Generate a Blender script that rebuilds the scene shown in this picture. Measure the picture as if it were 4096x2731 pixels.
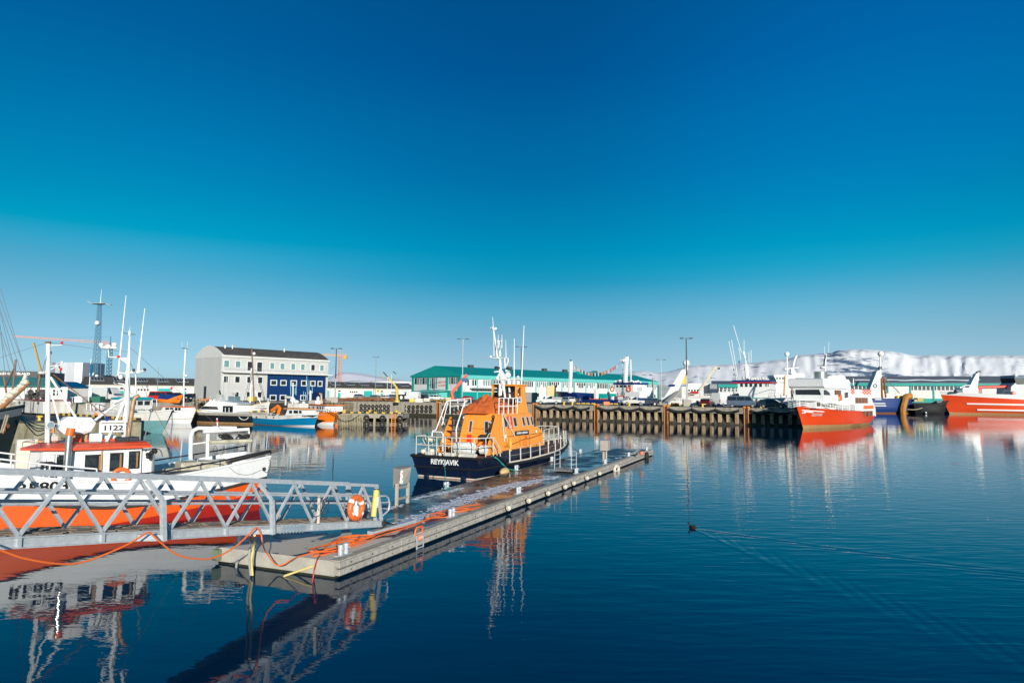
import bpy, math, random
from mathutils import Vector, Matrix
R = math.radians
random.seed(7)
S = bpy.context.scene
COL = S.collection
for _o in list(bpy.data.objects): bpy.data.objects.remove(_o)

# ------------------------------------------------------------------ camera
CAMZ = 4.8; FPX = 2731.0
_p = math.atan(215.0 / FPX); _r = R(0.5)
_f = Vector((0, math.cos(_p), math.sin(_p)))
_u0 = Vector((0, -math.sin(_p), math.cos(_p))); _r0 = Vector((1, 0, 0))
_rt = _r0 * math.cos(_r) + _u0 * math.sin(_r)
_up = _u0 * math.cos(_r) - _r0 * math.sin(_r)
cam_d = bpy.data.cameras.new('camera'); cam = bpy.data.objects.new('camera', cam_d); COL.objects.link(cam)
cam_d.lens = 24; cam_d.sensor_width = 36; cam_d.clip_start = 0.1; cam_d.clip_end = 40000
M = Matrix.Identity(4)
for i in range(3):
    M[i][0] = _rt[i]; M[i][1] = _up[i]; M[i][2] = -_f[i]
M[2][3] = CAMZ
cam.matrix_world = M
S.camera = cam

# ------------------------------------------------------------------ sky, sun, exposure
SUN_EL, SUN_AZ = R(14.0), R(164.0)      # azimuth clockwise from +Y: behind the camera, to the right
sund = Vector((math.sin(SUN_AZ) * math.cos(SUN_EL), math.cos(SUN_AZ) * math.cos(SUN_EL), math.sin(SUN_EL)))
W = bpy.data.worlds.new('World'); S.world = W; W.use_nodes = True
nt = W.node_tree; nt.nodes.clear()
def wn(t, **k):
    n = nt.nodes.new(t)
    for a, b in k.items(): setattr(n, a, b)
    return n
sky = wn('ShaderNodeTexSky', sky_type='NISHITA', sun_disc=False, sun_elevation=SUN_EL, sun_rotation=SUN_AZ, air_density=1.0, dust_density=0.6, ozone_density=2.0)
tc = wn('ShaderNodeTexCoord'); sp = wn('ShaderNodeSeparateXYZ'); nt.links.new(tc.outputs['Generated'], sp.inputs[0])
as_ = wn('ShaderNodeMath', operation='ARCSINE'); nt.links.new(sp.outputs['Z'], as_.inputs[0])
dv = wn('ShaderNodeMath', operation='DIVIDE'); nt.links.new(as_.outputs[0], dv.inputs[0]); dv.inputs[1].default_value = R(90)
def ramp(stops):
    n = wn('ShaderNodeValToRGB'); e = n.color_ramp.elements
    while len(e) > 1: e.remove(e[0])
    for i, (d, c) in enumerate(stops):
        x = e[0] if i == 0 else e.new(d / 90.0)
        x.position = d / 90.0; x.color = (c[0], c[1], c[2], 1)
    nt.links.new(dv.outputs[0], n.inputs[0]); return n
# the grade of the air by height: (left of the view, right of the view), multiplied onto the physical sky
SKYL = [(0, (0.670, 1.128, 2.097)), (1.5, (0.623, 1.013, 1.817)), (3, (0.561, 0.867, 1.372)), (5, (0.507, 0.810, 1.120)), (7, (0.398, 0.772, 0.985)), (8.5, (0.296, 0.767, 0.948)), (9.5, (0.220, 0.770, 0.936)), (10.5, (0.135, 0.789, 0.952)), (12, (0.001, 0.775, 0.914)), (15, (0.000, 0.698, 0.912)), (18, (0.000, 0.655, 0.931)), (22, (0.000, 0.588, 0.923)), (26, (0.000, 0.529, 0.909)), (33, (0.000, 0.529, 0.909)), (55, (0.45, 0.50, 0.75)), (90, (0.5, 0.55, 0.8))]
SKYC = [(0, (0.562, 0.896, 1.632)), (1.5, (0.562, 0.896, 1.632)), (3, (0.493, 0.743, 1.188)), (5, (0.401, 0.668, 0.946)), (7, (0.260, 0.671, 0.885)), (8.5, (0.134, 0.634, 0.837)), (9.5, (0.042, 0.610, 0.809)), (10.5, (0.016, 0.625, 0.805)), (12, (0.000, 0.614, 0.803)), (15, (0.000, 0.558, 0.787)), (18, (0.000, 0.493, 0.788)), (22, (0.000, 0.470, 0.799)), (26, (0.000, 0.408, 0.794)), (33, (0.000, 0.428, 0.800)), (55, (0.45, 0.50, 0.75)), (90, (0.5, 0.55, 0.8))]
SKYR = [(0, (0.750, 1.193, 2.156)), (1.5, (0.750, 1.193, 2.156)), (3, (0.708, 1.021, 1.580)), (5, (0.620, 0.950, 1.279)), (7, (0.459, 0.949, 1.201)), (8.5, (0.270, 0.925, 1.155)), (9.5, (0.130, 0.918, 1.137)), (10.5, (0.044, 0.929, 1.131)), (12, (0.000, 0.903, 1.127)), (15, (0.000, 0.818, 1.148)), (18, (0.000, 0.780, 1.219)), (22, (0.000, 0.770, 1.295)), (26, (0.000, 0.730, 1.342)), (33, (0.000, 0.730, 1.342)), (55, (0.45, 0.50, 0.75)), (90, (0.5, 0.55, 0.8))]
ra, rc, rb = ramp(SKYL), ramp(SKYC), ramp(SKYR)
def mixx(x0, x1, ca, cb):
    z = wn('ShaderNodeMapRange', clamp=True, interpolation_type='SMOOTHSTEP'); z.inputs[1].default_value = x0; z.inputs[2].default_value = x1; nt.links.new(sp.outputs['X'], z.inputs[0])
    q = wn('ShaderNodeMix', data_type='RGBA'); nt.links.new(z.outputs[0], q.inputs[0]); nt.links.new(ca, q.inputs[6]); nt.links.new(cb, q.inputs[7]); return q.outputs[2]
grade = mixx(0.0, 0.53, mixx(-0.54, 0.0, ra.outputs[0], rc.outputs[0]), rb.outputs[0])
mu = wn('ShaderNodeMix', data_type='RGBA', blend_type='MULTIPLY'); mu.inputs[0].default_value = 1
nt.links.new(sky.outputs[0], mu.inputs[6]); nt.links.new(grade, mu.inputs[7])
bg = wn('ShaderNodeBackground'); bg.inputs[1].default_value = 0.084; nt.links.new(mu.outputs[2], bg.inputs[0])
ow = wn('ShaderNodeOutputWorld'); nt.links.new(bg.outputs[0], ow.inputs[0])
sl = bpy.data.lights.new('sun', 'SUN'); sl.energy = 4.2; sl.angle = R(0.53); sl.color = (1.0, 0.93, 0.82)
so = bpy.data.objects.new('sun', sl); COL.objects.link(so)
so.rotation_euler = sund.to_track_quat('Z', 'Y').to_euler()
S.view_settings.view_transform = 'Standard'; S.view_settings.look = 'None'
S.view_settings.exposure = 0.25; S.view_settings.gamma = 1.0; S.view_settings.use_curve_mapping = False
S.render.engine = 'CYCLES'
S.cycles.max_bounces = 8; S.cycles.caustics_reflective = False; S.cycles.caustics_refractive = False

# ------------------------------------------------------------------ surveying helpers: a pixel of the 4096 px photograph to a place in the harbour
def ray(px, py): return _f + _rt * ((px - 2048) / FPX) - _up * ((py - 1365.5) / FPX)
def at(px, py, Y):                       # the point of that sight line at depth Y
    d = ray(px, py); return Vector((0, 0, CAMZ)) + d * (Y / d.y)
def onz(px, py, z):                      # the point of that sight line at height z
    d = ray(px, py); return Vector((0, 0, CAMZ)) + d * ((z - CAMZ) / d.z)
def facet(px, P, a):                     # distance along the line P + t(cos a, sin a) where it crosses column px (at eye level)
    k = ray(px, 1580); k = k.x / k.y
    return (k * P[1] - P[0]) / (math.cos(a) - k * math.sin(a))

# ------------------------------------------------------------------ materials
def srgb(h):
    h = h.lstrip('#'); o = []
    for i in (0, 2, 4):
        c = int(h[i:i + 2], 16) / 255.0
        o.append(c / 12.92 if c <= 0.04045 else ((c + 0.055) / 1.055) ** 2.4)
    return tuple(o)
MATS = {}
def mat(name, col, rough=0.5, metal=0.0, var=0.12, scale=2.5, dirt=0.0, dcol=(0.10, 0.06, 0.03), streak=True, bump=0.0, bscale=30, spec=0.5, emit=None):
    """painted / weathered surface: colour noise + run-down streaks of dirt, all procedural"""
    if name in MATS: return MATS[name]
    if isinstance(col, str): col = srgb(col)
    m = bpy.data.materials.new(name); m.use_nodes = True; n = m.node_tree.nodes; l = m.node_tree.links
    b = n['Principled BSDF']; b.inputs['Roughness'].default_value = rough; b.inputs['Metallic'].default_value = metal
    b.inputs['Specular IOR Level'].default_value = spec
    t = n.new('ShaderNodeTexCoord')
    nz = n.new('ShaderNodeTexNoise'); nz.inputs['Scale'].default_value = scale; nz.inputs['Detail'].default_value = 5; nz.inputs['Roughness'].default_value = 0.65
    l.new(t.outputs['Object'], nz.inputs['Vector'])
    mr = n.new('ShaderNodeMapRange'); mr.inputs[1].default_value = 0.3; mr.inputs[2].default_value = 0.7
    mr.inputs[3].default_value = 1 - var; mr.inputs[4].default_value = 1 + var; l.new(nz.outputs[0], mr.inputs[0])
    vm = n.new('ShaderNodeVectorMath'); vm.operation = 'SCALE'; vm.inputs[0].default_value = col; l.new(mr.outputs[0], vm.inputs['Scale'])
    out = vm.outputs[0]
    if dirt > 0:
        mp = n.new('ShaderNodeMapping'); mp.inputs['Scale'].default_value = (scale * 1.6, scale * 1.6, scale * (0.12 if streak else 1.6)); l.new(t.outputs['Object'], mp.inputs[0])
        n2 = n.new('ShaderNodeTexNoise'); n2.inputs['Scale'].default_value = 1.0; n2.inputs['Detail'].default_value = 6; l.new(mp.outputs[0], n2.inputs['Vector'])
        r2 = n.new('ShaderNodeMapRange'); r2.inputs[1].default_value = 0.62 - 0.25 * dirt; r2.inputs[2].default_value = 0.80; r2.inputs[4].default_value = min(1, dirt + 0.25); l.new(n2.outputs[0], r2.inputs[0])
        mi = n.new('ShaderNodeMix'); mi.data_type = 'RGBA'; l.new(r2.outputs[0], mi.inputs[0]); l.new(out, mi.inputs[6]); mi.inputs[7].default_value = (*dcol, 1)
        out = mi.outputs[2]
    l.new(out, b.inputs['Base Color'])
    if bump > 0:
        n3 = n.new('ShaderNodeTexNoise'); n3.inputs['Scale'].default_value = bscale; n3.inputs['Detail'].default_value = 4; l.new(t.outputs['Object'], n3.inputs['Vector'])
        bp = n.new('ShaderNodeBump'); bp.inputs['Strength'].default_value = bump; bp.inputs['Distance'].default_value = 0.02; l.new(n3.outputs[0], bp.inputs['Height']); l.new(bp.outputs[0], b.inputs['Normal'])
    MATS[name] = m; return m

# ------------------------------------------------------------------ mesh building
def V(*a): return Vector(a)
class MB:
    def __init__(s, smooth=False): s.v = []; s.f = []; s.mi = []; s.sm = smooth
    def add(s, vs, fs, m=0):
        o = len(s.v); s.v += [tuple(x) for x in vs]
        for f in fs: s.f.append(tuple(o + i for i in f)); s.mi.append(m)
        return s
    def box(s, a, b, m=0, rot=None, piv=None):          # two opposite corners
        x0, y0, z0 = a; x1, y1, z1 = b
        vs = [V(x, y, z) for z in (z0, z1) for y in (y0, y1) for x in (x0, x1)]
        if rot is not None:
            c = Vector(piv) if piv is not None else (Vector(a) + Vector(b)) / 2
            vs = [rot @ (q - c) + c for q in vs]
        return s.add(vs, [(0, 2, 3, 1), (4, 5, 7, 6), (0, 1, 5, 4), (2, 6, 7, 3), (0, 4, 6, 2), (1, 3, 7, 5)], m)
    def bbox(s, a, b, bev=0.03, m=0):                    # box with chamfered edges
        x0, y0, z0 = a; x1, y1, z1 = b; e = min(bev, (x1 - x0) / 2.2, (y1 - y0) / 2.2, (z1 - z0) / 2.2)
        def ring(z, i): return [V(x0 + i + e, y0 + i, z), V(x1 - i - e, y0 + i, z), V(x1 - i, y0 + i + e, z), V(x1 - i, y1 - i - e, z), V(x1 - i - e, y1 - i, z), V(x0 + i + e, y1 - i, z), V(x0 + i, y1 - i - e, z), V(x0 + i, y0 + i + e, z)]
        return s.rings([ring(z0, e * .9), ring(z0 + e, 0), ring(z1 - e, 0), ring(z1, e * .9)], m, cap=True)
    def rings(s, rs, m=0, cap=True, close=True, caps=None):
        n = len(rs[0]); vs = [p for r in rs for p in r]; fs = []
        for i in range(len(rs) - 1):
            for j in range(n if close else n - 1):
                k = (j + 1) % n; fs.append((i * n + j, i * n + k, (i + 1) * n + k, (i + 1) * n + j))
        if cap: fs.append(tuple(range(n))[::-1]); fs.append(tuple((len(rs) - 1) * n + i for i in range(n)))
        return s.add(vs, fs, m)
    def tube(s, pts, r, n=6, m=0, closed=False):
        pts = [Vector(p) for p in pts]; L = len(pts); rs = []
        rad = r if isinstance(r, (list, tuple)) else [r] * L
        prev = None
        for i, p in enumerate(pts):
            if closed: d = pts[(i + 1) % L] - pts[i - 1]
            else: d = pts[min(i + 1, L - 1)] - pts[max(i - 1, 0)]
            if d.length < 1e-9: d = V(0, 0, 1)
            d.normalize()
            if prev is None:
                a = d.cross(V(0, 0, 1))
                if a.length < 0.05: a = d.cross(V(1, 0, 0))
            else:
                a = prev - d * prev.dot(d)
                if a.length < 1e-6: a = d.cross(V(0, 0, 1))
            a.normalize(); b = d.cross(a); prev = a
            rs.append([p + (a * math.cos(t) + b * math.sin(t)) * rad[i] for t in [2 * math.pi * (k + .5) / n for k in range(n)]])
        if closed: rs.append(rs[0]); return s.rings(rs, m, cap=False)
        return s.rings(rs, m)
    def bar(s, p, q, w, h, m=0, up=(0, 0, 1)):            # rectangular beam
        p = Vector(p); q = Vector(q); d = (q - p).normalized(); a = d.cross(Vector(up))
        if a.length < 1e-3: a = d.cross(V(1, 0, 0))
        a.normalize(); b = a.cross(d)
        c = [(-w / 2, -h / 2), (w / 2, -h / 2), (w / 2, h / 2), (-w / 2, h / 2)]
        return s.rings([[x + a * i + b * j for i, j in c] for x in (p, q)], m)
    def sph(s, c, r, seg=10, ring=6, m=0, sc=(1, 1, 1)):
        c = Vector(c); rs = []
        for i in range(ring + 1):
            t = math.pi * i / ring; rr = max(math.sin(t), 0.001)
            rs.append([c + V(r * rr * math.cos(2 * math.pi * k / seg) * sc[0], r * rr * math.sin(2 * math.pi * k / seg) * sc[1], -r * math.cos(t) * sc[2]) for k in range(seg)])
        return s.rings(rs, m, cap=False)
    def prism(s, poly, y0, y1, m=0, ax='y', s1=1.0):      # polygon in xz pushed along y (or xy along z)
        if ax == 'y': a = [V(x, y0, z) for x, z in poly]; b = [V(x, y1, z) for x, z in poly]
        elif ax == 'x': a = [V(y0, x, z) for x, z in poly]; b = [V(y1, x, z) for x, z in poly]
        else: a = [V(x, y, y0) for x, y in poly]; b = [V(x, y, y1) for x, y in poly]
        return s.rings([a, b], m)
    def torus(s, c, ax, Rr, r, n=20, k=8, m=0, sc=1.0):
        ax = Vector(ax).normalized(); a = ax.cross(V(0, 0, 1))
        if a.length < .05: a = ax.cross(V(1, 0, 0))
        a.normalize(); b = ax.cross(a); c = Vector(c); rs = []
        for i in range(n + 1):
            t = 2 * math.pi * i / n; e = a * math.cos(t) + b * math.sin(t)
            rs.append([c + e * (Rr + r * math.cos(q)) + ax * (r * math.sin(q) * sc) for q in [2 * math.pi * j / k for j in range(k)]])
        return s.rings(rs, m, cap=False)
    def grid(s, rows, m=0):
        n = len(rows[0]); vs = [p for r in rows for p in r]; fs = []
        for i in range(len(rows) - 1):
            for j in range(n - 1): fs.append((i * n + j, i * n + j + 1, (i + 1) * n + j + 1, (i + 1) * n + j))
        return s.add(vs, fs, m)
    def build(s, name, mats, parent=None, smooth=None, label=None):
        me = bpy.data.meshes.new(name); me.from_pydata(s.v, [], s.f)
        if not isinstance(mats, (list, tuple)): mats = [mats]
        for q in mats: me.materials.append(q)
        me.polygons.foreach_set('material_index', s.mi)
        if (s.sm if smooth is None else smooth):
            me.polygons.foreach_set('use_smooth', [True] * len(me.polygons))
            try: me.set_sharp_from_angle(angle=R(40))
            except Exception: pass
        me.update(); o = bpy.data.objects.new(name, me); COL.objects.link(o)
        if parent is not None: o.parent = parent
        if label: o['label'] = label
        return o
def tag(o, label=None, cat=None, group=None, kind=None):
    if label: o['label'] = label
    if cat: o['category'] = cat
    if group: o['group'] = group
    if kind: o['kind'] = kind
    return o
def thing(name, label, cat, loc=(0, 0, 0), rz=0.0, group=None):
    o = bpy.data.objects.new(name, None); COL.objects.link(o); o.empty_display_size = 0.3
    o.location = loc; o.rotation_euler = (0, 0, rz); return tag(o, label, cat, group)
def copy_tree(o, parent=None, **kw):
    c = o.copy(); COL.objects.link(c); c.parent = parent
    for ch in [q for q in bpy.data.objects if q.parent == o]: copy_tree(ch, c)
    return c
def text(name, body, size, m, parent, loc, rot=(R(90), 0, 0), ext=0.004, bold=0.0, ax='CENTER', sx=1.0, wrap=None):
    cu = bpy.data.curves.new(name, 'FONT'); cu.body = body; cu.size = size; cu.extrude = ext; cu.offset = bold; cu.align_x = ax; cu.align_y = 'CENTER'; cu.resolution_u = 3
    to = bpy.data.objects.new(name, cu); COL.objects.link(to)
    dg = bpy.context.evaluated_depsgraph_get(); dg.update()
    me = bpy.data.meshes.new_from_object(to.evaluated_get(dg)); bpy.data.objects.remove(to)
    T = Matrix.Translation(Vector(loc)) @ (Matrix.Rotation(rot[2], 4, 'Z') @ Matrix.Rotation(rot[1], 4, 'Y') @ Matrix.Rotation(rot[0], 4, 'X')) @ Matrix.Diagonal((sx, 1, 1, 1))
    for v in me.vertices:
        q = T @ v.co
        if wrap: q = wrap(q)
        v.co = q
    me.materials.clear(); me.materials.append(m); me.name = name
    o = bpy.data.objects.new(name, me); COL.objects.link(o)
    if parent is not None: o.parent = parent
    return o
# ================================================================== water, ground, mountains
WHITE = mat('white_paint', (0.80, 0.79, 0.76), 0.4, var=0.05, dirt=0.18, dcol=(0.42, 0.33, 0.24))
WHITE2 = mat('clean_white', (0.82, 0.82, 0.80), 0.35, var=0.03)
GLASS = mat('dark_glass', (0.015, 0.02, 0.025), 0.05, var=0.2, spec=0.8)
BLACK = mat('black_rubber', (0.018, 0.018, 0.02), 0.75, var=0.3, scale=6, dirt=0.25, dcol=(0.09, 0.085, 0.075), streak=False)
STEEL = mat('galvanised_steel', (0.50, 0.53, 0.56), 0.45, 0.15, var=0.16, scale=9, dirt=0.12, dcol=(0.22, 0.24, 0.26), streak=False)
DARKM = mat('dark_metal', (0.05, 0.055, 0.065), 0.45, 0.4)
CONC = mat('concrete', (0.40, 0.37, 0.32), 0.85, var=0.22, scale=1.3, dirt=0.35, dcol=(0.13, 0.11, 0.08), bump=0.3, bscale=14)
ORANGE = mat('orange_plastic', (0.85, 0.16, 0.03), 0.4, var=0.08)
YELLOW = mat('yellow_paint', (0.80, 0.52, 0.06), 0.45, var=0.1, dirt=0.1)
REDP = mat('red_paint', (0.62, 0.025, 0.02), 0.35, var=0.08)
ROPE = mat('pale_rope', (0.42, 0.36, 0.26), 0.9, scale=30, var=0.25)
TEALROPE = mat('teal_rope', (0.03, 0.40, 0.34), 0.8, scale=30, var=0.25)
RUST = mat('rust', (0.24, 0.09, 0.03), 0.8, var=0.4, scale=8)
STEELW = mat('stainless', (0.62, 0.60, 0.56), 0.28, 0.9, var=0.1, scale=6)

def water_mat():
    m = bpy.data.materials.new('harbour_water'); m.use_nodes = True; n = m.node_tree.nodes; l = m.node_tree.links
    b = n['Principled BSDF']; b.inputs['Base Color'].default_value = (0.0, 0.024, 0.064, 1); b.inputs['Roughness'].default_value = 0.015
    b.inputs['IOR'].default_value = 1.333; b.inputs['Specular Tint'].default_value = (0.6, 0.95, 1.0, 1)
    g = n.new('ShaderNodeNewGeometry')
    def math_(op, a, b_=None, c=None):
        q = n.new('ShaderNodeMath'); q.operation = op
        for i, x in enumerate((a, b_, c)):
            if x is None: continue
            if isinstance(x, (int, float)): q.inputs[i].default_value = x
            else: l.new(x, q.inputs[i])
        return q.outputs[0]
    def noise(scale, sx=1, sy=1, rot=0, det=2.0, dist=0.0):
        mp = n.new('ShaderNodeMapping'); mp.inputs['Scale'].default_value = (sx, sy, 1); mp.inputs['Rotation'].default_value = (0, 0, rot); l.new(g.outputs['Position'], mp.inputs[0])
        z = n.new('ShaderNodeTexNoise'); z.inputs['Scale'].default_value = scale; z.inputs['Detail'].default_value = det; z.inputs['Distortion'].default_value = dist; l.new(mp.outputs[0], z.inputs['Vector']); return z.outputs[0]
    # long lazy swell, wavelets, and a breath of wind that ruffles some lanes more than others
    h = math_('MULTIPLY', noise(0.55, 1, 1.8, R(12), 1.5), 0.0085)
    patch = n.new('ShaderNodeMapRange'); patch.inputs[1].default_value = 0.40; patch.inputs[2].default_value = 0.66; patch.inputs[3].default_value = 0.25; l.new(noise(0.035, 1, 2.6, R(-8), 3), patch.inputs[0])
    h = math_('ADD', h, math_('MULTIPLY', math_('MULTIPLY', noise(2.2, 1, 2.4, R(6), 2, 0.4), 0.0030), patch.outputs[0]))
    h = math_('ADD', h, math_('MULTIPLY', math_('MULTIPLY', noise(6.5, 1, 2.2, R(-9), 1), 0.0006), patch.outputs[0]))
    # a light air ruffles the open water to the right; the basin at the left lies still
    gp_ = n.new('ShaderNodeSeparateXYZ'); l.new(g.outputs['Position'], gp_.inputs[0])
    def sm(o, a, b):
        q = n.new('ShaderNodeMapRange'); q.interpolation_type = 'SMOOTHSTEP'; q.inputs[1].default_value = a; q.inputs[2].default_value = b; l.new(o, q.inputs[0]); return q.outputs[0]
    ruf = math_('MULTIPLY', sm(gp_.outputs[0], -5.0, 6.0), math_('SUBTRACT', 1.0, sm(gp_.outputs[1], 38.0, 85.0)))
    h = math_('ADD', h, math_('MULTIPLY', math_('MULTIPLY', noise(1.15, .55, 2.5, R(-7), 2, .3), 0.013), ruf))
    # the duck's wake: coordinates along and across its track
    D = onz(2769, 2112, 0); a = R(-59); c, s_ = math.cos(a), math.sin(a)
    sx = n.new('ShaderNodeSeparateXYZ'); l.new(g.outputs['Position'], sx.inputs[0])
    X = math_('SUBTRACT', sx.outputs[0], D.x); Y = math_('SUBTRACT', sx.outputs[1], D.y)
    s = math_('ADD', math_('MULTIPLY', X, c), math_('MULTIPLY', Y, s_)); t = math_('ABSOLUTE', math_('SUBTRACT', math_('MULTIPLY', Y, c), math_('MULTIPLY', X, s_)))
    ed = math_('SUBTRACT', t, math_('MULTIPLY', s, math.tan(R(21.0))))            # distance outside the V
    wd = math_('ADD', 0.06, math_('MULTIPLY', s, 0.026))
    env = math_('EXPONENT', math_('MULTIPLY', math_('POWER', math_('DIVIDE', ed, wd), 2), -1))
    inner = math_('EXPONENT', math_('MULTIPLY', math_('POWER', math_('DIVIDE', math_('ADD', ed, math_('MULTIPLY', wd, 2.2)), math_('MULTIPLY', wd, 2.2)), 2), -1))
    on = math_('MULTIPLY', math_('GREATER_THAN', s, 0.15), math_('POWER', 2.718, math_('MULTIPLY', s, -0.035)))
    ph = math_('SUBTRACT', math_('MULTIPLY', t, math.cos(R(38))), math_('MULTIPLY', s, math.sin(R(38))))
    w1 = math_('MULTIPLY', math_('SINE', math_('MULTIPLY', ph, 17.0)), math_('MULTIPLY', inner, 0.0026))
    w2 = math_('MULTIPLY', env, 0.0055)
    h = math_('ADD', h, math_('MULTIPLY', math_('ADD', w1, w2), on))
    # rings lapping away from the pontoon
    bp = n.new('ShaderNodeBump'); bp.inputs['Strength'].default_value = 1.0; bp.inputs['Distance'].default_value = 1.0; l.new(h, bp.inputs['Height']); l.new(bp.outputs[0], b.inputs['Normal'])
    return m
WATER = water_mat()
w = MB(); w.add([(-6000, -60, 0), (6000, -60, 0), (6000, 9000, 0), (-6000, 9000, 0)], [(0, 1, 2, 3)])
tag(w.build('water', WATER), kind='structure')

# harbour ground (quay level), one sheet with the basin cut out by its outline
GZ = 3.0
GROUND = mat('asphalt', (0.075, 0.075, 0.08), 0.9, var=0.25, scale=0.35, dirt=0.3, dcol=(0.16, 0.15, 0.13), streak=False)
LANDA = [(-900, 96), (-130, 96), (-78, 101), (-62, 104), (-54, 118), (-43.5, 160), (-23, 154.5), (5, 138.5)]
PIER = [(5, 138.5), (48.0, 113.4), (55.0, 125.4), (14, 152)]
LANDB = [(20, 214), (112, 238), (900, 240)]
g = MB(); A3 = lambda q: [(x, y, GZ) for x, y in q]
g.add(A3(LANDA + [(14, 152), (20, 214), (20, 1500), (-900, 1500)]), [tuple(range(12))]); g.add(A3(PIER), [(0, 1, 2, 3)]); g.add(A3(LANDB + [(900, 1500), (20, 1500)]), [(0, 1, 2, 3, 4)])
tag(g.build('ground', GROUND), kind='structure')
f_ = MB(); f_.add([(-4000, 1500, 1.5), (4000, 1500, 1.5), (4000, 1900, 1.5), (-4000, 1900, 1.5)], [(0, 1, 2, 3)])
tag(f_.build('terrain', mat('far_ground', (0.20, 0.20, 0.22), 0.9)), kind='structure')

# snow mountain beyond the bay: a ridge with gullies, 7 km off
def smooth_(x): x = max(0.0, min(1.0, x)); return x * x * (3 - 2 * x)
def hash2(i, j, s=0):
    v = math.sin(i * 127.1 + j * 311.7 + s * 74.7) * 43758.5453; return v - math.floor(v)
def vnoise(x, y, s=0):
    i, j = math.floor(x), math.floor(y); fx, fy = x - i, y - j; fx = fx * fx * (3 - 2 * fx); fy = fy * fy * (3 - 2 * fy)
    return (hash2(i, j, s) * (1 - fx) + hash2(i + 1, j, s) * fx) * (1 - fy) + (hash2(i, j + 1, s) * (1 - fx) + hash2(i + 1, j + 1, s) * fx) * fy
def fbm(x, y, o=4, s=0): return sum(vnoise(x * 2 ** k, y * 2 ** k, s + k) / 2 ** k for k in range(o)) / 1.9
def interp(P, x):
    if x <= P[0][0]: return P[0][1]
    for (a, b), (c, d) in zip(P, P[1:]):
        if x <= c: return b + (d - b) * (x - a) / (c - a)
    return P[-1][1]
def snow_mat(name, snow, rock_shade, rk, lo):
    m = bpy.data.materials.new(name); m.use_nodes = True; n = m.node_tree.nodes; l = m.node_tree.links; b = n['Principled BSDF']; b.inputs['Roughness'].default_value = 0.9; b.inputs['Specular IOR Level'].default_value = 0.1
    g = n.new('ShaderNodeNewGeometry'); mp = n.new('ShaderNodeMapping'); mp.inputs['Scale'].default_value = (0.004, 0.004, 0.016); l.new(g.outputs['Position'], mp.inputs[0])
    z = n.new('ShaderNodeTexNoise'); z.inputs['Scale'].default_value = 1; z.inputs['Detail'].default_value = 9; z.inputs['Roughness'].default_value = 0.7; l.new(mp.outputs[0], z.inputs['Vector'])
    sx = n.new('ShaderNodeSeparateXYZ'); l.new(g.outputs['Position'], sx.inputs[0]); hz = n.new('ShaderNodeMapRange'); hz.inputs[1].default_value = 0; hz.inputs[2].default_value = lo; hz.inputs[3].default_value = 0.08; hz.inputs[4].default_value = -0.04; l.new(sx.outputs[2], hz.inputs[0])
    ad = n.new('ShaderNodeMath'); ad.operation = 'ADD'; l.new(z.outputs[0], ad.inputs[0]); l.new(hz.outputs[0], ad.inputs[1])
    gx_ = n.new('ShaderNodeMapRange'); gx_.interpolation_type = 'SMOOTHSTEP'; gx_.inputs[1].default_value = 520; gx_.inputs[2].default_value = 0; gx_.inputs[4].default_value = .14  # extra patch of stone and painted blue shade at the cliffs
    ax = n.new('ShaderNodeMath'); ax.operation = 'SUBTRACT'; ax.inputs[1].default_value = 3080; l.new(sx.outputs[0], ax.inputs[0]); ab = n.new('ShaderNodeMath'); ab.operation = 'ABSOLUTE'; l.new(ax.outputs[0], ab.inputs[0]); l.new(ab.outputs[0], gx_.inputs[0])
    a3 = n.new('ShaderNodeMath'); l.new(ad.outputs[0], a3.inputs[0]); l.new(gx_.outputs[0], a3.inputs[1]); ad = a3
    r = n.new('ShaderNodeMapRange'); r.inputs[1].default_value = rk; r.inputs[2].default_value = rk + 0.08; l.new(ad.outputs[0], r.inputs[0])
    mi = n.new('ShaderNodeMix'); mi.data_type = 'RGBA'; mi.inputs[6].default_value = (*snow, 1); mi.inputs[7].default_value = (*rock_shade, 1); l.new(r.outputs[0], mi.inputs[0]); l.new(mi.outputs[2], b.inputs['Base Color']); return m
ESJA = [(2300, 1560), (2400, 1545), (2440, 1515), (2498, 1491), (2547, 1487), (2573, 1483), (2608, 1488), (2640, 1491), (2672, 1487), (2720, 1474), (2761, 1463), (2873, 1460), (2930, 1457), (3030, 1451), (3102, 1441), (3151, 1437), (3184, 1427), (3202, 1421), (3253, 1419), (3330, 1412), (3345, 1404), (3406, 1399), (3457, 1398), (3521, 1402), (3600, 1411), (3643, 1421), (3691, 1424), (3793, 1422), (3898, 1424), (4096, 1423), (4300, 1425), (4600, 1440), (4900, 1450)]
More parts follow.
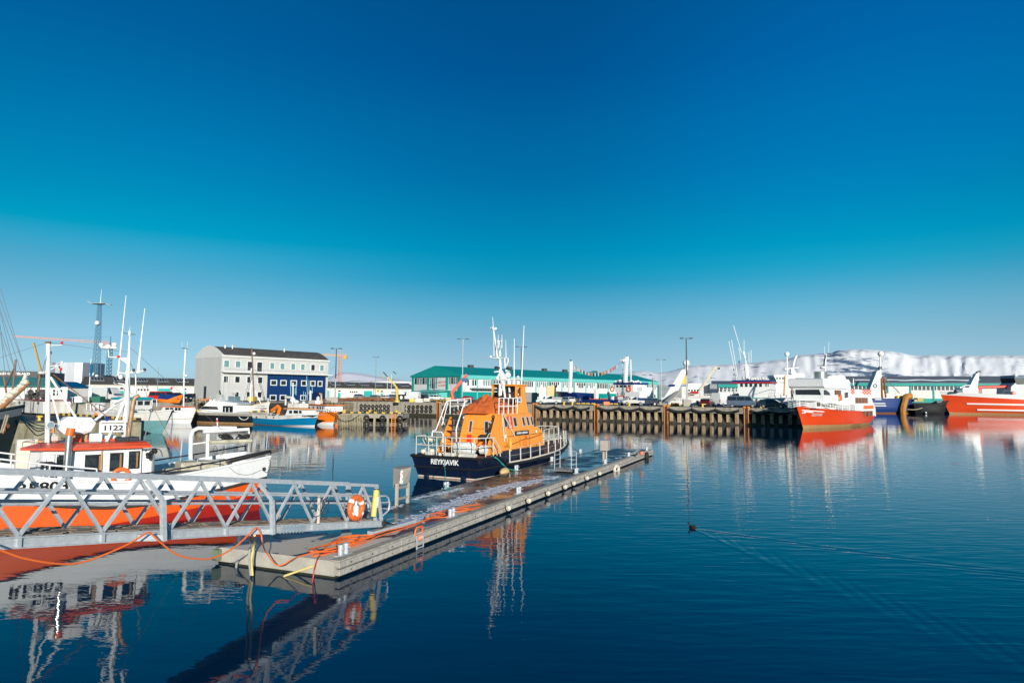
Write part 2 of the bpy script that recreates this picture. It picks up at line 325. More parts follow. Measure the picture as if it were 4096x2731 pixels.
def mountain(name, prof, D, px0, px1, step, depth, m, gul, seed):
    rows = []; NR = 60
    cols = [px0 + step * i for i in range(int((px1 - px0) / step) + 1)]
    top = [at(px, interp(prof, px), D) for px in cols]
    for j in range(NR + 1):
        v = j / NR; row = []
        for px, tp in zip(cols, top):
            # from the foot towards the crest: a long skirt, a steeper upper band, then the smooth plateau edge; gullies are cut into the height
            hv = 0.34 * (v / 0.5) ** 1.2 if v < 0.5 else (0.34 + 0.56 * ((v - 0.5) / 0.3) if v < 0.80 else 0.90 + 0.10 * math.sin(math.pi / 2 * (v - 0.80) / 0.20))
            gx = px / 60.0; k = smooth_(v / .3) * (1 - smooth_((v - .82) / .16))
            rid = abs(fbm(gx + 1.2 * fbm(gx * .5, v * 1.8, 3, seed + 9), v * 1.1, 4, seed) * 2 - 1)
            am = .35 + .9 * smooth_((fbm(gx * .16, 1.7, 2, seed + 2) - .35) / .3)
            y = D - depth * (1 - v)
            z = max(0, tp.z * hv - tp.z * gul * k * am * (0.55 - rid)) - (1 - v) * 4 + tp.z * 0.05 * k * (fbm(gx * 3, v * 9, 3, seed + 4) - 0.5)
            row.append(V(tp.x * (y / D), y, z))
        rows.append(row)
    g = MB(smooth=True); g.grid(rows)
    o = g.build(name, m, smooth=True)
    for p in o.data.polygons: p.use_smooth = True
    return tag(o, kind='structure')
mountain('mountain', ESJA, 7000, 2300, 4900, 9, 2600, snow_mat('snow', (0.88, 0.88, 0.89), (0.11, 0.17, 0.27), 0.605, 420), .11, 3)  # blue of the shaded cliffs is put into the second colour
FAR = [(1180, 1570), (1250, 1545), (1310, 1515), (1360, 1489), (1415, 1490), (1450, 1493), (1500, 1505), (1560, 1512), (1660, 1530), (1760, 1560)]
mountain('hills', FAR, 9500, 1180, 1760, 12, 1500, snow_mat('hazy_snow', (0.66, 0.66, 0.74), (0.40, 0.40, 0.48), 0.66, 420), .15, 8)  # distance haze is put into both colours
# ================================================================== floating pontoon and what stands on it
def rebase(root, loc):
    loc = Vector(loc); root.location = loc
    def sh(o):
        for c in [q for q in bpy.data.objects if q.parent == o]:
            if c.type == 'MESH': c.data.transform(Matrix.Translation(-loc))
            sh(c)
    sh(root); return root
DZ = 0.45
C0 = onz(1337, 2243, DZ); C1 = onz(2606, 1797, DZ)
PA = math.atan2(C1.y - C0.y, C1.x - C0.x); PL = (C1 - C0).length; PW = 3.95
def deck_mat():
    m = bpy.data.materials.new('wet_deck'); m.use_nodes = True; n = m.node_tree.nodes; l = m.node_tree.links; b = n['Principled BSDF']
    t = n.new('ShaderNodeTexCoord'); sx = n.new('ShaderNodeSeparateXYZ'); l.new(t.outputs['Object'], sx.inputs[0])
    mp = n.new('ShaderNodeMapping'); mp.inputs['Scale'].default_value = (0.55, 1.0, 1); l.new(t.outputs['Object'], mp.inputs[0])
    z = n.new('ShaderNodeTexNoise'); z.inputs['Scale'].default_value = 1.0; z.inputs['Detail'].default_value = 4; z.inputs['Distortion'].default_value = 1.2; l.new(mp.outputs[0], z.inputs['Vector'])
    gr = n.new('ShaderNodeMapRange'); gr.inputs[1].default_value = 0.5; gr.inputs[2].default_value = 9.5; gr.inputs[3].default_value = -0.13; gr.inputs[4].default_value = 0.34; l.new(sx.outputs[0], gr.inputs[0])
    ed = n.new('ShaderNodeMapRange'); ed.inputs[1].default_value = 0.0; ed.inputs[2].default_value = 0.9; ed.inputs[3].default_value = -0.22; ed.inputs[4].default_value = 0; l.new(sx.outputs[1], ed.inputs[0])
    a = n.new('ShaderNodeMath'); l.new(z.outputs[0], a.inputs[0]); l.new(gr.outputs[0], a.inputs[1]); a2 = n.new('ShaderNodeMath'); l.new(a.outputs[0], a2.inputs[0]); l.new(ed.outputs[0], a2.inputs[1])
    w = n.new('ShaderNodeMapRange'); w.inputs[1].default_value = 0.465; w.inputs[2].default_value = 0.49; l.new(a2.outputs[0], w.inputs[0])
    f = n.new('ShaderNodeTexNoise'); f.inputs['Scale'].default_value = 22; f.inputs['Detail'].default_value = 6; l.new(t.outputs['Object'], f.inputs['Vector'])
    cr = n.new('ShaderNodeMapRange'); cr.inputs[3].default_value = 0.75; cr.inputs[4].default_value = 1.25; l.new(f.outputs[0], cr.inputs[0])
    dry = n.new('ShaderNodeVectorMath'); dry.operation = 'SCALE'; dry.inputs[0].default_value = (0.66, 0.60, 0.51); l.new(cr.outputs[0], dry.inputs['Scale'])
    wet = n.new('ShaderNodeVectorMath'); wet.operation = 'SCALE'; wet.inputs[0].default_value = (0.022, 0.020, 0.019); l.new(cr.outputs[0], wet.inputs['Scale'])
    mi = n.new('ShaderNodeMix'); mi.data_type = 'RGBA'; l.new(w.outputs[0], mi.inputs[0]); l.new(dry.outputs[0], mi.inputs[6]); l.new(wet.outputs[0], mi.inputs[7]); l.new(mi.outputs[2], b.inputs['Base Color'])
    p2 = n.new('ShaderNodeTexNoise'); p2.inputs['Scale'].default_value = 0.8; p2.inputs['Detail'].default_value = 4; l.new(t.outputs['Object'], p2.inputs['Vector'])
    rr = n.new('ShaderNodeMapRange'); rr.inputs[1].default_value = 0.4; rr.inputs[2].default_value = 0.6; rr.inputs[3].default_value = 0.12; rr.inputs[4].default_value = 0.42; l.new(p2.outputs[0], rr.inputs[0])
    mr = n.new('ShaderNodeMix'); l.new(w.outputs[0], mr.inputs[0]); mr.inputs[2].default_value = 0.9; l.new(rr.outputs[0], mr.inputs[3]); l.new(mr.outputs[0], b.inputs['Roughness'])
    bp = n.new('ShaderNodeBump'); bp.inputs['Strength'].default_value = 0.25; bp.inputs['Distance'].default_value = 0.006; l.new(f.outputs[0], bp.inputs['Height']); l.new(bp.outputs[0], b.inputs['Normal'])
    return m
def hull_conc():                                        # pale concrete with the dark weed line at the water
    m = mat('pontoon_concrete', (0.46, 0.43, 0.37), 0.85, var=0.15, scale=2.2, dirt=0.15, dcol=(0.2, 0.17, 0.12), bump=0.2, bscale=20)
    return m
WEED = mat('weed', (0.025, 0.026, 0.012), 0.8, var=0.5, scale=9)
TIMBER = mat('grey_timber', (0.42, 0.385, 0.34), 0.8, var=0.25, scale=5, dirt=0.3, dcol=(0.17, 0.14, 0.11), streak=False, bump=0.4, bscale=18)
TIMBER2 = mat('dark_timber', (0.13, 0.11, 0.09), 0.85, var=0.3, scale=5)
PT = thing('pontoon', 'long concrete floating pontoon with wet deck and grey timber sides beside the rescue boat', 'pontoon', (C0.x, C0.y, 0), PA)
b = MB(); b.box((0, 0, -0.5), (PL, PW, DZ - 0.004)); b.build('float', hull_conc(), PT)
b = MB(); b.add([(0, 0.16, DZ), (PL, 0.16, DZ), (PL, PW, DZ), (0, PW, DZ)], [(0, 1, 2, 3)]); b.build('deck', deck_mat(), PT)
b = MB(); b.box((-0.012, -0.012, -0.3), (PL + 0.012, PW + 0.012, 0.055)); b.build('weed_line', WEED, PT)
x = 0.0; k = 0
tb = MB(); tl = MB()
while x < PL - 0.3:
    ln = random.choice((2.6, 3.0, 3.4)); e = min(PL, x + ln)
    for zz in (0.265, 0.075):
        j = random.uniform(-.008, .008)
        tb.bbox((x + 0.012, -0.17 + j, zz), (e - 0.012, -0.004, zz + 0.155), 0.012)
        tl.bbox((x + 0.012, PW + 0.004, zz), (e - 0.012, PW + 0.16, zz + 0.155), 0.012)
        for q in range(3): tb.tube([(x + (q + .5) * (e - x) / 3, -0.16, zz + .08), (x + (q + .5) * (e - x) / 3, -0.186, zz + .08)], 0.02, 6, 1)
    x = e
tb.build('waling', [TIMBER, DARKM], PT); tl.build('waling', TIMBER, PT)
b = MB(); b.bbox((0.0, -0.15, DZ - .028), (PL, 0.15, DZ + 0.022), .012); b.build('edge_beam', mat('edge_timber', (0.40, 0.37, 0.30), .85, var=.3, scale=4, dirt=.4, dcol=(.10, .09, .05), streak=False), PT)
b = MB(); b.bbox((PL + .004, 0, .22), (PL + .17, 1.0, .43), .012); b.bbox((PL + .004, 0, .02), (PL + .17, 1.0, .2), .012); b.build('end_timber', TIMBER, PT)
b = MB(); b.box((-0.16, PW - .1, .1), (-.012, PW + .1, .4)); b.build('corner_block', mat('greenish_timber', (.16, .2, .13), .8), PT)

# slush ice left along the middle of the deck
def ploc(x, y, z=DZ): return Matrix.Translation((C0.x, C0.y, 0)) @ Matrix.Rotation(PA, 4, 'Z') @ V(x, y, z)
def p2l(px, py, z=DZ):
    q = onz(px, py, z); d = q - V(C0.x, C0.y, 0); c, s = math.cos(PA), math.sin(PA); return (d.x * c + d.y * s, -d.x * s + d.y * c)
ice = MB(smooth=True)
def slush(pts, wid, n, rs):
    for i in range(n):
        u = random.random() * (len(pts) - 1); k = int(u); f = u - k
        lx = pts[k][0] * (1 - f) + pts[k + 1][0] * f; ly = pts[k][1] * (1 - f) + pts[k + 1][1] * f
        lx += random.gauss(0, .3); ly += random.gauss(0, wid); r = random.uniform(*rs)
        if not 0.35 < ly < PW - .05: continue
        p = ploc(lx, ly, DZ + 0.004); m_ = random.randint(7, 9); ph = random.random() * 6
        ring = lambda q, h: [p + V(r * q * rj[i_] * math.cos(ph + 6.283 * i_ / m_), r * q * rj[i_] * math.sin(ph + 6.283 * i_ / m_) * 0.8, h) for i_ in range(m_)]
        rj = [random.uniform(.6, 1.25) for _ in range(m_)]
        ice.rings([ring(1, 0), ring(.85, r * .16), ring(.35, r * .22)])
slush([p2l(1735, 2040), p2l(1900, 1985), p2l(2030, 1945), p2l(2130, 1925)], .24, 900, (.03, .12))
slush([p2l(1630, 2085), p2l(1700, 2060)], .22, 120, (.04, .13)); slush([p2l(1655, 1995), p2l(1770, 1970), p2l(1830, 1955)], .07, 150, (.04, .13))
slush([p2l(2170, 1918), p2l(2215, 1908)], .10, 90, (.05, .16)); slush([p2l(1545, 2031), p2l(1590, 2029)], .06, 30, (.04, .1)); slush([p2l(2465, 1832), p2l(2485, 1829)], .05, 16, (.04, .1))
slush([p2l(2060, 1935), p2l(2150, 1920), p2l(2220, 1905)], .25, 80, (.03, .09))
tag(ice.build('slush_ice', mat('ice', (0.42, 0.44, 0.50), 0.35, var=.3, scale=9)), 'crusted patches of melting slush ice along the middle of the pontoon deck', 'ice', kind='stuff')

# bollards
def bollard(px, py, label):
    x, y = p2l(px, py); t = thing('mooring_bollard', label, 'bollard', ploc(x, y), PA, 'twin bollards on the pontoon')
    b = MB(); b.bbox((-.26, -.12, 0.002), (.26, .12, .03), .008); b.build('base_plate', STEEL, t)
    for s in (-.12, .12):
        b = MB(smooth=True); b.tube([(s, 0, .03), (s, 0, .27), (s, 0, .275), (s, 0, .30)], [.075, .075, .09, .085], 12); b.tube([(s - .02, 0, .2), (s, -.15, .2)], .018, 6); b.build('post', STEEL, t)
for px, py, lb in [(968, 2172, 'twin grey bollard under the gangway beside the yellow hose'), (1372, 2219, 'twin grey bollard in front of the near coil of orange hose'),
                   (1462, 2046, 'twin bollard on the far edge just beyond the gangway end'), (1806, 2067, 'twin grey bollard beside the second orange hose loop'),
                   (1785, 1953, 'twin bollard wrapped in teal rope below the navy transom'), (2074, 1974, 'twin bollard on the open-water edge halfway along the slush'),
                   (2065, 1881, 'twin bollard holding the teal rope beside the navy hull'), (2207, 1844, 'twin bollard with a red mark near the boat bow'),
                   (2305, 1893, 'twin bollard against the boarding step platform'), (2421, 1855, 'twin bollard at the foot of the far power box'),
                   (2515, 1825, 'twin bollard beside the pile of planks'), (2587, 1802, 'farthest twin bollard at the very end of the pontoon'), (2321, 1812, 'twin bollard with the bow line on the far edge')]:
    bollard(px, py, lb)

# fenders on the open-water side
for i, (px, py, lb) in enumerate([(2024, 2026, 'nearest pale cylinder fender hanging from the pontoon edge'), (2097, 1997, 'second pale cylinder fender from the near end'), (2179, 1968, 'third pale cylinder fender from the near end'),
                   (2242, 1943, 'cream cylinder fender just short of the boarding step'), (2292, 1929, 'pale cylinder fender below the boarding step'), (2351, 1910, 'short white cylinder fender between step and far power box'), (2427, 1893, 'small white fender half in the water near the pontoon end')]):
    x, y = p2l(px, py, .26); t = thing('fender', lb, 'fender', ploc(x, -.30, .25), PA + R(random.uniform(8, 30)), 'pale fenders along the pontoon')
    L = .24 if i < 5 else .15
    b = MB(smooth=True); b.tube([(-L - .06, 0, .0), (-L - .02, 0, 0), (-L, 0, 0), (L, 0, 0), (L + .02, 0, 0), (L + .06, 0, 0)], [.03, .07, .105, .105, .07, .03], 12)
    b.build('body', mat('fender_white', (.66, .60, .50), .6, var=.15, dirt=.2), t)
    b = MB(); b.tube([(-L, 0, .05), (-L - .05, .12, .16), (-L - .02, .32, .215)], .014, 5); b.build('lanyard', ROPE, t)
t = thing('tyre', 'white painted tyre hanging at the far part of the pontoon edge', 'tyre', ploc(p2l(2492, 1872, .2)[0], -.36, .12), PA)
b = MB(smooth=True); b.torus((0, 0, 0), (.5, 1, 0), .2, .1, 18, 8); b.build('ring', mat('fender_white', ''), t)
t = thing('tyre', 'black tyre hanging on the last metres of the pontoon edge', 'tyre', ploc(p2l(2575, 1822, .2)[0], -.30, .16), PA)
b = MB(smooth=True); b.torus((0, 0, 0), (0, 1, 0), .24, .11, 18, 8); b.build('ring', BLACK, t)

# power pedestals
PED = mat('pedestal_grey', (0.34, 0.31, 0.28), 0.5, .2, var=.1)
x, y = p2l(1607, 2017)
t = thing('power_pedestal', 'large grey service cabinet with safety sticker on two posts near the gangway end', 'pedestal', ploc(x, y), PA)
for i, (px, py) in enumerate([(1586, 2022), (1630, 2011)]):
    qx, qy = p2l(px, py); b = MB(); b.bar((qx - x, qy - y, 0.003), (qx - x, qy - y, .86 if i == 0 else .82), .1, .1, up=(1, 0, 0)); b.build('post', mat('post_tan', (.50, .44, .36), .6, var=.15), t)
    pp = (qx - x, qy - y)
    if i: 
        for z in (.25, .68):
            b = MB(); b.bar((p0[0], p0[1], z), (pp[0], pp[1], z), .05, .1); b.build('crossbar', PED, t)
    else: p0 = pp
b = MB()
wv = V(.92, -.39, 0)                                      # the cabinet faces the camera with two slanting panels
c, s = math.cos(-PA), math.sin(-PA); loc = lambda dx, dy, z: (dx * c - dy * s, dx * s + dy * c, z)
for zz, k in ((.80, .82), (1.42, 1.0)): pass
bot = [loc(-.36, -.02, .66), loc(-.05, -.22, .82), loc(.05, -.22, .82), loc(.26, .0, .84), loc(.2, .3, .84), loc(-.3, .3, .72)]
top = [loc(-.36, -.02, 1.42), loc(-.03, -.22, 1.40), loc(.05, -.22, 1.41), loc(.36, .0, 1.47), loc(.3, .32, 1.5), loc(-.3, .32, 1.47)]
b.rings([[Vector(q) for q in bot], [Vector(q) for q in top]]); cb = b.build('cabinet', PED, t)
b = MB(); b.add([loc(-.07, -.235, .87), loc(.05, -.235, .87), loc(.05, -.235, 1.34), loc(-.03, -.235, 1.34)], [(0, 1, 2, 3)]); st = b.build('sticker', WHITE2, t)
b = MB(); 
for z, dx, q in ((1.25, .045, 0), (1.12, -.045, 0), (1.02, .035, 0)): b.sph(loc(dx, -.238, z), .05, 8, 4, q, (.55, .2, 1))
b.build('pictogram', REDP, st)
b = MB(); b.sph(loc(-.05, -.238, 1.0), .04, 8, 4, 0, (.6, .2, 1)); b.build('pictogram', mat('sign_blue', (.02, .1, .35)), st)
b = MB()
for q in range(3): b.tube([loc(-.22 + q * .06, .02, .85), loc(-.22 + q * .06, .02, .2), loc(-.2 + q * .06, -.03, .04), loc(-.1 + q * .03, -.06, .02)], .014, 5)
b.build('cable', DARKM, t)
x, y = p2l(2415, 1846)
t = thing('power_pedestal', 'slim grey power box on a post near the far end of the pontoon', 'pedestal', ploc(x, y), PA)
b = MB(); b.bar((0, 0, .003), (0, 0, .8), .12, .12); b.build('post', mat('post_tan', ''), t)
b = MB(smooth=True); b.tube([(.18, -.12, .003), (.18, -.12, .85)], .06, 8); b.build('pipe', mat('post_tan', ''), t)
b = MB(); b.bbox((-.32, -.34, .74), (.32, .18, 1.42), .02); b.build('cabinet', mat('cabinet_tan', (.46, .41, .36), .5, .1), t)
b = MB(); b.tube([(-.2, .2, 1.1), (-.3, .3, .8), (-.3, .1, .4), (-.1, .05, .05)], .015, 5); b.build('cable', DARKM, t)

# boarding step with two hooped rails
x, y = p2l(2262, 1885)
t = thing('boarding_step', 'low grating step with two tubular hoop rails on the pontoon deck', 'step', ploc(x, y), PA)
b = MB(); b.bbox((-.62, -.62, .06), (.62, .62, .14), .02)
for i in range(6): b.bar((-.7, -.6 + i * .24, .15), (.7, -.6 + i * .24, .15), .05, .02)
b.build('platform', mat('grating', (.30, .28, .27), .6, .3), t)
for yy in (-.5, .5):
    b = MB(smooth=True); b.tube([(-.48, yy, .14), (-.48, yy, 1.05), (-.44, yy, 1.13), (-.36, yy, 1.16), (.36, yy, 1.16), (.44, yy, 1.13), (.48, yy, 1.05), (.48, yy, .14)], .026, 8)
    for z in (.42, .68, .94): b.tube([(-.48, yy, z), (.48, yy, z)], .018, 6)
    b.build('handrail', STEEL, t)

# escape ladder over the edge
x, y = p2l(1703, 2135, .45)
t = thing('escape_ladder', 'short steel ladder with orange grab handle on the pontoon edge', 'ladder', ploc(x, -.2, .45), PA)
b = MB(smooth=True); b.tube([(-.22, .06, -.05), (-.22, .03, .14), (-.17, .02, .2), (.17, .02, .2), (.22, .03, .14), (.22, .06, -.05)], .03, 8); b.build('handle', ORANGE, t)
b = MB(); b.bbox((-.15, -.035, -.20), (.15, -.015, -.05), .005); pl = b.build('plate', mat('salmon_plate', (.9, .25, .14), .5), t)
text('lettering', 'STIGI', .10, mat('pale_salmon', (.92, .62, .5), .5), pl, (0, -.04, -.125), bold=.004)
b = MB()
for s in (-.2, .2): b.bar((s, -.015, -.02), (s, -.015, -.55), .05, .02, up=(0, 1, 0))
for z in (-.25, -.42): b.bar((-.2, -.02, z), (.2, -.02, z), .03, .03)
b.build('rails', STEEL, t)

# loose steel channel and planks on deck
a_, b_ = onz(1481, 2132, .5), onz(1655, 2083, .5)
t = tag(MB().bar(V(0, 0, 0), V((b_ - a_).length, 0, 0), .22, .10).build('steel_channel', STEEL), 'loose galvanised steel channel lying on the deck beside the gangway end', 'beam'); t.location = a_ + V(0, 0, .008); t.rotation_euler = (0, 0, math.atan2(b_.y - a_.y, b_.x - a_.x))
for i, (p, q, lb) in enumerate([((2525, 1816), (2556, 1809), 'weathered plank leaning lowest in the timber pile at the pontoon end'), ((2531, 1820), (2566, 1814), 'weathered plank nearest the edge in the timber pile at the pontoon end'), ((2551, 1822), (2580, 1812), 'shortest plank under the orange float at the pontoon end')]):
    a_, b_ = onz(*p, .5), onz(*q, .52); m_ = MB(); m_.bar(V(0, 0, 0), b_ - a_ + V(0, 0, .18 * (i == 0)), .16, .05); o = tag(m_.build('plank', TIMBER), lb, 'plank', 'planks at the pontoon end'); o.location = a_ + V(0, 0, .03 + .055 * i)
b = MB(smooth=True); b.sph((0, 0, 0), .15, 10, 8); o = tag(b.build('float', mat('salmon_float', (.95, .22, .1), .5)), 'small orange float on the planks at the pontoon end', 'float'); o.location = onz(2566, 1812, .75)
# ================================================================== galvanised truss gangway
GP, GQ = at(0, 2147, 11.4), at(1530, 2079, 21.6)
GA = math.atan2(GQ.y - GP.y, GQ.x - GP.x); GL = math.hypot(GQ.x - GP.x, GQ.y - GP.y); GS = (GQ.z - GP.z) / GL
gd = V(math.cos(GA), math.sin(GA), 0); gn = V(-math.sin(GA), math.cos(GA), 0); GW = 1.05; GH = 1.0
def G(t, w=0, h=0): return V(GP.x, GP.y, GP.z) + gd * t + gn * w + V(0, 0, GS * t + h)
def gt(px): return facet(px, (GP.x, GP.y), GA)
T0, T1 = -7.5, GL
gw = thing('gangway', 'galvanised steel truss gangway with wooden walkway sloping down to the pontoon', 'gangway')
low = [gt(px) for px in (109, 442, 708, 928, 1111, 1262, 1400)]; hi = [gt(px) for px in (323, 612, 851, 1040, 1207, 1347)]
pitch = (low[-1] - low[0]) / 6
low = [low[0] + pitch * i for i in range(-5, 7)]; hi = [l + pitch * .5 for l in low]
for wi, w in enumerate((0.0, GW)):
    b = MB(); b.bar(G(T0, w, GH + .05), G(T1 - .36, w, GH + .05), .09, .085); b.build('top_chord', STEEL, gw)
    b = MB()                                             # I beam
    b.bar(G(T0, w, -.012), G(T1, w, -.012), .10, .024); b.bar(G(T0, w, -.10), G(T1, w, -.10), .016, .15); b.bar(G(T0, w, -.188), G(T1, w, -.188), .10, .024)
    for l in low:
        b.bar(G(l, w - .004, -.024), G(l, w - .004, -.176), .09, .07, up=gd)
    b.build('bottom_chord', STEEL, gw)
    for l, h in zip(low, hi):
        for a_, c_ in ((l, h), (h, l + pitch)):
            if c_ > T1 - .1 or a_ > T1 - .1: continue
            m_ = MB(); m_.bar(G(a_, w, 0 if a_ == l else GH), G(c_, w, GH if a_ == l else 0), .055, .055, up=gn); m_.build('diagonal', STEEL, gw)
    m_ = MB(); m_.bar(G(T1 - .42, w, 0), G(T1 - .42, w, GH), .06, .06, up=gn); m_.build('end_post', STEEL, gw)
    m_ = MB(); m_.bar(G(T1 - .05, w, 0), G(T1 - .36, w, GH + .06), .10, .06, up=gn); m_.build('end_post', STEEL, gw)
    s_ = .07 if w == 0 else -.07
    for h in (.52, .72):
        m_ = MB(smooth=True); m_.tube([G(T0, w + s_, h), G(T1 - .2, w + s_, h)], .028, 8)
        for l in low:
            for q in (l + pitch * .25, l + pitch * .75): m_.tube([G(q, w, h - .03), G(q, w + s_, h - .05), G(q, w + s_, h)], .008, 4)
        m_.build('handrail', STEEL, gw)
    m_ = MB(smooth=True); e = T1 - .2
    m_.tube([G(e - .1, w + s_, .72), G(e + .42, w + s_, .74), G(e + .60, w + s_, .68), G(e + .68, w + s_, .5), G(e + .62, w + s_, .28), G(e + .12, w + s_, .04)], .028, 8); m_.tube([G(e, w + s_, .52), G(e + .68, w + s_, .54)], .024, 6); m_.build('end_hoop', STEEL, gw)
# splice plate, end block, outriggers
ts = gt(1185); b = MB(); b.bar(G(ts - .45, -.066, -.1), G(ts + .45, -.066, -.1), .012, .17)
for i in range(7):
    for h in (-.165, -.04): b.tube([G(ts - .4 + i * .133, -.07, h), G(ts - .4 + i * .133, -.09, h)], .016, 6)
for i in range(8): b.tube([G(ts - .42 + i * .12, 0, -.19), G(ts - .42 + i * .12, 0, -.225)], .014, 6)
b.build('splice_plate', mat('splice_steel', (.46, .53, .58), .5, .4, var=.1), gw)
for px in (640, 1073):
    tt = gt(px) ; b = MB()
    b.bar(G(tt - .42, -.07, -.12), G(tt + .02, -.30, -.12), .10, .12); b.bar(G(tt, -.30, -.19), G(tt - .03, -.26, .62), .09, .09, up=gd); b.bar(G(tt - .03, -.26, .62), G(tt - .22, -.02, GH), .07, .07, up=gd); b.build('outrigger', STEEL, gw)
b = MB(); b.box((-.06, -.08, -.2), (.08, GW + .08, .0)); o = b.build('end_block', DARKM, gw); o.data.transform(Matrix.Translation(G(T1)) @ Matrix.Rotation(GA, 4, 'Z'))
b = MB(); pt = G(T1, 0, -.02); b.add([G(T1, .05, -.02), G(T1, GW - .05, -.02), G(T1 + .95, GW - .05, -.30 - GS * .95), G(T1 + .95, .05, -.30 - GS * .95)], [(0, 1, 2, 3)]); b.add([p - V(0, 0, .02) for p in (G(T1, .05, -.02), G(T1, GW - .05, -.02), G(T1 + .95, GW - .05, -.30 - GS * .95), G(T1 + .95, .05, -.30 - GS * .95))], [(3, 2, 1, 0)]); b.build('ramp_flap', DARKM, gw)
# walkway of short boards laid with gaps
WOOD = mat('walk_boards', (0.25, 0.19, 0.14), 0.85, var=.35, scale=3, dirt=.3, dcol=(.1, .08, .07), streak=False)
b = MB(); b.add([G(T0, .05, -.01), G(T1 - .02, .05, -.01), G(T1 - .02, GW - .05, -.01), G(T0, GW - .05, -.01)], [(0, 1, 2, 3)]); b.add([G(T0, .05, -.05), G(T1 - .02, .05, -.05), G(T1 - .02, GW - .05, -.05), G(T0, GW - .05, -.05)], [(3, 2, 1, 0)])
for row in range(7):
    w = .10 + row * (GW - .2) / 6.0; t = T0 + random.random() * .4
    while t < T1 - .4:
        ln = random.uniform(.28, .5); hh = random.choice((.012, .022, .03)); b.bar(G(t, w, hh - .01), G(min(t + ln, T1 - .05), w, hh - .01), .125, .03); t += ln + random.uniform(.03, .22)
b.build('walkway', WOOD, gw)
rebase(gw, G(T1, .5, -.2))

# things hung on the gangway
gx = lambda h: gn * -h
tt = gt(1421); c = G(tt, -.13, .40)
t = thing('lifebuoy', 'orange lifebuoy with four white bands hung on the end of the gangway', 'lifebuoy', c)
nrm = -gn; e1 = gd + V(0, 0, GS); e1.normalize()
b = MB(smooth=True); b.torus((0, 0, 0), nrm, .285, .088, 40, 12); b.build('ring', ORANGE, t)
up = V(0, 0, 1)
for q in (35, 145, 215, 325):
    b = MB(smooth=True); pts = [(e1 * math.cos(R(q + d)) + up * math.sin(R(q + d))) * .285 for d in (-9, -4, 4, 9)]; b.tube(pts, .093, 14); b.build('band', WHITE2, t)
b = MB(smooth=True); b.tube([(0, 0, -.25), (0, 0, -.22), (0, 0, .03), (0, 0, .08), (0, 0, .2), (0, 0, .22), (0, 0, .28)], [.06, .085, .085, .035, .035, .06, .04], 12); b.build('light_holder', WHITE2, t)
b = MB(smooth=True); b.tube([(e1 * math.cos(R(d)) + up * math.sin(R(d))) * (.37 + .06 * math.sin(R(d * 4))) - gn * .02 for d in range(180, 372, 12)], .008, 5); b.build('grab_line', mat('pink_cord', (.6, .2, .15), .8), t)
b = MB(); b.bar(e1 * -.5 + gn * .05, e1 * .52 + gn * .05, .03, .02); b.build('bracket', STEEL, t)
tt = gt(1492)
t = thing('rescue_tube', 'yellow storage tube with white label strapped to the last gangway post', 'tube', G(tt, -.12, .12))
b = MB(smooth=True); d = e1 * .16 + up; b.tube([V(0, 0, 0), d * .02, d * .80, d * .82], [.06, .085, .085, .07], 14); b.build('tube', mat('pale_yellow', (.85, .62, .16), .5, var=.08), t)
b = MB(smooth=True); b.tube([d * .80, d * .84], [.09, .09], 14); b.build('cap', DARKM, t)
b = MB(); b.bar(d * .28 - gn * .085 + e1 * .02, d * .6 - gn * .085 + e1 * .02, .08, .012, up=gn); b.build('label_sheet', WHITE2, t)
# wire reel on a post
tt = gt(1275)
t = thing('wire_reel', 'thin black wire hose reel on a tan post halfway to the lifebuoy', 'reel', G(tt, -.12, 0))
b = MB(); b.bar((0, 0, 0), (0, 0, .72), .07, .07); b.build('post', mat('post_pink', (.60, .50, .43), .6), t)
for s in (-1, 1):
    b = MB(smooth=True); cc = V(0, 0, .44) + e1 * (.12 * s) - gn * (.03 + .09 * (s > 0)); b.torus(cc, nrm + e1 * .3 * s, .25, .009, 28, 5)
    for k in range(4): a_ = R(45 + 90 * k); b.tube([cc, cc + (e1 * math.cos(a_) + up * math.sin(a_)) * .25], .006, 4)
    b.build('wheel', DARKM, t)

# orange hose slung along the gangway and coiled on the pontoon; each run is a length of the same hose
HOSE = mat('orange_hose', (0.90, 0.17, 0.03), 0.45, var=.06)
def curve(pts, n=6):
    pts = [Vector(p) for p in pts]; o = []
    for i in range(len(pts) - 1):
        p0, p1, p2, p3 = pts[max(i - 1, 0)], pts[i], pts[i + 1], pts[min(i + 2, len(pts) - 1)]
        for k in range(n):
            t = k / n; o.append(0.5 * ((2 * p1) + (p2 - p0) * t + (2 * p0 - 5 * p1 + 4 * p2 - p3) * t * t + (3 * p1 - p0 - 3 * p2 + p3) * t ** 3))
    return o + [pts[-1]]
def gw_at(px, py, off):                                   # on the vertical sheet that hangs just outside the gangway
    k = facet(px, (GP.x - gn.x * off, GP.y - gn.y * off), GA); q = V(GP.x, GP.y, 0) - gn * off + gd * k; return at(px, py, q.y)
runs = [[(-260, 2110), (-150, 2150), (0, 2199), (100, 2233), (238, 2254), (343, 2244), (497, 2183), (575, 2137), (598, 2129), (632, 2160)], [(632, 2160), (707, 2216), (790, 2234), (862, 2228), (940, 2186), (1005, 2127), (1028, 2110), (1044, 2136)]]
h = []
for r in runs: h += [gw_at(px, py, .32) for px, py in r]
h += [gw_at(1050, 2170, .30)]
end = [at(1062, 2202, 17.4), at(1100, 2254, 17.7), at(1128, 2259, 17.8), at(1160, 2242, 18.0)] + [onz(px, py, DZ + .03) for px, py in [(1190, 2227), (1235, 2214), (1285, 2205)]]
coil = []; cc = onz(1352, 2183, DZ + .03); pd = V(math.cos(PA), math.sin(PA), 0); pn = V(-pd.y, pd.x, 0)
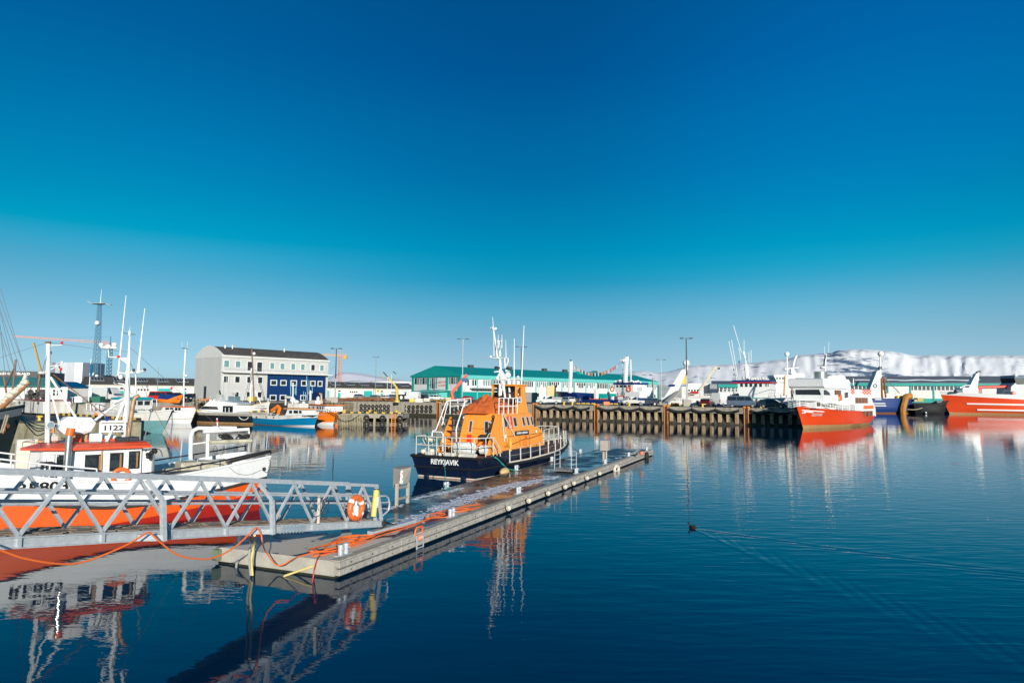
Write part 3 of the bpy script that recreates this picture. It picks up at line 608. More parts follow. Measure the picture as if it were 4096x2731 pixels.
for i in range(46):
    a_ = R(200 + i * 35); rr = 1 + .22 * math.sin(i * 1.7); coil.append(cc + pd * (.92 * rr * math.cos(a_) + .03 * i - .4) + pn * (.36 * rr * math.sin(a_)) + V(0, 0, .012 * (i % 5) + .01 * (i // 10)))
tail = [onz(px, py, DZ + .03) for px, py in [(1400, 2165), (1450, 2153), (1500, 2136), (1560, 2119), (1640, 2100), (1700, 2078)]]
fig8 = [onz(px, py, DZ + .05) for px, py in [(1730, 2063), (1760, 2048), (1830, 2030), (1900, 2018), (1926, 2019), (1915, 2028), (1860, 2042), (1790, 2054), (1735, 2070), (1705, 2072), (1702, 2064), (1730, 2052), (1775, 2053), (1800, 2060), (1780, 2067), (1740, 2069), (1722, 2062), (1760, 2045), (1840, 2034), (1880, 2034), (1850, 2041), (1780, 2050), (1720, 2074), (1690, 2086), (1640, 2107), (1560, 2129), (1500, 2150), (1440, 2176), (1380, 2192)]]
b = MB(smooth=True); b.tube(curve(h + end + coil + tail + fig8, 5), .017, 7)
tag(b.build('orange_hose', HOSE), 'long orange hose slung below the gangway and coiled on the pontoon deck', 'hose')
b = MB(smooth=True); b.tube(curve([onz(1390, 2188, DZ + .05), onz(1350, 2205, DZ + .03), onz(1300, 2212, DZ + .03), onz(1278, 2222, DZ + .04), at(1268, 2240, 17.92), at(1258, 2275, 17.95), at(1252, 2310, 17.9), at(1248, 2345, 17.9)], 6), .019, 7)
tag(b.build('red_hose', mat('red_hose', (.48, .03, .03), .5)), 'dark red hose hanging over the near end of the pontoon into the water', 'hose')
b = MB(smooth=True); b.tube(curve([gw_at(1003, 2140, -.1), at(1001, 2170, 18.2), at(996, 2230, 18.3), at(1000, 2275, 18.3), at(1003, 2300, 18.3)], 5), .032, 8)
tag(b.build('grey_hose', mat('grey_hose', (.34, .34, .33), .6)), 'grey hose hanging from the gangway into the water beside the yellow one', 'hose')
b = MB(smooth=True); b.tube(curve([gw_at(1018, 2140, -.1), at(1017, 2170, 18.1), at(1007, 2230, 18.2), at(1008, 2275, 18.2), at(1010, 2300, 18.2)], 5), .030, 8)
tag(b.build('yellow_hose', mat('yellow_hose', (.72, .55, .20), .6)), 'yellow hose hanging from the gangway into the water', 'hose')
b = MB(smooth=True); q = onz(1241, 2262, .28); b.tube([ploc(-.02, p2l(1241, 2262, .3)[1], .27), ploc(-.35, p2l(1180, 2305, 0)[1] + .25, .02), ploc(-.42, p2l(1180, 2305, 0)[1] + .3, -.1)], .028, 8)
tag(b.build('yellow_rope', mat('yellow_hose', '')), 'short yellow rope running from the pontoon end face into the water', 'rope')
b = MB(smooth=True); yy = p2l(945, 2228, .3)[1]; b.tube(curve([ploc(.0, yy - .05, .33), ploc(-.14, yy, .24), ploc(-.18, yy + .05, .1), ploc(-.18, yy + .06, -.1)], 4), .032, 8)
tag(b.build('hose_stub', mat('grey_hose', '')), 'short grey hose stub curling out of the pontoon end at the left', 'hose')
# ================================================================== boat building
def smooth01(x): x = max(0.0, min(1.0, x)); return x * x * (3 - 2 * x)
class Hull:
    def __init__(s, L, B, sheer, rows, ts=0.8, tw=0.6, rake=1.2, srake=0.2, bp=2.4, wp=1.7, keel=-0.6, full=0.93, N=30, mid=0.5, flare=1.2):
        s.L, s.B, s.sheer, s.rows = L, B, sheer, rows
        s.ts, s.tw, s.rake, s.srake, s.bp, s.wp, s.keel, s.full, s.N, s.mid, s.flare = ts, tw, rake, srake, bp, wp, keel, full, N, mid, flare
    def sh(s, u): return interp(s.sheer, u)
    def half(s, u, t, w=False):
        B = s.B / 2; r = s.tw if w else s.ts; p = s.wp if w else s.bp
        if u < .4: k = r + (1 - r) * math.sin(math.pi / 2 * u / .4)
        else: k = 1
        m_ = s.mid if not w else s.mid - .08
        if u > m_: k *= max(0.0, 1 - ((u - m_) / (1 - m_)) ** p)
        return B * k * (s.full if w else 1)
    def pos(s, u, z):
        zs = s.sh(u); t = (z - s.keel) / (zs - s.keel); t = max(0, min(1.2, t))
        b = s.half(u, t, True); d = s.half(u, t, False); q = t ** s.flare
        y = b + (d - b) * q
        if t < .3: y *= .75 + .25 * t / .3
        x = s.L * u - s.rake * (1 - t) * smooth01((u - .55) / .45) + s.srake * (1 - t) * smooth01((.25 - u) / .25)
        return x, y
    def surf(s, x, z):
        a, b = 0.0, 1.0
        for _ in range(30):
            m = (a + b) / 2
            if s.pos(m, z)[0] < x: a = m
            else: b = m
        return s.pos((a + b) / 2, z)[1]
    def us(s): return [1 - (1 - i / s.N) ** 1.35 for i in range(s.N + 1)]
    def build(s, parent, mats, name='hull'):
        g = MB(smooth=True); us = s.us()
        lv = []
        for j in range(len(s.rows)):
            fn, n, mi = s.rows[j]
            if j == len(s.rows) - 1: lv.append((fn, 1.0, None, mi)); break
            for k in range(n): lv.append((fn, k / n, s.rows[j + 1][0], mi))
        def zz(l, u):
            a = l[0](u) if callable(l[0]) else interp(l[0], u) if isinstance(l[0], list) else l[0]
            if l[2] is None: return a
            b = l[2](u) if callable(l[2]) else interp(l[2], u) if isinstance(l[2], list) else l[2]
            return a + (b - a) * l[1]
        for sd in (1, -1):
            for i in range(len(lv) - 1):
                r0, r1 = [], []
                for u in us:
                    for l, r in ((lv[i], r0), (lv[i + 1], r1)):
                        z = zz(l, u); x, y = s.pos(u, z); r.append(V(x, y * sd, z))
                g.grid([r0, r1] if sd == -1 else [r1, r0], lv[i][3])
        for i in range(len(lv) - 1):                       # transom
            a, b = zz(lv[i], 0), zz(lv[i + 1], 0); xa, ya = s.pos(0, a); xb, yb = s.pos(0, b)
            g.add([(xa, ya, a), (xa, -ya, a), (xb, -yb, b), (xb, yb, b)], [(0, 3, 2, 1)], lv[i][3])
        o = g.build(name, mats, parent)
        # weld the strips so that the shading runs smooth across them
        import bmesh
        bm = bmesh.new(); bm.from_mesh(o.data); bmesh.ops.remove_doubles(bm, verts=bm.verts, dist=0.002); bm.to_mesh(o.data); bm.free()
        try: o.data.set_sharp_from_angle(angle=R(35))
        except Exception: pass
        return o
    def deck(s, parent, m, drop=0.5, name='deck', u0=0.0, u1=1.0):
        g = MB(); a, b = [], []
        for u in s.us():
            if u < u0 or u > u1: continue
            z = s.sh(u) - drop; x, y = s.pos(u, z); a.append(V(x, y * .985, z)); b.append(V(x, -y * .985, z))
        g.grid([a, b]); return g.build(name, m, parent)
    def rail(s, parent, m, r=0.05, dz=0.0, name='gunwale', u0=0.0, u1=1.0, inset=0.0, post=None, pr=0.018, sides=(1, -1)):
        for sd in sides:
            g = MB(smooth=True); pts = []
            for u in s.us():
                if u < u0 - 1e-6 or u > u1 + 1e-6: continue
                z = s.sh(u); x, y = s.pos(u, z); pts.append(V(x, max(y - inset, 0) * sd, z + dz))
            g.tube(pts, r, 6)
            if post:
                for i in range(0, len(pts), post): g.tube([pts[i] - V(0, 0, dz), pts[i]], pr, 5)
            g.build(name, m, parent)
    def wrap(s, sd=1, off=0.012):
        return lambda q: V(q.x, sd * (s.surf(q.x, q.z) + off), q.z)
def lp(root, px, py, ax, val):
    """where a sight line meets the plane ax=val of a thing's own frame"""
    c, n = math.cos(root.rotation_euler.z), math.sin(root.rotation_euler.z); d = ray(px, py); o = V(0, 0, CAMZ) - root.location
    L = lambda q: V(q.x * c + q.y * n, -q.x * n + q.y * c, q.z)
    o, d = L(o), L(d); i = 'xyz'.index(ax); return o + d * ((val - o[i]) / d[i])
def pane(parent, quad, u0, u1, v0, v1, glass=None, frame=None, off=0.012, fw=0.035, name='window', deep=0.02):
    """a framed window on a wall quad (bl, br, tr, tl as seen from outside)"""
    q = [Vector(x) for x in quad]; P = lambda u, v: (q[0] * (1 - u) + q[1] * u) * (1 - v) + (q[3] * (1 - u) + q[2] * u) * v
    n = (q[1] - q[0]).cross(q[3] - q[0]).normalized(); c = [P(u0, v0), P(u1, v0), P(u1, v1), P(u0, v1)]
    ctr = sum(c, V(0, 0, 0)) / 4
    g = MB(); gl = glass or GLASS
    if frame is None:
        g.rings([[p - n * .03 for p in c], [p + n * off for p in c]]); return g.build(name, gl, parent)
    ex = (c[1] - c[0]).normalized() * fw; ey = (c[3] - c[0]).normalized() * fw
    o_ = [c[0] - ex - ey, c[1] + ex - ey, c[2] + ex + ey, c[3] - ex + ey]
    g.rings([[p - n * .02 for p in o_], [p + n * (off + deep) for p in o_]], cap=False)
    k = n * (off + deep)
    g.add([p + k for p in o_] + [p + k for p in c], [(0, 1, 5, 4), (1, 2, 6, 5), (2, 3, 7, 6), (3, 0, 4, 7)])
    g.rings([[p + k for p in c], [p + n * off * .5 for p in c]], cap=False)
    w = g.build(name, frame, parent); h = MB(); h.rings([[p - n * .01 for p in c], [p + n * off * .6 for p in c]]); h.build('pane', gl, w); return w
def house(parent, bot, top, m, name='cabin'):
    """walls between two plan outlines (list of (x,y,z))"""
    g = MB(); g.rings([[Vector(p) for p in bot], [Vector(p) for p in top]]); return g.build(name, m, parent)
def rect(x0, x1, y0, y1, z): return [(x0, y0, z), (x1, y0, z), (x1, y1, z), (x0, y1, z)]
def whip(parent, p, q, r=0.02, name='antenna', m=None):
    g = MB(smooth=True); p, q = Vector(p), Vector(q); g.tube([p, p + (q - p) * .35, q], [r, r * .8, r * .35], 6); return g.build(name, m or WHITE2, parent)
def mast(parent, pts, r, m=None, name='mast'):
    g = MB(smooth=True); g.tube(pts, r, 10); return g.build(name, m or WHITE2, parent)
def radar(parent, p, w=1.2, name='radar', m=None, rz=0.3):
    g = MB(smooth=True); p = Vector(p); g.tube([p, p + V(0, 0, .18), p + V(0, 0, .2), p + V(0, 0, .26)], [.14, .14, .07, .05], 10)
    d = V(math.cos(rz), math.sin(rz), 0) * w / 2; g.tube([p + V(0, 0, .32) - d, p + V(0, 0, .32) + d], .075, 6); return g.build(name, m or WHITE2, parent)
def dome(parent, p, r, name='radome', m=None):
    g = MB(smooth=True); p = Vector(p); g.tube([p + V(0, 0, -r * .95), p + V(0, 0, -r * .5)], [r * .55, r * .75], 12); g.sph(p, r, 12, 8); return g.build(name, m or WHITE2, parent)
def ring_buoy(parent, p, n, r=.3, name='lifebuoy'):
    g = MB(smooth=True); g.torus(p, n, r, r * .28, 20, 8); return g.build(name, ORANGE, parent)
def rails(parent, path, h, m=None, r=.02, bars=2, name='railing', post=1.2):
    """an upright railing along a 3D path"""
    g = MB(smooth=True); path = [Vector(p) for p in path]
    for k in range(bars): g.tube([p + V(0, 0, h * (k + 1) / bars) for p in path], r, 6)
    for a, b in zip(path, path[1:]):
        n = max(1, round((b - a).length / post))
        for i in range(n + 1): q = a + (b - a) * (i / n); g.tube([q, q + V(0, 0, h)], r, 6)
    return g.build(name, m or WHITE2, parent)
# ================================================================== red and white fishing boat behind the gangway
RB = thing('fishing_boat', 'orange and white wooden fishing boat with red-roofed wheelhouse moored behind the gangway', 'fishing boat', (-10.85, 29.5, 0), math.atan2(-.641, -.767))
ORHULL = mat('orange_hull', (0.80, 0.105, 0.012), 0.42, var=.08, scale=1.2, dirt=.12, dcol=(.35, .06, .02))
ANTI = mat('dark_red_hull', (0.42, 0.020, 0.012), 0.5, var=.15, scale=1.5, dirt=.25, dcol=(.15, .02, .015))
BWHITE = mat('boat_white', (0.80, 0.80, 0.80), 0.4, var=.04, scale=2, dirt=.10, dcol=(.45, .40, .33))
STRAKE = mat('tarred_wood', (0.03, 0.026, 0.022), 0.7, var=.4, scale=6)
LR = 15.6
def tab(*p): return [(x / LR, z) for x, z in p]
strake = tab((0, 1.38), (2, 1.08), (4, .84), (5.2, .78), (6.2, .84), (7.6, 1.06), (9, 1.34), (12, 1.9), (15.6, 2.7))
sheer = [(a, b + .84) for a, b in strake]
af = tab((0, .74), (3, .42), (6, .16), (9, .12), (15.6, .12))  # antifouling edge, raised at the stern to paint the hull's shade there
H = Hull(LR, 4.2, sheer, [(-.6, 2, 1), (af, 4, 0), ([(a, b - .10) for a, b in strake], 1, 3), ([(a, b + .02) for a, b in strake], 5, 2), (lambda u: interp(sheer, u), 1, 2)], ts=.74, tw=.5, rake=1.3, srake=.25, bp=2.6, wp=2.0, keel=-.6)
H.build(RB, [ORHULL, ANTI, BWHITE, STRAKE]); H.deck(RB, mat('deck_grey', (.30, .29, .27), .8, var=.2, dirt=.3), .62)
g = MB(smooth=True)
for sd in (1, -1):
    pts = []
    for u in H.us(): z = interp(strake, u) - .04; x, y = H.pos(u, z); pts.append(V(x, (y + .02) * sd, z))
    g.tube(pts, .06, 6)
g.build('rubbing_strake', STRAKE, RB)
H.rail(RB, BWHITE, .045, .0)
q = lp(RB, 170, 1948, 'y', 1.95)
text('registration', 'RE803', .44, mat('black_letters', (.02, .02, .02), .5), RB, (q.x, 1.9, q.z), (R(90), 0, R(180)), bold=.012, sx=1.3, wrap=H.wrap(1, .012))
# dark pipe rail on the after gunwale, with short white stanchions
H.rail(RB, mat('dark_rail', (.03, .035, .05), .4, .5), .03, .24, 'quarter_rail', 0.0, 0.36, .03, post=3, pr=.02)
# wheelhouse: side walls and a rounded front of facets
zb, zt = 1.15, 2.78
plan = [(4.72, -1.28), (7.05, -1.28), (7.65, -.85), (7.95, 0), (7.65, .85), (7.05, 1.28), (4.72, 1.28)]
WH = house(RB, [(x, y, zb) for x, y in plan], [(x + (.06 if x > 7.2 else 0), y * .97, zt) for x, y in plan], BWHITE, 'wheelhouse')
def wq(i): j = (i + 1) % 7; f = lambda k, z: V(plan[k][0], plan[k][1] * (1 if z == zb else .97), z); return [f(i, zb), f(j, zb), f(j, zt), f(i, zt)]
DKF = mat('window_seal', (.02, .02, .02), .5); CURT = mat('cabin_wood', (.30, .16, .06), .6)
side = wq(5)                                            # port wall, from the front corner aft
for a_, b_, v0, v1 in ((.26, .46, .42, .86), (.57, .74, .50, .88), (.83, .97, .53, .90)): 
    w = pane(RB, side, a_ if a_ > .3 else .24, b_, v0, v1, frame=DKF, fw=.02, deep=.01); g = MB(); ex = (side[1] - side[0])
    p = side[0] * (1 - b_) + side[1] * b_; h_ = (side[3] - side[0]); g.bar(p - ex * .03 + h_ * (v0 + .02) + V(0, .012, 0), p - ex * .03 + h_ * (v1 - .02) + V(0, .012, 0), .06, .01, up=(0, 1, 0)); g.build('curtain', CURT, w)
f1, f2, f3 = wq(4), wq(3), wq(2)
pane(RB, f1, .12, .46, .48, .89, frame=DKF, fw=.02, deep=.01); pane(RB, f1, .58, .92, .46, .88, frame=DKF, fw=.02, deep=.01)
w = pane(RB, f2, .55, .9, .48, .9, frame=DKF, fw=.02, deep=.01); pane(RB, f2, .12, .42, .48, .9, frame=DKF, fw=.02, deep=.01); pane(RB, f3, .2, .8, .48, .9, frame=DKF, fw=.02, deep=.01)
g = MB(smooth=True); c_ = (f1[0] + f1[1]) / 2; nn = V(.62, .78, 0); g.torus((f2[0] * .26 + f2[1] * .74) + V(0, 0, (zt - zb) * .69) * 1 + nn * .03, nn, .16, .015, 20, 6); g.build('clear_view_ring', STEEL, w)
ov = [(4.45, -1.5), (7.1, -1.5), (7.85, -1.02), (8.3, 0), (7.85, 1.02), (7.1, 1.5), (4.45, 1.5)]
RROOF = mat('red_roof', (.78, .09, .025), .35, var=.06, dirt=.1, dcol=(.4, .2, .2))
g = MB(); g.rings([[V(x, y, 2.74 + (.02 if x < 8 else -.02)) for x, y in ov], [V(x, y, 2.84 + (0 if x < 8 else -.03)) for x, y in ov], [V(5 + (x - 5) * .82, y * .78, 2.97) for x, y in ov]]); g.build('roof', RROOF, RB)
g = MB(smooth=True); g.tube([(x * .98 + .1, y * .95, 3.02) for x, y in ov], .012, 5)
for x, y in ov: g.tube([(x * .98 + .1, y * .95, 3.02), (x * .98 + .1, y * .95, 2.83)], .010, 5)
g.build('roof_rail', DARKM, RB)
# door post streak, buoy, locker on the after wall
g = MB(); g.bar((6.02, 1.31, 1.2), (6.0, 1.27, 2.74), .05, .04, up=(0, 1, 0)); g.build('door_post', mat('varnished_post', (.45, .28, .14), .6), RB)
q = lp(RB, 485, 1905, 'y', 1.42); ring_buoy(RB, (q.x, 1.38, max(q.z, 1.55)), (0, 1, .05), .26)
g = MB(); g.bbox((4.3, .3, 1.3), (4.7, 1.1, 2.62), .04); g.build('locker', BWHITE, RB)
# exhaust standing at the side with orange cap
q0, q1, q2 = lp(RB, 262, 1900, 'y', 1.55), lp(RB, 277, 1742, 'y', 1.55), lp(RB, 285, 1712, 'y', 1.55)
mast(RB, [(q0.x, 1.55, 1.1), (q1.x, 1.55, q1.z)], .11, STEELW, 'exhaust'); mast(RB, [(q1.x, 1.55, q1.z), (q2.x, 1.55, q2.z)], .135, ORANGE, 'exhaust_cap')
# things on the roof
g = MB(); a_, c_ = lp(RB, 459, 1776, 'y', .9), lp(RB, 555, 1762, 'y', .9); g.bbox((c_.x, .75, 2.99), (a_.x, 1.0, 3.14), .03); g.build('roof_box', DARKM, RB)
a_, c_ = lp(RB, 240, 1738, 'y', .3), lp(RB, 364, 1676, 'y', .3); mx_ = (a_.x + c_.x) / 2; zz0 = min(a_.z, 3.4)
prof = [(-.42, .12), (-.56, .42), (-.40, .62), (.32, .64), (.50, .50), (.56, .2), (.40, .04), (-.2, .02)]
g = MB(); g.rings([[V(mx_ + x * .55, .3 + y_ * .8, 3.28 + z * .95) for x, z in prof] if abs(y_) > .5 else [V(mx_ + x, .3 + y_, 3.25 + z) for x, z in prof] for y_ in (-.62, -.45, .45, .62)]); ra_ = g.build('covered_raft', BWHITE, RB)
g = MB(smooth=True)
for q in (-.25, .2): g.tube([(mx_ + q, -.45, 3.5), (mx_ + q, -.3, 3.9), (mx_ + q, .3, 3.91), (mx_ + q * .3, .8, 3.75), (mx_ + q, .78, 3.35)], .012, 5)
g.build('lashing', ROPE, ra_)
g = MB(); g.bbox((mx_ - .35, .1, 2.97), (mx_ + .25, .6, 3.28), .02); g.build('raft_cradle', mat('cradle_wood', (.38, .25, .13), .7), RB)
a_ = lp(RB, 218, 1750, 'y', .2); g = MB(smooth=True); g.bbox((a_.x - .18, .0, 2.95), (a_.x + .18, .4, 3.30), .1); g.build('canvas_bag', mat('canvas', (.55, .52, .46), .9), RB)
a_, c_ = lp(RB, 352, 1768, 'y', .4), lp(RB, 404, 1748, 'y', .4); g = MB(); g.bbox((c_.x, .1, 2.97), (a_.x, .7, 3.28), .03); g.bbox((c_.x - .5, -.3, 2.97), (c_.x - .05, .4, 3.18), .03); g.build('roof_locker', BWHITE, RB)
a_, c_ = lp(RB, 400, 1722, 'y', .5), lp(RB, 500, 1700, 'y', .5)
g = MB(); g.bbox((c_.x, .5, 3.30), (a_.x, .56, 3.62), .02)
bd = g.build('number_board', BWHITE, RB); text('number', '1122', .26, mat('black_letters', ''), bd, ((a_.x + c_.x) / 2, .575, 3.46), (R(90), 0, R(180)), bold=.006, sx=1.3)
g = MB(smooth=True)
for x in (a_.x, c_.x): g.tube([(x, .53, 2.95), (x, .53, 3.7)], .04, 8)
g.tube([(a_.x, .53, 3.7), (c_.x, .53, 3.7)], .05, 8); g.build('board_frame', BWHITE, RB)
g = MB(smooth=True); m0 = lp(RB, 425, 1700, 'y', .5); g.tube([(m0.x, .53, 3.72), (m0.x, .53, 3.9)], .055, 8); g.build('blue_lamp', mat('blue_lamp', (.01, .03, .30), .2), RB)
def Lp(px, py, y): return lp(RB, px, py, 'y', y)
# fore mast with arms, stays and floodlight
m0, m1 = Lp(190, 1790, 0), Lp(193, 1368, 0)
fm = mast(RB, [(m0.x, 0, 2.6), (m1.x, 0, m1.z - .05)], [.085, .075], BWHITE, 'fore_mast')
g = MB(smooth=True); g.tube([m1 - V(0, 0, .05), m1 + V(0, 0, .02)], .09, 10); g.build('mast_cap', RUST, fm)
g = MB(smooth=True)
for (p0, p1, p2, p3) in (((200, 1382), (247, 1380), (247, 1371), None), ((200, 1464), (248, 1460), (248, 1450), None), ((200, 1480), (228, 1465), (238, 1480), None)):
    g.tube([Lp(*p0, 0), Lp(*p1, 0), Lp(*p2, 0)], .022, 6)
g.build('mast_arm', BWHITE, fm)
for px, py, mm in ((247, 1371, REDP), (248, 1450, BWHITE), (243, 1476, REDP), (201, 1411, DARKM)):
    g = MB(smooth=True); p = Lp(px, py, 0); g.tube([p - V(0, 0, .05), p + V(0, 0, .05)], .045, 8); g.build('lantern', mm, fm)
for a_, c_, r_, nm, mm in (((202, 1508), (305, 1672), .042, 'stay_tube', BWHITE), ((200, 1550), (245, 1725), .032, 'stay_tube', BWHITE), ((212, 1497), (440, 1675), .018, 'boom', RUST)):
    g = MB(smooth=True); p, q = Lp(*a_, 0), Lp(*c_, .5); g.tube([p, q], r_, 8); g.build(nm, mm, RB)
p = Lp(200, 1700, .6); g = MB(smooth=True); d = V(-.3, .9, .05).normalized(); g.tube([p - d * .18, p - d * .1, p + d * .02, p + d * .04], [.05, .13, .145, .135], 14); fl = g.build('floodlight', BWHITE, RB)
g = MB(smooth=True); g.tube([p + d * .03, p + d * .05], .115, 14); g.build('lens', mat('lens', (.25, .33, .36), .05, var=.3), fl)
g = MB(smooth=True); g.tube([p - d * .1 - V(0, 0, .1), V(p.x, p.y - .1, 2.9)], .035, 8); g.build('post', BWHITE, fl)
# main mast: plated foot, tripod, platform, domes, lamps and whips
b0, b1, b2, b3 = Lp(503, 1690, 0), Lp(508, 1600, 0), Lp(512, 1490, 0), Lp(519, 1345, 0)
mm_ = mast(RB, [(b0.x, 0, 2.9), (b0.x, 0, b0.z), b1, b2, Lp(515, 1440, 0), b3], [.13, .13, .10, .08, .06, .028], BWHITE, 'main_mast')
for a_, c_, y0, r_ in (((498, 1592), (360, 1695), .3, .05), ((503, 1596), (418, 1785), .8, .055), ((505, 1590), (455, 1612), .2, .05)):
    g = MB(smooth=True); g.tube([Lp(*a_, 0), Lp(*c_, y0)], r_, 8); g.build('tripod_leg', BWHITE, mm_)
g = MB(); g.prism([(Lp(443, 1592, .05).x, b1.z), (Lp(505, 1592, .05).x, b1.z + .02), (Lp(490, 1622, .05).x, Lp(490, 1622, .05).z)], -.03, .03); g.build('gusset', BWHITE, mm_)
g = MB(); g.prism([(Lp(472, 1430, .0).x, Lp(472, 1430, 0).z), (Lp(520, 1430, 0).x, Lp(520, 1430, 0).z), (Lp(515, 1465, 0).x, Lp(515, 1465, 0).z)], -.05, .05); g.build('gusset', BWHITE, mm_)
g = MB(smooth=True); g.tube([Lp(480, 1430, 0), Lp(435, 1428, 0), Lp(433, 1400, 0)], .03, 6); p = Lp(433, 1394, 0); g.tube([p + V(-.26, 0, .04), p + V(.26, 0, .04)], .05, 6); g.build('dome_arm', BWHITE, mm_)
for px, py, r_ in ((404, 1379, .085), (457, 1379, .095), (433, 1386, .09)): dome(mm_, Lp(px, py, 0), r_)
g = MB(smooth=True); g.tube([Lp(500, 1490, 0), Lp(556, 1490, 0), Lp(556, 1478, 0)], .04, 6); g.tube([Lp(474, 1490, 0), Lp(505, 1494, 0)], .03, 6); g.tube([Lp(556, 1484, 0), Lp(580, 1486, 0)], .025, 6); g.tube([Lp(465, 1532, 0), Lp(495, 1536, 0), Lp(500, 1550, 0)], .025, 6); g.build('yard', BWHITE, mm_)
for px, py in ((533, 1482), (577, 1480), (462, 1530)):
    p = Lp(px, py, .05); g = MB(smooth=True); g.sph(p, .07, 10, 6); g.build('spotlight', BWHITE, mm_); g = MB(smooth=True); g.sph(p + V(0, .04, .02), .058, 10, 6); g.build('lens', DARKM, mm_)
p = Lp(482, 1508, 0); g = MB(smooth=True); g.sph(p, .08, 10, 8, 0, (1, 1, 1.2)); g.build('horn', BWHITE, mm_)
for a_, c_ in (((472, 1503), (504, 1182)), ((550, 1488), (579, 1233)), ((555, 1480), (568, 1325))): whip(mm_, Lp(*a_, 0), Lp(*c_, 0), .035)
p = Lp(518, 1333, 0); g = MB(smooth=True); g.sph(p, .05, 10, 8, 0, (1, 1, 2.6)); g.build('antenna_bulb', BWHITE, mm_); whip(mm_, p, p + V(0, 0, .28), .012)
g = MB(smooth=True); g.tube([Lp(494, 1332, 0), Lp(541, 1338, 0)], .012, 5); g.build('antenna_cross', DARKM, mm_)
g = MB(smooth=True); p = Lp(474, 1428, 0); g.tube([p - V(0, 0, .03), p + V(0, 0, .06)], .06, 8); g.build('lantern', REDP, mm_)
# rusty exhaust with a bent head, and a thin derrick
g = MB(smooth=True); g.tube([Lp(508, 1770, .6), Lp(528, 1640, .6), Lp(533, 1605, .6), Lp(540, 1590, .6), Lp(558, 1582, .6)], [.09, .085, .085, .085, .08], 10); g.build('rusty_exhaust', mat('rusty_pipe', (.42, .27, .16), .55, .3, var=.35, scale=5, dirt=.4, dcol=(.18, .08, .03)), RB)
g = MB(smooth=True); g.tube([Lp(572, 1772, .7), Lp(606, 1640, .7)], .022, 6); g.build('derrick', STEELW, RB); g = MB(smooth=True); p = Lp(605, 1641, .7); g.torus(p, (0, 1, 0), .05, .02, 12, 6); g.build('pulley', DARKM, RB)
# fore deck: rails, black trestle, white locker with orange post
q = [Lp(-220, 1868, 1.75), Lp(-100, 1858, 1.8), Lp(0, 1855, 1.82), Lp(180, 1853, 1.82), Lp(378, 1849, 1.72)]
zr = 2.38
def top_rail(y, x0, x1, n, name='bow_rail'):
    g = MB(smooth=True); pts = [V(x1 + (x0 - x1) * i / n, y, 0) for i in range(n + 1)]
    P = [V(p.x, (min(abs(y), H.surf(p.x, H.sh(p.x / LR)) - .08)) * (1 if y > 0 else -1), H.sh(p.x / LR) + .42) for p in pts]; g.tube(P, .03, 8)
    for p in P[::2]: g.tube([V(p.x, p.y, H.sh(p.x / LR) - .6), p], .025, 6)
    return g, P
g, P = top_rail(1.72, 6.2, 14.5, 12); g.tube([P[0], P[0] + V(-.42, -.1, -.55)], .03, 8); g.build('bow_rail', BWHITE, RB)
g, P = top_rail(-1.72, 7.2, 14.5, 12); g.build('bow_rail', BWHITE, RB)
p = Lp(185, 1850, 1.35); g = MB(); zf = 1.35
for dx, dy in ((-.22, .1), (.22, .1), (-.22, -.25), (.22, -.25)): g.bar((p.x + dx * .4, 1.45 + dy * .4, p.z), (p.x + dx, 1.45 + dy, zf), .06, .06)
g.bbox((p.x - .2, 1.2, p.z - .03), (p.x + .2, 1.6, p.z + .03), .02); g.build('black_trestle', BLACK, RB)
p = Lp(105, 1790, -1.1); g = MB(); g.bbox((p.x - .35, -1.5, 1.3), (p.x + .3, -.9, 3.05), .03); g.build('fore_locker', mat('cream_locker', (.70, .64, .55), .6, var=.08, dirt=.2), RB)
g = MB(); g.bar((p.x - .37, -.86, 1.3), (p.x - .37, -.86, 3.0), .14, .12); g.build('orange_post', mat('varnish', (.55, .24, .06), .5), RB)
# after deck: moss-grown box, long troughs, gantry with hanging roller and nets, pump on a post
MOSS = mat('mossy_box', (.52, .48, .36), .85, var=.25, scale=3, dirt=.5, dcol=(.20, .18, .10), streak=False)
a_, c_ = Lp(723, 1868, .2), Lp(930, 1812, .2); g = MB(); g.bbox((c_.x, -.7, 1.25), (a_.x, .3, 2.02), .05); g.build('fish_box', MOSS, RB)
a_, c_ = Lp(910, 1852, 1.0), Lp(1108, 1815, 1.0); TR = mat('brown_trough', (.16, .135, .12), .6, var=.15)
g = MB(); g.rings([[V(x, 1.0 + dy, z + dz) for dy, dz in ((-.28, .14), (-.2, 0), (.2, 0), (.28, .14), (.22, .14), (.16, .05), (-.16, .05), (-.22, .14))] for x, z in ((a_.x, 1.98), (c_.x, 2.36))]); g.build('line_trough', TR, RB)
a_, c_ = Lp(655, 1880, 1.2), Lp(800, 1865, 1.2); g = MB(); g.bbox((c_.x - .4, .8, 1.35), (a_.x, 1.35, 1.78), .03); g.build('dark_locker', TR, RB)
g = MB(smooth=True); y_ = -.35
g.tube([Lp(762, 1835, y_), Lp(763, 1745, y_), Lp(772, 1722, y_), Lp(792, 1712, y_), Lp(880, 1714, y_)], .085, 10)
g.tube([Lp(829, 1828, y_ + .5), Lp(832, 1735, y_ + .5)], .075, 10); g.tube([Lp(770, 1776, y_), Lp(829, 1768, y_ + .5)], .035, 6)
g.tube([Lp(812, 1726, y_ + .5), Lp(905, 1722, y_ + .5), Lp(996, 1716, y_ + .5)], .07, 8); g.tube([Lp(850, 1710, y_), Lp(945, 1711, y_)], .07, 8); g.tube([Lp(996, 1718, y_ + .5), Lp(996, 1758, y_ + .5)], .035, 6)
g.tube([Lp(870, 1704, y_), Lp(868, 1672, y_)], .03, 6); g.build('gantry', BWHITE, RB)
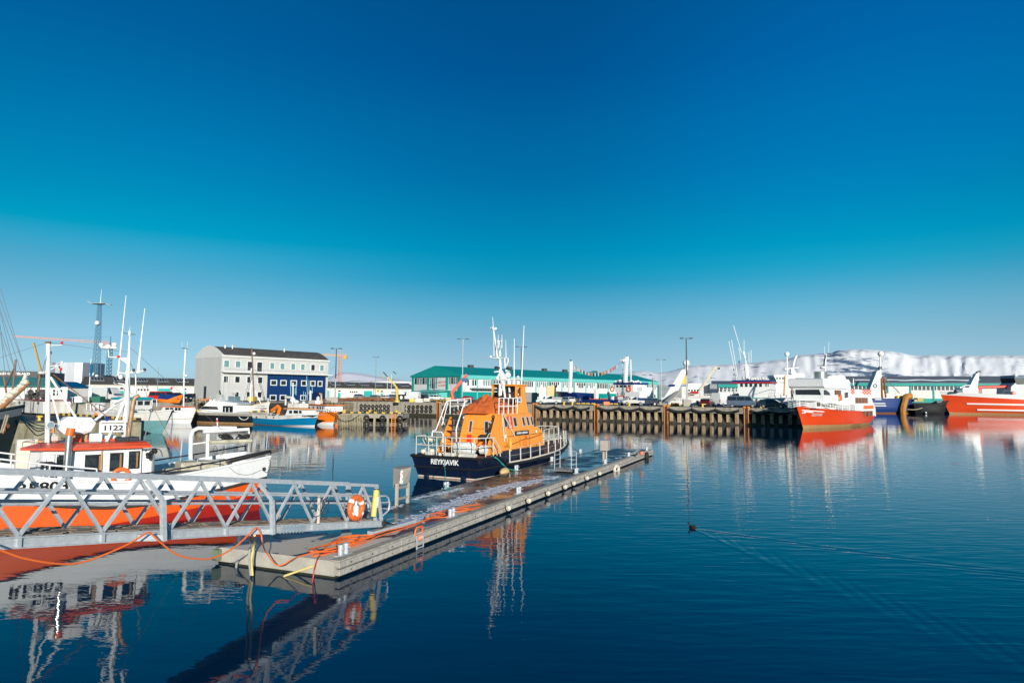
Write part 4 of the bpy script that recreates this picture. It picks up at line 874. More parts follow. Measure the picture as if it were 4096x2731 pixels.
g = MB(smooth=True); g.tube([Lp(868, 1688, y_), Lp(868, 1678, y_)], .034, 6); g.build('red_band', REDP, RB)
g = MB(); a_, c_ = Lp(832, 1768, y_ + .5), Lp(1004, 1768, y_ + .5); z0 = a_.z
g.bbox((c_.x, y_ + .25, z0 - .07), (a_.x, y_ + .8, z0 + .08), .05); g.build('hauler_trough', MOSS, RB)
for px in (907, 970):
    g = MB(smooth=True); p = Lp(px, 1746, y_ + .5); 
    for k in range(9): g.torus(p + V(random.uniform(-.18, .18), random.uniform(-.1, .1), random.uniform(-.05, .03)), (random.uniform(-.6, .6), random.uniform(-.6, .6), 1), random.uniform(.08, .17), .035, 12, 5)
    g.build('black_net', BLACK, RB)
g = MB(smooth=True); p = Lp(862, 1780, y_ + .6); g.tube([p + V(.07 * math.sin(t), 0, -.34 * (1 - math.cos(t)) / 2 - .02) for t in [6.283 * i / 16 for i in range(17)]], .01, 5); g.build('rope_loop', DARKM, RB)
p0, p1 = Lp(613, 1895, 1.5), Lp(615, 1810, 1.5); g = MB(smooth=True); g.tube([p0 - V(0, 0, .3), p1], .04, 8); g.build('pump_post', STEELW, RB)
g = MB(smooth=True)
for k in range(8): g.sph(p1 + V(random.uniform(-.12, .22), random.uniform(-.15, .1), random.uniform(-.2, .08)), random.uniform(.05, .12), 8, 6)
g.tube(curve([p1 + V(.3, 0, .05), p1 + V(.1, 0, .15), p1 + V(-.2, 0, .1), p1 + V(-.3, .0, -.15)], 4), .015, 5); g.build('pump', BLACK, RB)
# hoop on deck, cable and socket on the quarter, mooring lines
g = MB(smooth=True); g.tube(curve([Lp(788, 1866, 1.2), Lp(790, 1840, 1.2), Lp(798, 1837, 1.2), Lp(875, 1842, 1.2), Lp(880, 1850, 1.2), Lp(878, 1868, 1.2)], 3), .02, 6); g.build('hoop', STEEL, RB)
q = Lp(1060, 1876, 1.6); yy = H.surf(q.x, q.z); g = MB(); g.bbox((q.x - .07, yy - .05, q.z - .07), (q.x + .07, yy + .05, q.z + .07), .015); g.build('socket', DARKM, RB)
def hp(px, py): q = Lp(px, py, 1.7); return V(q.x, H.surf(q.x, q.z) + .02, q.z)
g = MB(smooth=True); g.tube(curve([hp(915, 1868), hp(950, 1893), hp(1000, 1899), hp(1050, 1882)], 5), .008, 5); g.tube(curve([hp(1062, 1884), hp(1078, 1891), hp(1090, 1870), hp(1088, 1848), hp(1080, 1838)], 5), .012, 5); g.build('cable', DARKM, RB)
# standing rigging
g = MB(smooth=True); tp = b3; ft = m1
for a_, c_ in ((ft, V(14.8, 0, 3.4)), (ft, tp - V(0, 0, .6)), (tp - V(0, 0, .4), V(.4, 0, 2.3)), (b2, V(5.2, 1.25, 2.95)), (b2, V(5.2, -1.25, 2.95)), (ft - V(0, 0, .3), V(8.2, 1.7, 2.2)), (ft - V(0, 0, .3), V(8.2, -1.7, 2.2)), (Lp(515, 1440, 0), V(3.2, 1.2, 2.0))): g.tube([a_, (a_ + c_) / 2 - V(0, 0, .04), c_], .008, 4)
g.build('rigging', mat('rig_wire', (.10, .11, .12), .5, .5), RB)
g = MB(smooth=True); g.tube(curve([V(4.4, 1.3, 1.6), V(4.0, 1.5, 1.5), V(3.6, 1.3, 1.62), V(3.2, 1.5, 1.5), V(2.6, 1.2, 1.58)], 4), .03, 6); g.tube(curve([V(3.9, .9, 1.5), V(3.5, 1.1, 1.62), V(3.2, .8, 1.5), V(3.6, .7, 1.55), V(3.9, .95, 1.6)], 4), .03, 6); g.build('deck_hose', mat('hose_black', (.03, .03, .03), .6), RB)
g = MB(); g.bbox((5.2, -.5, 2.98), (6.4, .6, 3.06), .02); g.bbox((6.6, .55, 2.97), (6.9, .95, 3.16), .03); g.build('roof_hatch', RROOF, RB)
for x in (2.2, 3.0): g = MB(); g.bbox((x, -.9, 1.3), (x + .55, -.3, 1.75), .04); g.build('fish_tub', mat('tub_blue', (.05, .16, .30), .5) if x < 2.5 else MOSS, RB)
# ================================================================== orange and navy rescue boat alongside the pontoon
RES = thing('rescue_boat', 'orange and navy rescue boat moored stern-on to the camera along the pontoon', 'rescue boat', (-3.85, 39.56, 0), R(61.5))
NAVY = mat('navy_hull', (0.006, 0.012, 0.035), 0.22, var=.25, scale=1.5, dirt=.10, dcol=(.05, .06, .09))
RORG = mat('rescue_orange', (0.93, 0.335, 0.045), 0.38, var=.06, scale=1.6, dirt=.10, dcol=(.45, .12, .03))
RUBB = mat('black_fender', (.012, .013, .016), .5, var=.2)
CREAM = mat('cream_line', (.72, .66, .52), .5, var=.1, dirt=.2)
DECKR = mat('deck_brown', (.16, .07, .05), .7, var=.25, scale=4)
LB = 17.2
zs = [(0, 1.28), (.12, 1.28), (.145, 1.22), (.165, .86), (.19, .72), (.35, .74), (.6, .92), (.8, 1.15), (1.0, 1.45)]
HB = Hull(LB, 5.0, zs, [(-.5, 1, 1), (.02, 1, 2), (.10, 3, 0), ([(0, .62), (.3, .55), (1, .8)], 3, 0), (lambda u: interp(zs, u), 1, 0)], ts=.93, tw=.82, rake=2.2, srake=.35, bp=2.3, wp=1.7, keel=-.5, full=.86, N=44, mid=.45, flare=.9)
HB.build(RES, [NAVY, ANTI, CREAM]); HB.deck(RES, DECKR, .03)
HB.rail(RES, RUBB, .085, -.06, 'rubber_fender'); HB.rail(RES, CREAM, .05, .05, 'toe_rail', .19, 1.0, .12)
g = MB(smooth=True)
for sd in (1, -1):
    pts = []
    for u in HB.us(): z = .60 + .25 * u; x, y = HB.pos(u, z); pts.append(V(x, (y + .02) * sd, z))
    g.tube(pts, .06, 6)
x, y = HB.pos(0, .60); g.tube([(x - .02, y, .6), (x - .02, -y, .6)], .06, 6); x, y = HB.pos(0, 1.22); g.tube([(x - .02, y, 1.22), (x - .02, -y, 1.22)], .085, 6); g.build('rubbing_strake', RUBB, RES)
xq, yq = HB.pos(0, .93)
text('name_lettering', 'REYKJAVÍK', .40, WHITE2, RES, (HB.pos(0, .93)[0] - .03, -.02, .93), (R(90), 0, R(-90)), bold=.012, sx=1.0)
for y_ in (-1.25, 1.3):
    g = MB(); xx = HB.pos(0, .2)[0]; g.rings([[V(xx - .02, y_ - .16, -.1), V(xx - .02, y_ + .16, -.1), V(xx - .16, y_ + .12, -.1), V(xx - .16, y_ - .12, -.1)], [V(xx + .04, y_ - .12, .32), V(xx + .04, y_ + .12, .32), V(xx - .1, y_ + .1, .24), V(xx - .1, y_ - .1, .24)]]); g.build('trim_bracket', NAVY, RES)
# deckhouse: navy base, orange body
ORf = RORG
g = MB(); g.rings([[V(*p) for p in [(3.2, -1.95, .72), (9.6, -1.75, .85), (10.2, -1.2, .9), (10.2, 1.2, .9), (9.6, 1.75, .85), (3.2, 1.95, .72)]], [V(*p) for p in [(3.2, -1.92, 1.44), (9.3, -1.72, 1.62), (9.9, -1.15, 1.66), (9.9, 1.15, 1.66), (9.3, 1.72, 1.62), (3.2, 1.92, 1.44)]]]); g.build('house_base', NAVY, RES)
def ring_(z, x0, x1, y, xn, yn, aft=None):
    return [V(x0, -y, z), V(x1, -y * .96, z), V(xn, -yn, z), V(xn, yn, z), V(x1, y * .96, z), V(x0 + (1.3 if aft is not None else 0), y, z) if aft is not None else V(x0, y, z), V(x0, aft if aft is not None else y - .01, z)]
bd_ = MB()
bd_.rings([ring_(1.44, 3.3, 9.2, 1.94, 9.75, 1.2), ring_(2.28, 3.3, 9.2, 1.92, 9.75, 1.2, 1.2), ring_(2.62, 3.3, 8.7, 1.9, 9.2, 1.2, .95), ring_(2.72, 3.3, 8.15, 1.88, 8.6, 1.25, .85)], 0)
bd_.build('house_lower', ORf, RES)
up_ = MB(); up_.rings([ring_(2.72, 3.3, 7.95, 1.87, 8.4, 1.35, .85), ring_(3.56, 3.3, 7.8, 1.72, 8.2, 1.3, .5), ring_(3.68, 3.42, 7.7, 1.60, 8.05, 1.2, .42)], 0); up_.build('house_upper', ORf, RES)
# after wing that carries the side of the house back to the well
g = MB(); g.prism([(1.55, 1.30), (3.4, 1.30), (3.4, 3.60), (2.75, 3.60)], -1.92, -1.80); g.build('side_wing', ORf, RES)
# stepped ladder cheek on the port side
g = MB(); g.prism([(2.2, 1.25), (3.35, 1.25), (3.35, 3.55), (3.15, 3.55)], .50, .62); g.prism([(1.95, 1.25), (3.35, 1.25), (3.35, 3.4)], 1.72, 1.86); g.build('ladder_cheek', ORf, RES)
g = MB()
for k in range(6): z = 1.45 + k * .36; g.bbox((2.15 + k * .2, .62, z), (2.40 + k * .2, 1.72, z + .05), .01)
g.build('step', DARKM, RES)
# windows
GR = mat('window_grey', (.45, .45, .44), .5)
sidew = [V(3.3, -1.87, 2.72), V(7.75, -1.795, 2.72), V(7.6, -1.65, 3.56), V(3.3, -1.72, 3.56)]
def wpx(px0, px1, y): a_, c_ = lp(RES, px0, 1685, 'y', y), lp(RES, px1, 1685, 'y', y); return (a_.x - 3.3) / 4.35, (c_.x - 3.3) / 4.35
for p0, p1 in ((2016, 2026), (2055, 2066), (2091, 2099), (2109, 2117), (2126, 2133)):
    u0, u1 = wpx(p0, p1, -1.78); pane(RES, sidew, u0, u1, .18, .78, frame=GR, fw=.05, deep=.01)
aftw = [V(3.3, .85, 1.44), V(3.3, -1.94, 1.44), V(3.3, -1.72, 3.56), V(3.3, .5, 3.56)]
for p0, p1 in ((1875, 1884), (1940, 1954)):
    a_, c_ = lp(RES, p0, 1690, 'x', 3.3), lp(RES, p1, 1690, 'x', 3.3); pane(RES, aftw, (.7 - a_.y) / 2.55, (.7 - c_.y) / 2.55, .51, .82, frame=GR, fw=.06, deep=.02)
a_, c_ = lp(RES, 1869, 1716, 'x', 3.3), lp(RES, 1888, 1765, 'x', 3.3); g = MB(); g.bbox((3.22, c_.y, 1.45), (3.29, a_.y, 2.35), .02); g.build('door', REDP, RES)
g = MB(); g.bbox((2.95, -1.15, 2.05), (3.28, -.55, 2.40), .03); g.build('winch_box', DARKM, RES)
g = MB(); g.bbox((2.6, -1.4, 1.3), (3.25, -.9, 1.9), .05); g.build('red_bin', REDP, RES)
for p in ((2.3, -.62, 2.45), ): pass
for px, py in ((1858, 1670), (1847, 1744)): q = lp(RES, px, py, 'x', 3.2); g = MB(); g.bbox((3.15, q.y - .1, q.z - .08), (3.29, q.y + .1, q.z + .08), .02); g.build('wall_box', WHITE2, RES)
q = lp(RES, 1973, 1666, 'x', 3.25); g = MB(smooth=True); g.torus((3.26, q.y, q.z), (1, 0, 0), .08, .03, 14, 6); g.build('porthole', DARKM, RES)
q = lp(RES, 1972, 1690, 'x', 3.2); g = MB(); g.bbox((3.0, q.y - .12, q.z - .06), (3.28, q.y + .12, q.z + .06), .02); g.build('searchlight', STEEL, RES)
# red badge, name board, small marks on the side
def side_q(px, py, y=-1.8): return lp(RES, px, py, 'y', y)
a_, c_ = side_q(2028, 1696), side_q(2049, 1664); g = MB(); yb = lambda z: -1.87 + (z - 2.72) * .18
g.add([(a_.x, yb(2.74) - .02, 2.74), (c_.x, yb(2.74) - .02, 2.74), (c_.x, yb(3.5) - .02, 3.5), (a_.x, yb(3.5) - .02, 3.5)], [(0, 1, 2, 3)]); bg_ = g.build('badge', mat('badge_red', (.70, .06, .03), .4), RES)
mxx = (a_.x + c_.x) / 2; g = MB(smooth=True)
for z, r_ in ((3.42, .05), (3.04, .045)): g.sph((mxx, yb(z) - .03, z), r_ * 1.6, 10, 4, 0, (1, .12, .8))
for dx in (-.07, .07): g.bar((mxx + dx, yb(3.12) - .03, 3.12), (mxx + dx * .7, yb(3.36) - .03, 3.36), .04, .01, up=(0, 1, 0))
for z in (2.92, 2.82): g.bar((mxx - .2, yb(z) - .03, z), (mxx + .2, yb(z) - .03, z), .012, .05)
g.build('emblem', mat('emblem_white', (.85, .78, .6), .5), bg_)
a_, c_ = side_q(2060, 1712, -1.9), side_q(2114, 1706, -1.9); g = MB(); g.box((a_.x, -1.935, 2.28), (c_.x, -1.905, 2.56)); nb = g.build('name_board', NAVY, RES)
text('lettering', 'ÁSGRÍMUR S. BJÖRNSSON', .16, WHITE2, nb, ((a_.x + c_.x) / 2, -1.94, 2.42), bold=.004, sx=min(1.2, (c_.x - a_.x) / 2.25))
for px, py, mm in ((2022, 1745, WHITE2), (2145, 1725, WHITE2), (2103, 1749, REDP)):
    q = side_q(px, py, -1.93); g = MB(smooth=False); g.bbox((q.x - .08, -1.97, q.z - .1), (q.x + .08, -1.9, q.z + .1), .03); g.build('side_vent', mm, RES)
g = MB(smooth=True); g.tube(curve([(3.6, -1.97, 1.68), (5.2, -1.98, 1.86), (5.9, -1.98, 1.98), (7.2, -1.97, 2.05), (8.8, -1.93, 2.2)], 4), .025, 5); g.build('grab_line', mat('dark_seam', (.3, .12, .03), .6), RES)
g = MB(smooth=True); q = side_q(2040, 1770, -1.98); 
for k in range(4): g.tube(curve([q + V(-.04 + .03 * k, 0, .3), q + V(-.10 + .05 * k, -.03, -.1), q + V(.04 * k, -.03, -.5), q + V(.12 + .02 * k, 0, 0), q + V(.03 * k, 0, .3)], 4), .022, 5)
g.build('hose_loop', mat('hose_yellow', (.75, .45, .06), .5), RES)
g = MB(smooth=True)
for x in (4.4, 5.7, 7.0): g.tube([(x, -1.955, 1.5), (x, -1.925, 2.26)], .010, 4)
g.tube([(3.3, -1.945, 2.28), (9.1, -1.90, 2.28)], .016, 5); g.tube([(3.28, -1.9, 2.74), (3.28, .85, 2.74)], .014, 5); g.build('seam', mat('dark_seam', ''), RES)
for x in (4.0, 6.4): g = MB(); g.bbox((x - .22, -1.965, 1.62), (x + .22, -1.93, 2.05), .03); g.build('side_hatch', mat('hatch_orange', (.80, .26, .03), .45, var=.1), RES)
# flying bridge: open tower with a roof
TO = ORf; yc_, hw_ = -.32, .95
g = MB(); g.rings([[V(*p) for p in rect(6.75, 7.95, yc_ - 1.05, yc_ + 1.05, 3.62)], [V(*p) for p in rect(6.85, 7.65, yc_ - hw_, yc_ + hw_, 4.75)]]); g.build('tower', TO, RES)
g = MB(); g.box((6.95, yc_ - .8, 4.7), (7.5, yc_ + .8, 5.42)); g.build('tower_glass', GLASS, RES)
for y_ in (yc_ - hw_ + .06, yc_ + hw_ - .06):
    g = MB(); g.bar((6.5, y_, 3.66), (6.5, y_, 5.42), .12, .12, up=(1, 0, 0)); g.bar((6.5, y_, 5.36), (7.6, y_, 5.36), .10, .10); g.bar((7.45, y_, 4.6), (7.40, y_, 5.42), .14, .42, up=(1, 0, 0)); g.build('tower_frame', TO, RES)
g = MB(); g.bbox((6.4, yc_ - 1.02, 5.40), (7.75, yc_ + 1.02, 5.52), .05); g.build('tower_roof', TO, RES)
g = MB(); g.box((6.62, yc_ - .85, 3.66), (6.84, yc_ + .85, 5.0)); g.build('tower_recess_shade', mat('tower_shade', (.05, .025, .02), .7), RES)  # dark box stands in for the shade inside the open tower
p0_, p1_ = lp(RES, 2062, 1611, 'y', -1.42), lp(RES, 2085, 1588, 'y', -1.42); g = MB(); g.bbox((p0_.x, -1.45, p0_.z), (p1_.x, -1.40, p1_.z), .02); nb = g.build('number_board', WHITE2, RES)
text('number', '2541', .38, mat('black_letters', ''), nb, ((p0_.x + p1_.x) / 2, -1.46, (p0_.z + p1_.z) / 2), bold=.008, sx=max(.7, (p1_.x - p0_.x) / 1.0))
# inflatable under a creased orange tarpaulin on the after roof
TARP = mat('tarpaulin', (.60, .13, .025), .6, var=.14, scale=3, bump=.5, bscale=6)
g = MB(smooth=True); rows = []
NX, NY = 26, 22
for i in range(NX + 1):
    u = i / NX; row = []
    for j in range(NY + 1):
        v = j / NY * 2 - 1; prof_ = [(0, .18), (.12, .5), (.35, .74), (.6, 1.12), (.68, 1.2), (.8, 1.02), (1, .8)]
        hgt = interp(prof_, u) * (1 - abs(v) ** 2.6) ** .55; cr = .34 * (abs(fbm(u * 4 + v, v * 3.5 - u, 3, 5) * 2 - 1) - .5)
        row.append(V(3.05 + u * 3.35 + .12 * cr, v * (1.35 - .25 * (1 - u)) + .1, 3.66 + max(hgt + cr * 1.6 * (1 - abs(v)) + (0 if abs(v) < .98 else 0), .0)))
    rows.append(row)
g.grid(rows); g.add(rows[0], [tuple(range(NY + 1))]); g.add(rows[-1], [tuple(range(NY + 1))[::-1]])
rb = tag(g.build('covered_dinghy', TARP), 'covered dinghy under creased orange tarpaulin on the rescue boat roof', 'dinghy'); rb.location = RES.location; rb.rotation_euler = RES.rotation_euler
# white tube rails: roof side, ladder hoops, stern pulpit, side guard rails, bow pulpit
def rl(path, r=.03, name='railing', m=None, post=None):
    g = MB(smooth=True); g.tube(path, r, 7); return g
g = MB(smooth=True)
for z in (4.12, 4.62): g.tube([(3.5, -1.62, z), (5.9, -1.6, z)], .035, 7)
for x in (3.5, 4.1, 4.7, 5.3, 5.9): g.tube([(x, -1.6, 3.64), (x, -1.62, 4.62)], .035, 7)
g.build('roof_rail', WHITE2, RES)
g = MB(smooth=True); g.tube([(3.2, 1.75, 3.6), (3.2, 1.75, 4.45), (5.6, 1.7, 4.6)], .035, 7); g.tube([(3.2, 1.75, 4.05), (5.6, 1.7, 4.15)], .03, 7)
for x in (4.0, 4.8, 5.6): g.tube([(x, 1.65, 3.6), (x, 1.72, 4.55)], .03, 7)
g.build('roof_rail', WHITE2, RES)
g = MB(smooth=True)                                     # two slanting hand rails of the ladder
g.tube([(3.15, 1.85, 4.42), (2.9, 1.87, 4.30), (1.95, 1.9, 2.72), (1.85, 1.9, 2.62), (1.55, 1.9, 2.6), (1.5, 1.9, 2.5), (1.5, 1.9, 1.28)], .04, 8)
g.tube([(3.3, .55, 4.45), (2.95, .55, 4.30), (2.2, .56, 2.95), (2.1, .56, 2.7), (2.15, .56, 1.95), (2.25, .56, 1.85)], .04, 8)
g.tube([(3.15, 1.85, 4.42), (3.3, .55, 4.45)], .035, 7); g.tube([(3.1, 1.86, 4.3), (2.5, 1.88, 2.9)], .03, 7); g.tube([(2.45, 1.87, 3.5), (2.75, 1.88, 2.95)], .03, 7)
g.tube([(1.5, 1.9, 2.55), (1.5, 1.2, 2.55), (1.5, 1.1, 2.45), (1.5, 1.1, 1.28)], .04, 8); g.tube([(1.5, 1.9, 1.85), (1.5, 1.1, 1.85)], .03, 7); g.build('ladder_rail', WHITE2, RES)
OFFW = mat('offwhite_rail', (.60, .58, .52), .5, var=.1)
g = MB(smooth=True); st = [(.25, 2.15), (.15, 1.2), (.12, 0.0), (.12, -1.0), (.2, -1.9), (.9, -2.25), (1.7, -2.3)]
for z in (1.85, 2.35):
    g.tube([(x, y_, z) for x, y_ in st], .032, 7); g.tube([(.25, 2.15, z), (1.3, 2.25, z)], .032, 7)
for x, y_ in st + [(1.3, 2.25), (.12, -.45), (.13, .6)]: g.tube([(x, y_, 1.28), (x, y_, 2.36)], .03, 7)
g.tube([(1.7, -2.3, 2.35), (2.4, -2.32, 1.7), (2.55, -2.3, .85)], .035, 7); g.tube([(1.75, -2.3, 1.85), (2.1, -2.32, 1.3)], .03, 7); g.tube([(1.0, -2.25, 2.35), (1.3, -2.2, 2.55), (2.0, -1.95, 2.6)], .03, 7); g.build('stern_rail', OFFW, RES)
for sd in (-1, 1):
    g = MB(smooth=True); pts = []
    for k in range(9):
        x = 3.7 + k * 1.35; u = x / LB; z = HB.sh(u); y_ = HB.surf(x, z) - .16; pts.append((V(x, y_ * sd, z), V(x + .02, y_ * sd * .985, z + .85 + .12 * k / 8)))
    for p, q in pts: g.tube([p, q], .04, 7)
    g.tube([q for p, q in pts], .009, 5); g.tube([p * .5 + q * .5 for p, q in pts], .008, 5); g.build('guard_rail', OFFW, RES)
g = MB(smooth=True); x0 = 11.2
for sd in (-1, 1):
    g.tube([(x0, .95 * sd, 1.3), (x0, .95 * sd, 2.35), (14.2, .7 * sd, 2.5)], .035, 7); g.tube([(x0, .95 * sd, 1.85), (14.0, .75 * sd, 1.95)], .028, 7)
    for x, y_ in ((12.2, .87), (13.2, .8), (14.2, .7)): g.tube([(x, y_ * sd, 1.3), (x, y_ * sd, 2.4)], .032, 7)
g.tube([(14.2, .7, 2.5), (14.2, -.7, 2.5)], .035, 7); g.tube([(16.3, .22, 1.35), (16.2, .2, 2.35)], .05, 7); g.tube([(15.6, -.5, 1.35), (15.7, -.45, 2.1)], .06, 7); g.tube([(15.7, -.45, 2.1), (16.6, -.1, 1.5)], .05, 7); g.build('bow_rail', OFFW, RES)
g = MB(smooth=True); g.sph((11.0, -.6, 1.75), .3, 12, 8, 0, (1, 1, 1.1)); g.sph((11.4, -.25, 1.7), .28, 12, 8); g.build('bow_buoy', mat('salmon_float', ''), RES)
g = MB(smooth=True); g.tube([(11.8, -.5, 1.3), (11.8, -.5, 2.0), (11.8, -.5, 2.2)], [.14, .14, .06], 10); g.build('bow_vent', OFFW, RES)
# stern gear: raft canister, lockers, fairleads, drum
g = MB(smooth=True); g.tube([(.95, -.15, 1.72), (.95, -.2, 1.72), (.95, -.24, 1.72), (.95, -1.38, 1.72), (.95, -1.42, 1.72), (.95, -1.48, 1.72)], [.2, .33, .35, .35, .33, .2], 18); cn = g.build('liferaft', WHITE2, RES)
g = MB(smooth=True)
for y_ in (-.45, -.8, -1.15): g.torus((.95, y_, 1.72), (0, 1, 0), .352, .012, 24, 5)
g.build('strap', mat('grey_band', (.5, .5, .5), .5), cn)
g = MB(smooth=True); g.tube([(1.35, -1.65, 1.65), (1.35, -1.68, 1.65), (1.35, -2.0, 1.65), (1.35, -2.03, 1.65)], [.15, .27, .27, .15], 14); g.build('drum', WHITE2, RES)
g = MB(); g.box((.6, -1.45, 1.28), (1.3, -.2, 1.36)); g.bar((.7, -1.3, 1.3), (.7, -1.3, 1.6), .06, .06); g.bar((.7, -.3, 1.3), (.7, -.3, 1.6), .06, .06); g.build('raft_cradle', OFFW, RES)
for y0, y1 in ((1.0, 1.5), (-.5, .2), (-.95, -1.9)):
    g = MB(); g.bbox((.2, min(y0, y1), 1.27), (.55, max(y0, y1), 1.47), .03); g.build('stern_locker', OFFW, RES)
g = MB(); g.bbox((2.0, .2, 1.25), (3.2, 1.1, 1.75), .05); g.bbox((1.9, .15, 1.75), (3.25, 1.35, 1.92), .04); g.build('engine_box', ORf, RES)
for p in ((.5, 1.35, 2.2), (.5, 1.2, 1.5), (.4, 1.75, 1.45)): 
    g = MB(smooth=True); g.sph(p, .16 if p[2] < 2 else .2, 10, 8, 0, (1, 1.2, .9)); g.build('float', CREAM, RES)
g = MB(smooth=True)
for y_ in (1.5, 1.75, .9): g.tube(curve([(.4, y_, 1.3), (.55, y_ - .1, 1.7), (.4, y_ + .05, 2.2), (.5, y_ - .2, 2.3)], 4), .03, 6)
g.build('davit', STEEL, RES)
g = MB(smooth=True); g.sph((.1, .35, 1.35), .12, 8, 6); g.sph((.1, -1.0, 1.33), .1, 8, 6); g.build('fairlead', OFFW, RES)
# masts and aerials above the tower
def Q(px, py, y=0): return lp(RES, px, py, 'y', y)
mt = mast(RES, [Q(2000, 1582, -.3), Q(2003, 1520, -.2), Q(2000, 1440, 0), Q(1988, 1425, 0), Q(1983, 1380, 0), Q(1974, 1322, 0)], [.13, .11, .09, .075, .065, .05], WHITE2, 'mast')
for a_, c_ in (((1998, 1582), (2000, 1520)), ((2020, 1590), (2012, 1515)), ((2040, 1592), (2034, 1515)), ((1999, 1500), (2020, 1590))):
    g = MB(smooth=True); g.tube([Q(*a_, -.7), Q(*c_, -.3)], .07, 8); g.build('mast_leg', WHITE2, mt)
g = MB(); p = Q(2006, 1510, -.2); g.rings([[p + V(-.35, -.3, -.15), p + V(.35, -.3, -.15), p + V(.35, .3, -.15), p + V(-.35, .3, -.15)], [p + V(-.08, -.08, .4), p + V(.08, -.08, .4), p + V(.08, .08, .4), p + V(-.08, .08, .4)]]); g.build('mast_step', WHITE2, mt)
g = MB(smooth=True); g.tube([Q(1998, 1518, -.3), Q(2088, 1516, -.3)], .06, 7); g.tube([Q(1979, 1487, 0), Q(2010, 1484, 0)], .05, 7); g.tube([Q(1966, 1432, 0), Q(2030, 1431, 0)], .035, 6); g.tube([Q(2000, 1425, 0), Q(1997, 1365, 0)], [.08, .05], 8); g.tube([Q(1990, 1364, 0), Q(2008, 1364, 0)], .05, 6); g.tube([Q(2018, 1430, 0), Q(2020, 1470, 0)], .05, 6); g.tube(curve([Q(2032, 1432, 0), Q(2032, 1448, 0), Q(2024, 1462, 0)], 4), .04, 6); g.build('yard', WHITE2, mt)
radar(mt, Q(2031, 1503, 0), 1.3, rz=R(20)); g = MB(smooth=True); p = Q(2031, 1497, 0); g.sph(p - V(0, 0, .05), .22, 12, 8); g.build('radar_base', WHITE2, mt)
for a_, c_ in (((1974, 1318), (1970, 1266)), ((2024, 1430), (2023, 1357)), ((2056, 1600), (2057, 1354)), ((2083, 1600), (2096, 1302)), ((1976, 1425), (1974, 1330)), ((1992, 1392), (1993, 1338)), ((2007, 1392), (2008, 1338))): whip(mt, Q(*a_, -.4), Q(*c_, -.4), .05 if a_[0] in (2056, 2083) else .03)
for px, py in ((1966, 1312), (1982, 1314), (1963, 1427), (2072, 1508)): g = MB(smooth=True); g.sph(Q(px, py, -.05), .10, 8, 6); g.build('lamp', WHITE2, mt)
g = MB(smooth=True); g.tube([Q(1966, 1314, 0), Q(1974, 1320, 0), Q(1983, 1315, 0)], .05, 6); g.build('lamp_arm', WHITE2, mt)
g = MB(smooth=True); g.tube([Q(1982, 1470, -.1), Q(1995, 1472, -.1)], .10, 8); g.tube([Q(2025, 1474, 0), Q(2040, 1477, 0)], .05, 6); g.build('loudhailer', DARKM, mt)
g = MB(smooth=True)
for px in (2062, ): g.tube(curve([Q(px, 1588, -1.1), Q(px + 1, 1556, -1.1), Q(px + 4, 1549, -1.1), Q(px + 8, 1550, -1.1)], 4), .06, 8); g.sph(Q(2070, 1551, -1.1), .10, 8, 6); g.sph(Q(2070, 1577, -1.1), .1, 8, 6)
g.build('intake_horn', WHITE2, mt)
g = MB(smooth=True); g.tube([(3.4, -1.88, 3.7), (3.55, -2.0, 2.0)], .035, 6); g.tube([(3.6, -1.85, 3.7), (4.9, -1.98, 2.25)], .035, 6); g.tube([(3.45, -1.88, 3.75), (3.9, -2.0, 1.95)], .02, 6); g.build('derrick_leg', mat('pale_pole', (.62, .62, .52), .5), RES)
# mooring lines
g = MB(smooth=True); A_ = RES.matrix_world; A_ = Matrix.Translation(RES.location) @ Matrix.Rotation(R(61.5), 4, 'Z')
g.tube(curve([A_ @ V(.0, -.05, 1.3), A_ @ V(-.06, -.05, 1.0), onz(1781, 1890, .9), onz(1780, 1953, DZ + .1)], 5), .022, 6); g.tube([onz(1770, 1957, DZ + .03), onz(1785, 1962, DZ + .03), onz(1798, 1952, DZ + .04), onz(1782, 1948, DZ + .05)], .03, 6)
tag(g.build('mooring_line', TEALROPE), 'teal mooring line hanging from the middle of the navy transom to a bollard', 'rope')
g = MB(smooth=True); g.tube(curve([A_ @ V(1.4, -2.3, 1.3), A_ @ V(1.75, -2.5, 1.15), onz(2010, 1855, .75), onz(2030, 1874, .55), onz(2062, 1880, DZ + .08)], 5), .035, 6)
tag(g.build('mooring_line', TEALROPE), 'thick teal mooring line from the starboard quarter of the rescue boat to the pontoon', 'rope')
g = MB(smooth=True); g.tube(curve([A_ @ V(16.2, -.5, 1.45), onz(2290, 1790, .6), onz(2321, 1811, DZ + .1)], 5), .02, 6)
tag(g.build('mooring_line', TEALROPE), 'thin bow line from the rescue boat to the far edge of the pontoon', 'rope')
g = MB(smooth=True); g.sph((0, 0, 0), .32, 12, 8, 0, (1.3, .8, .8)); o = tag(g.build('fender', mat('tan_fender', (.62, .42, .18), .6, var=.15)), 'tan rubber fender squeezed between the rescue boat and the pontoon', 'fender'); o.location = onz(2018, 1888, .4); o.rotation_euler = (0, 0, R(60))
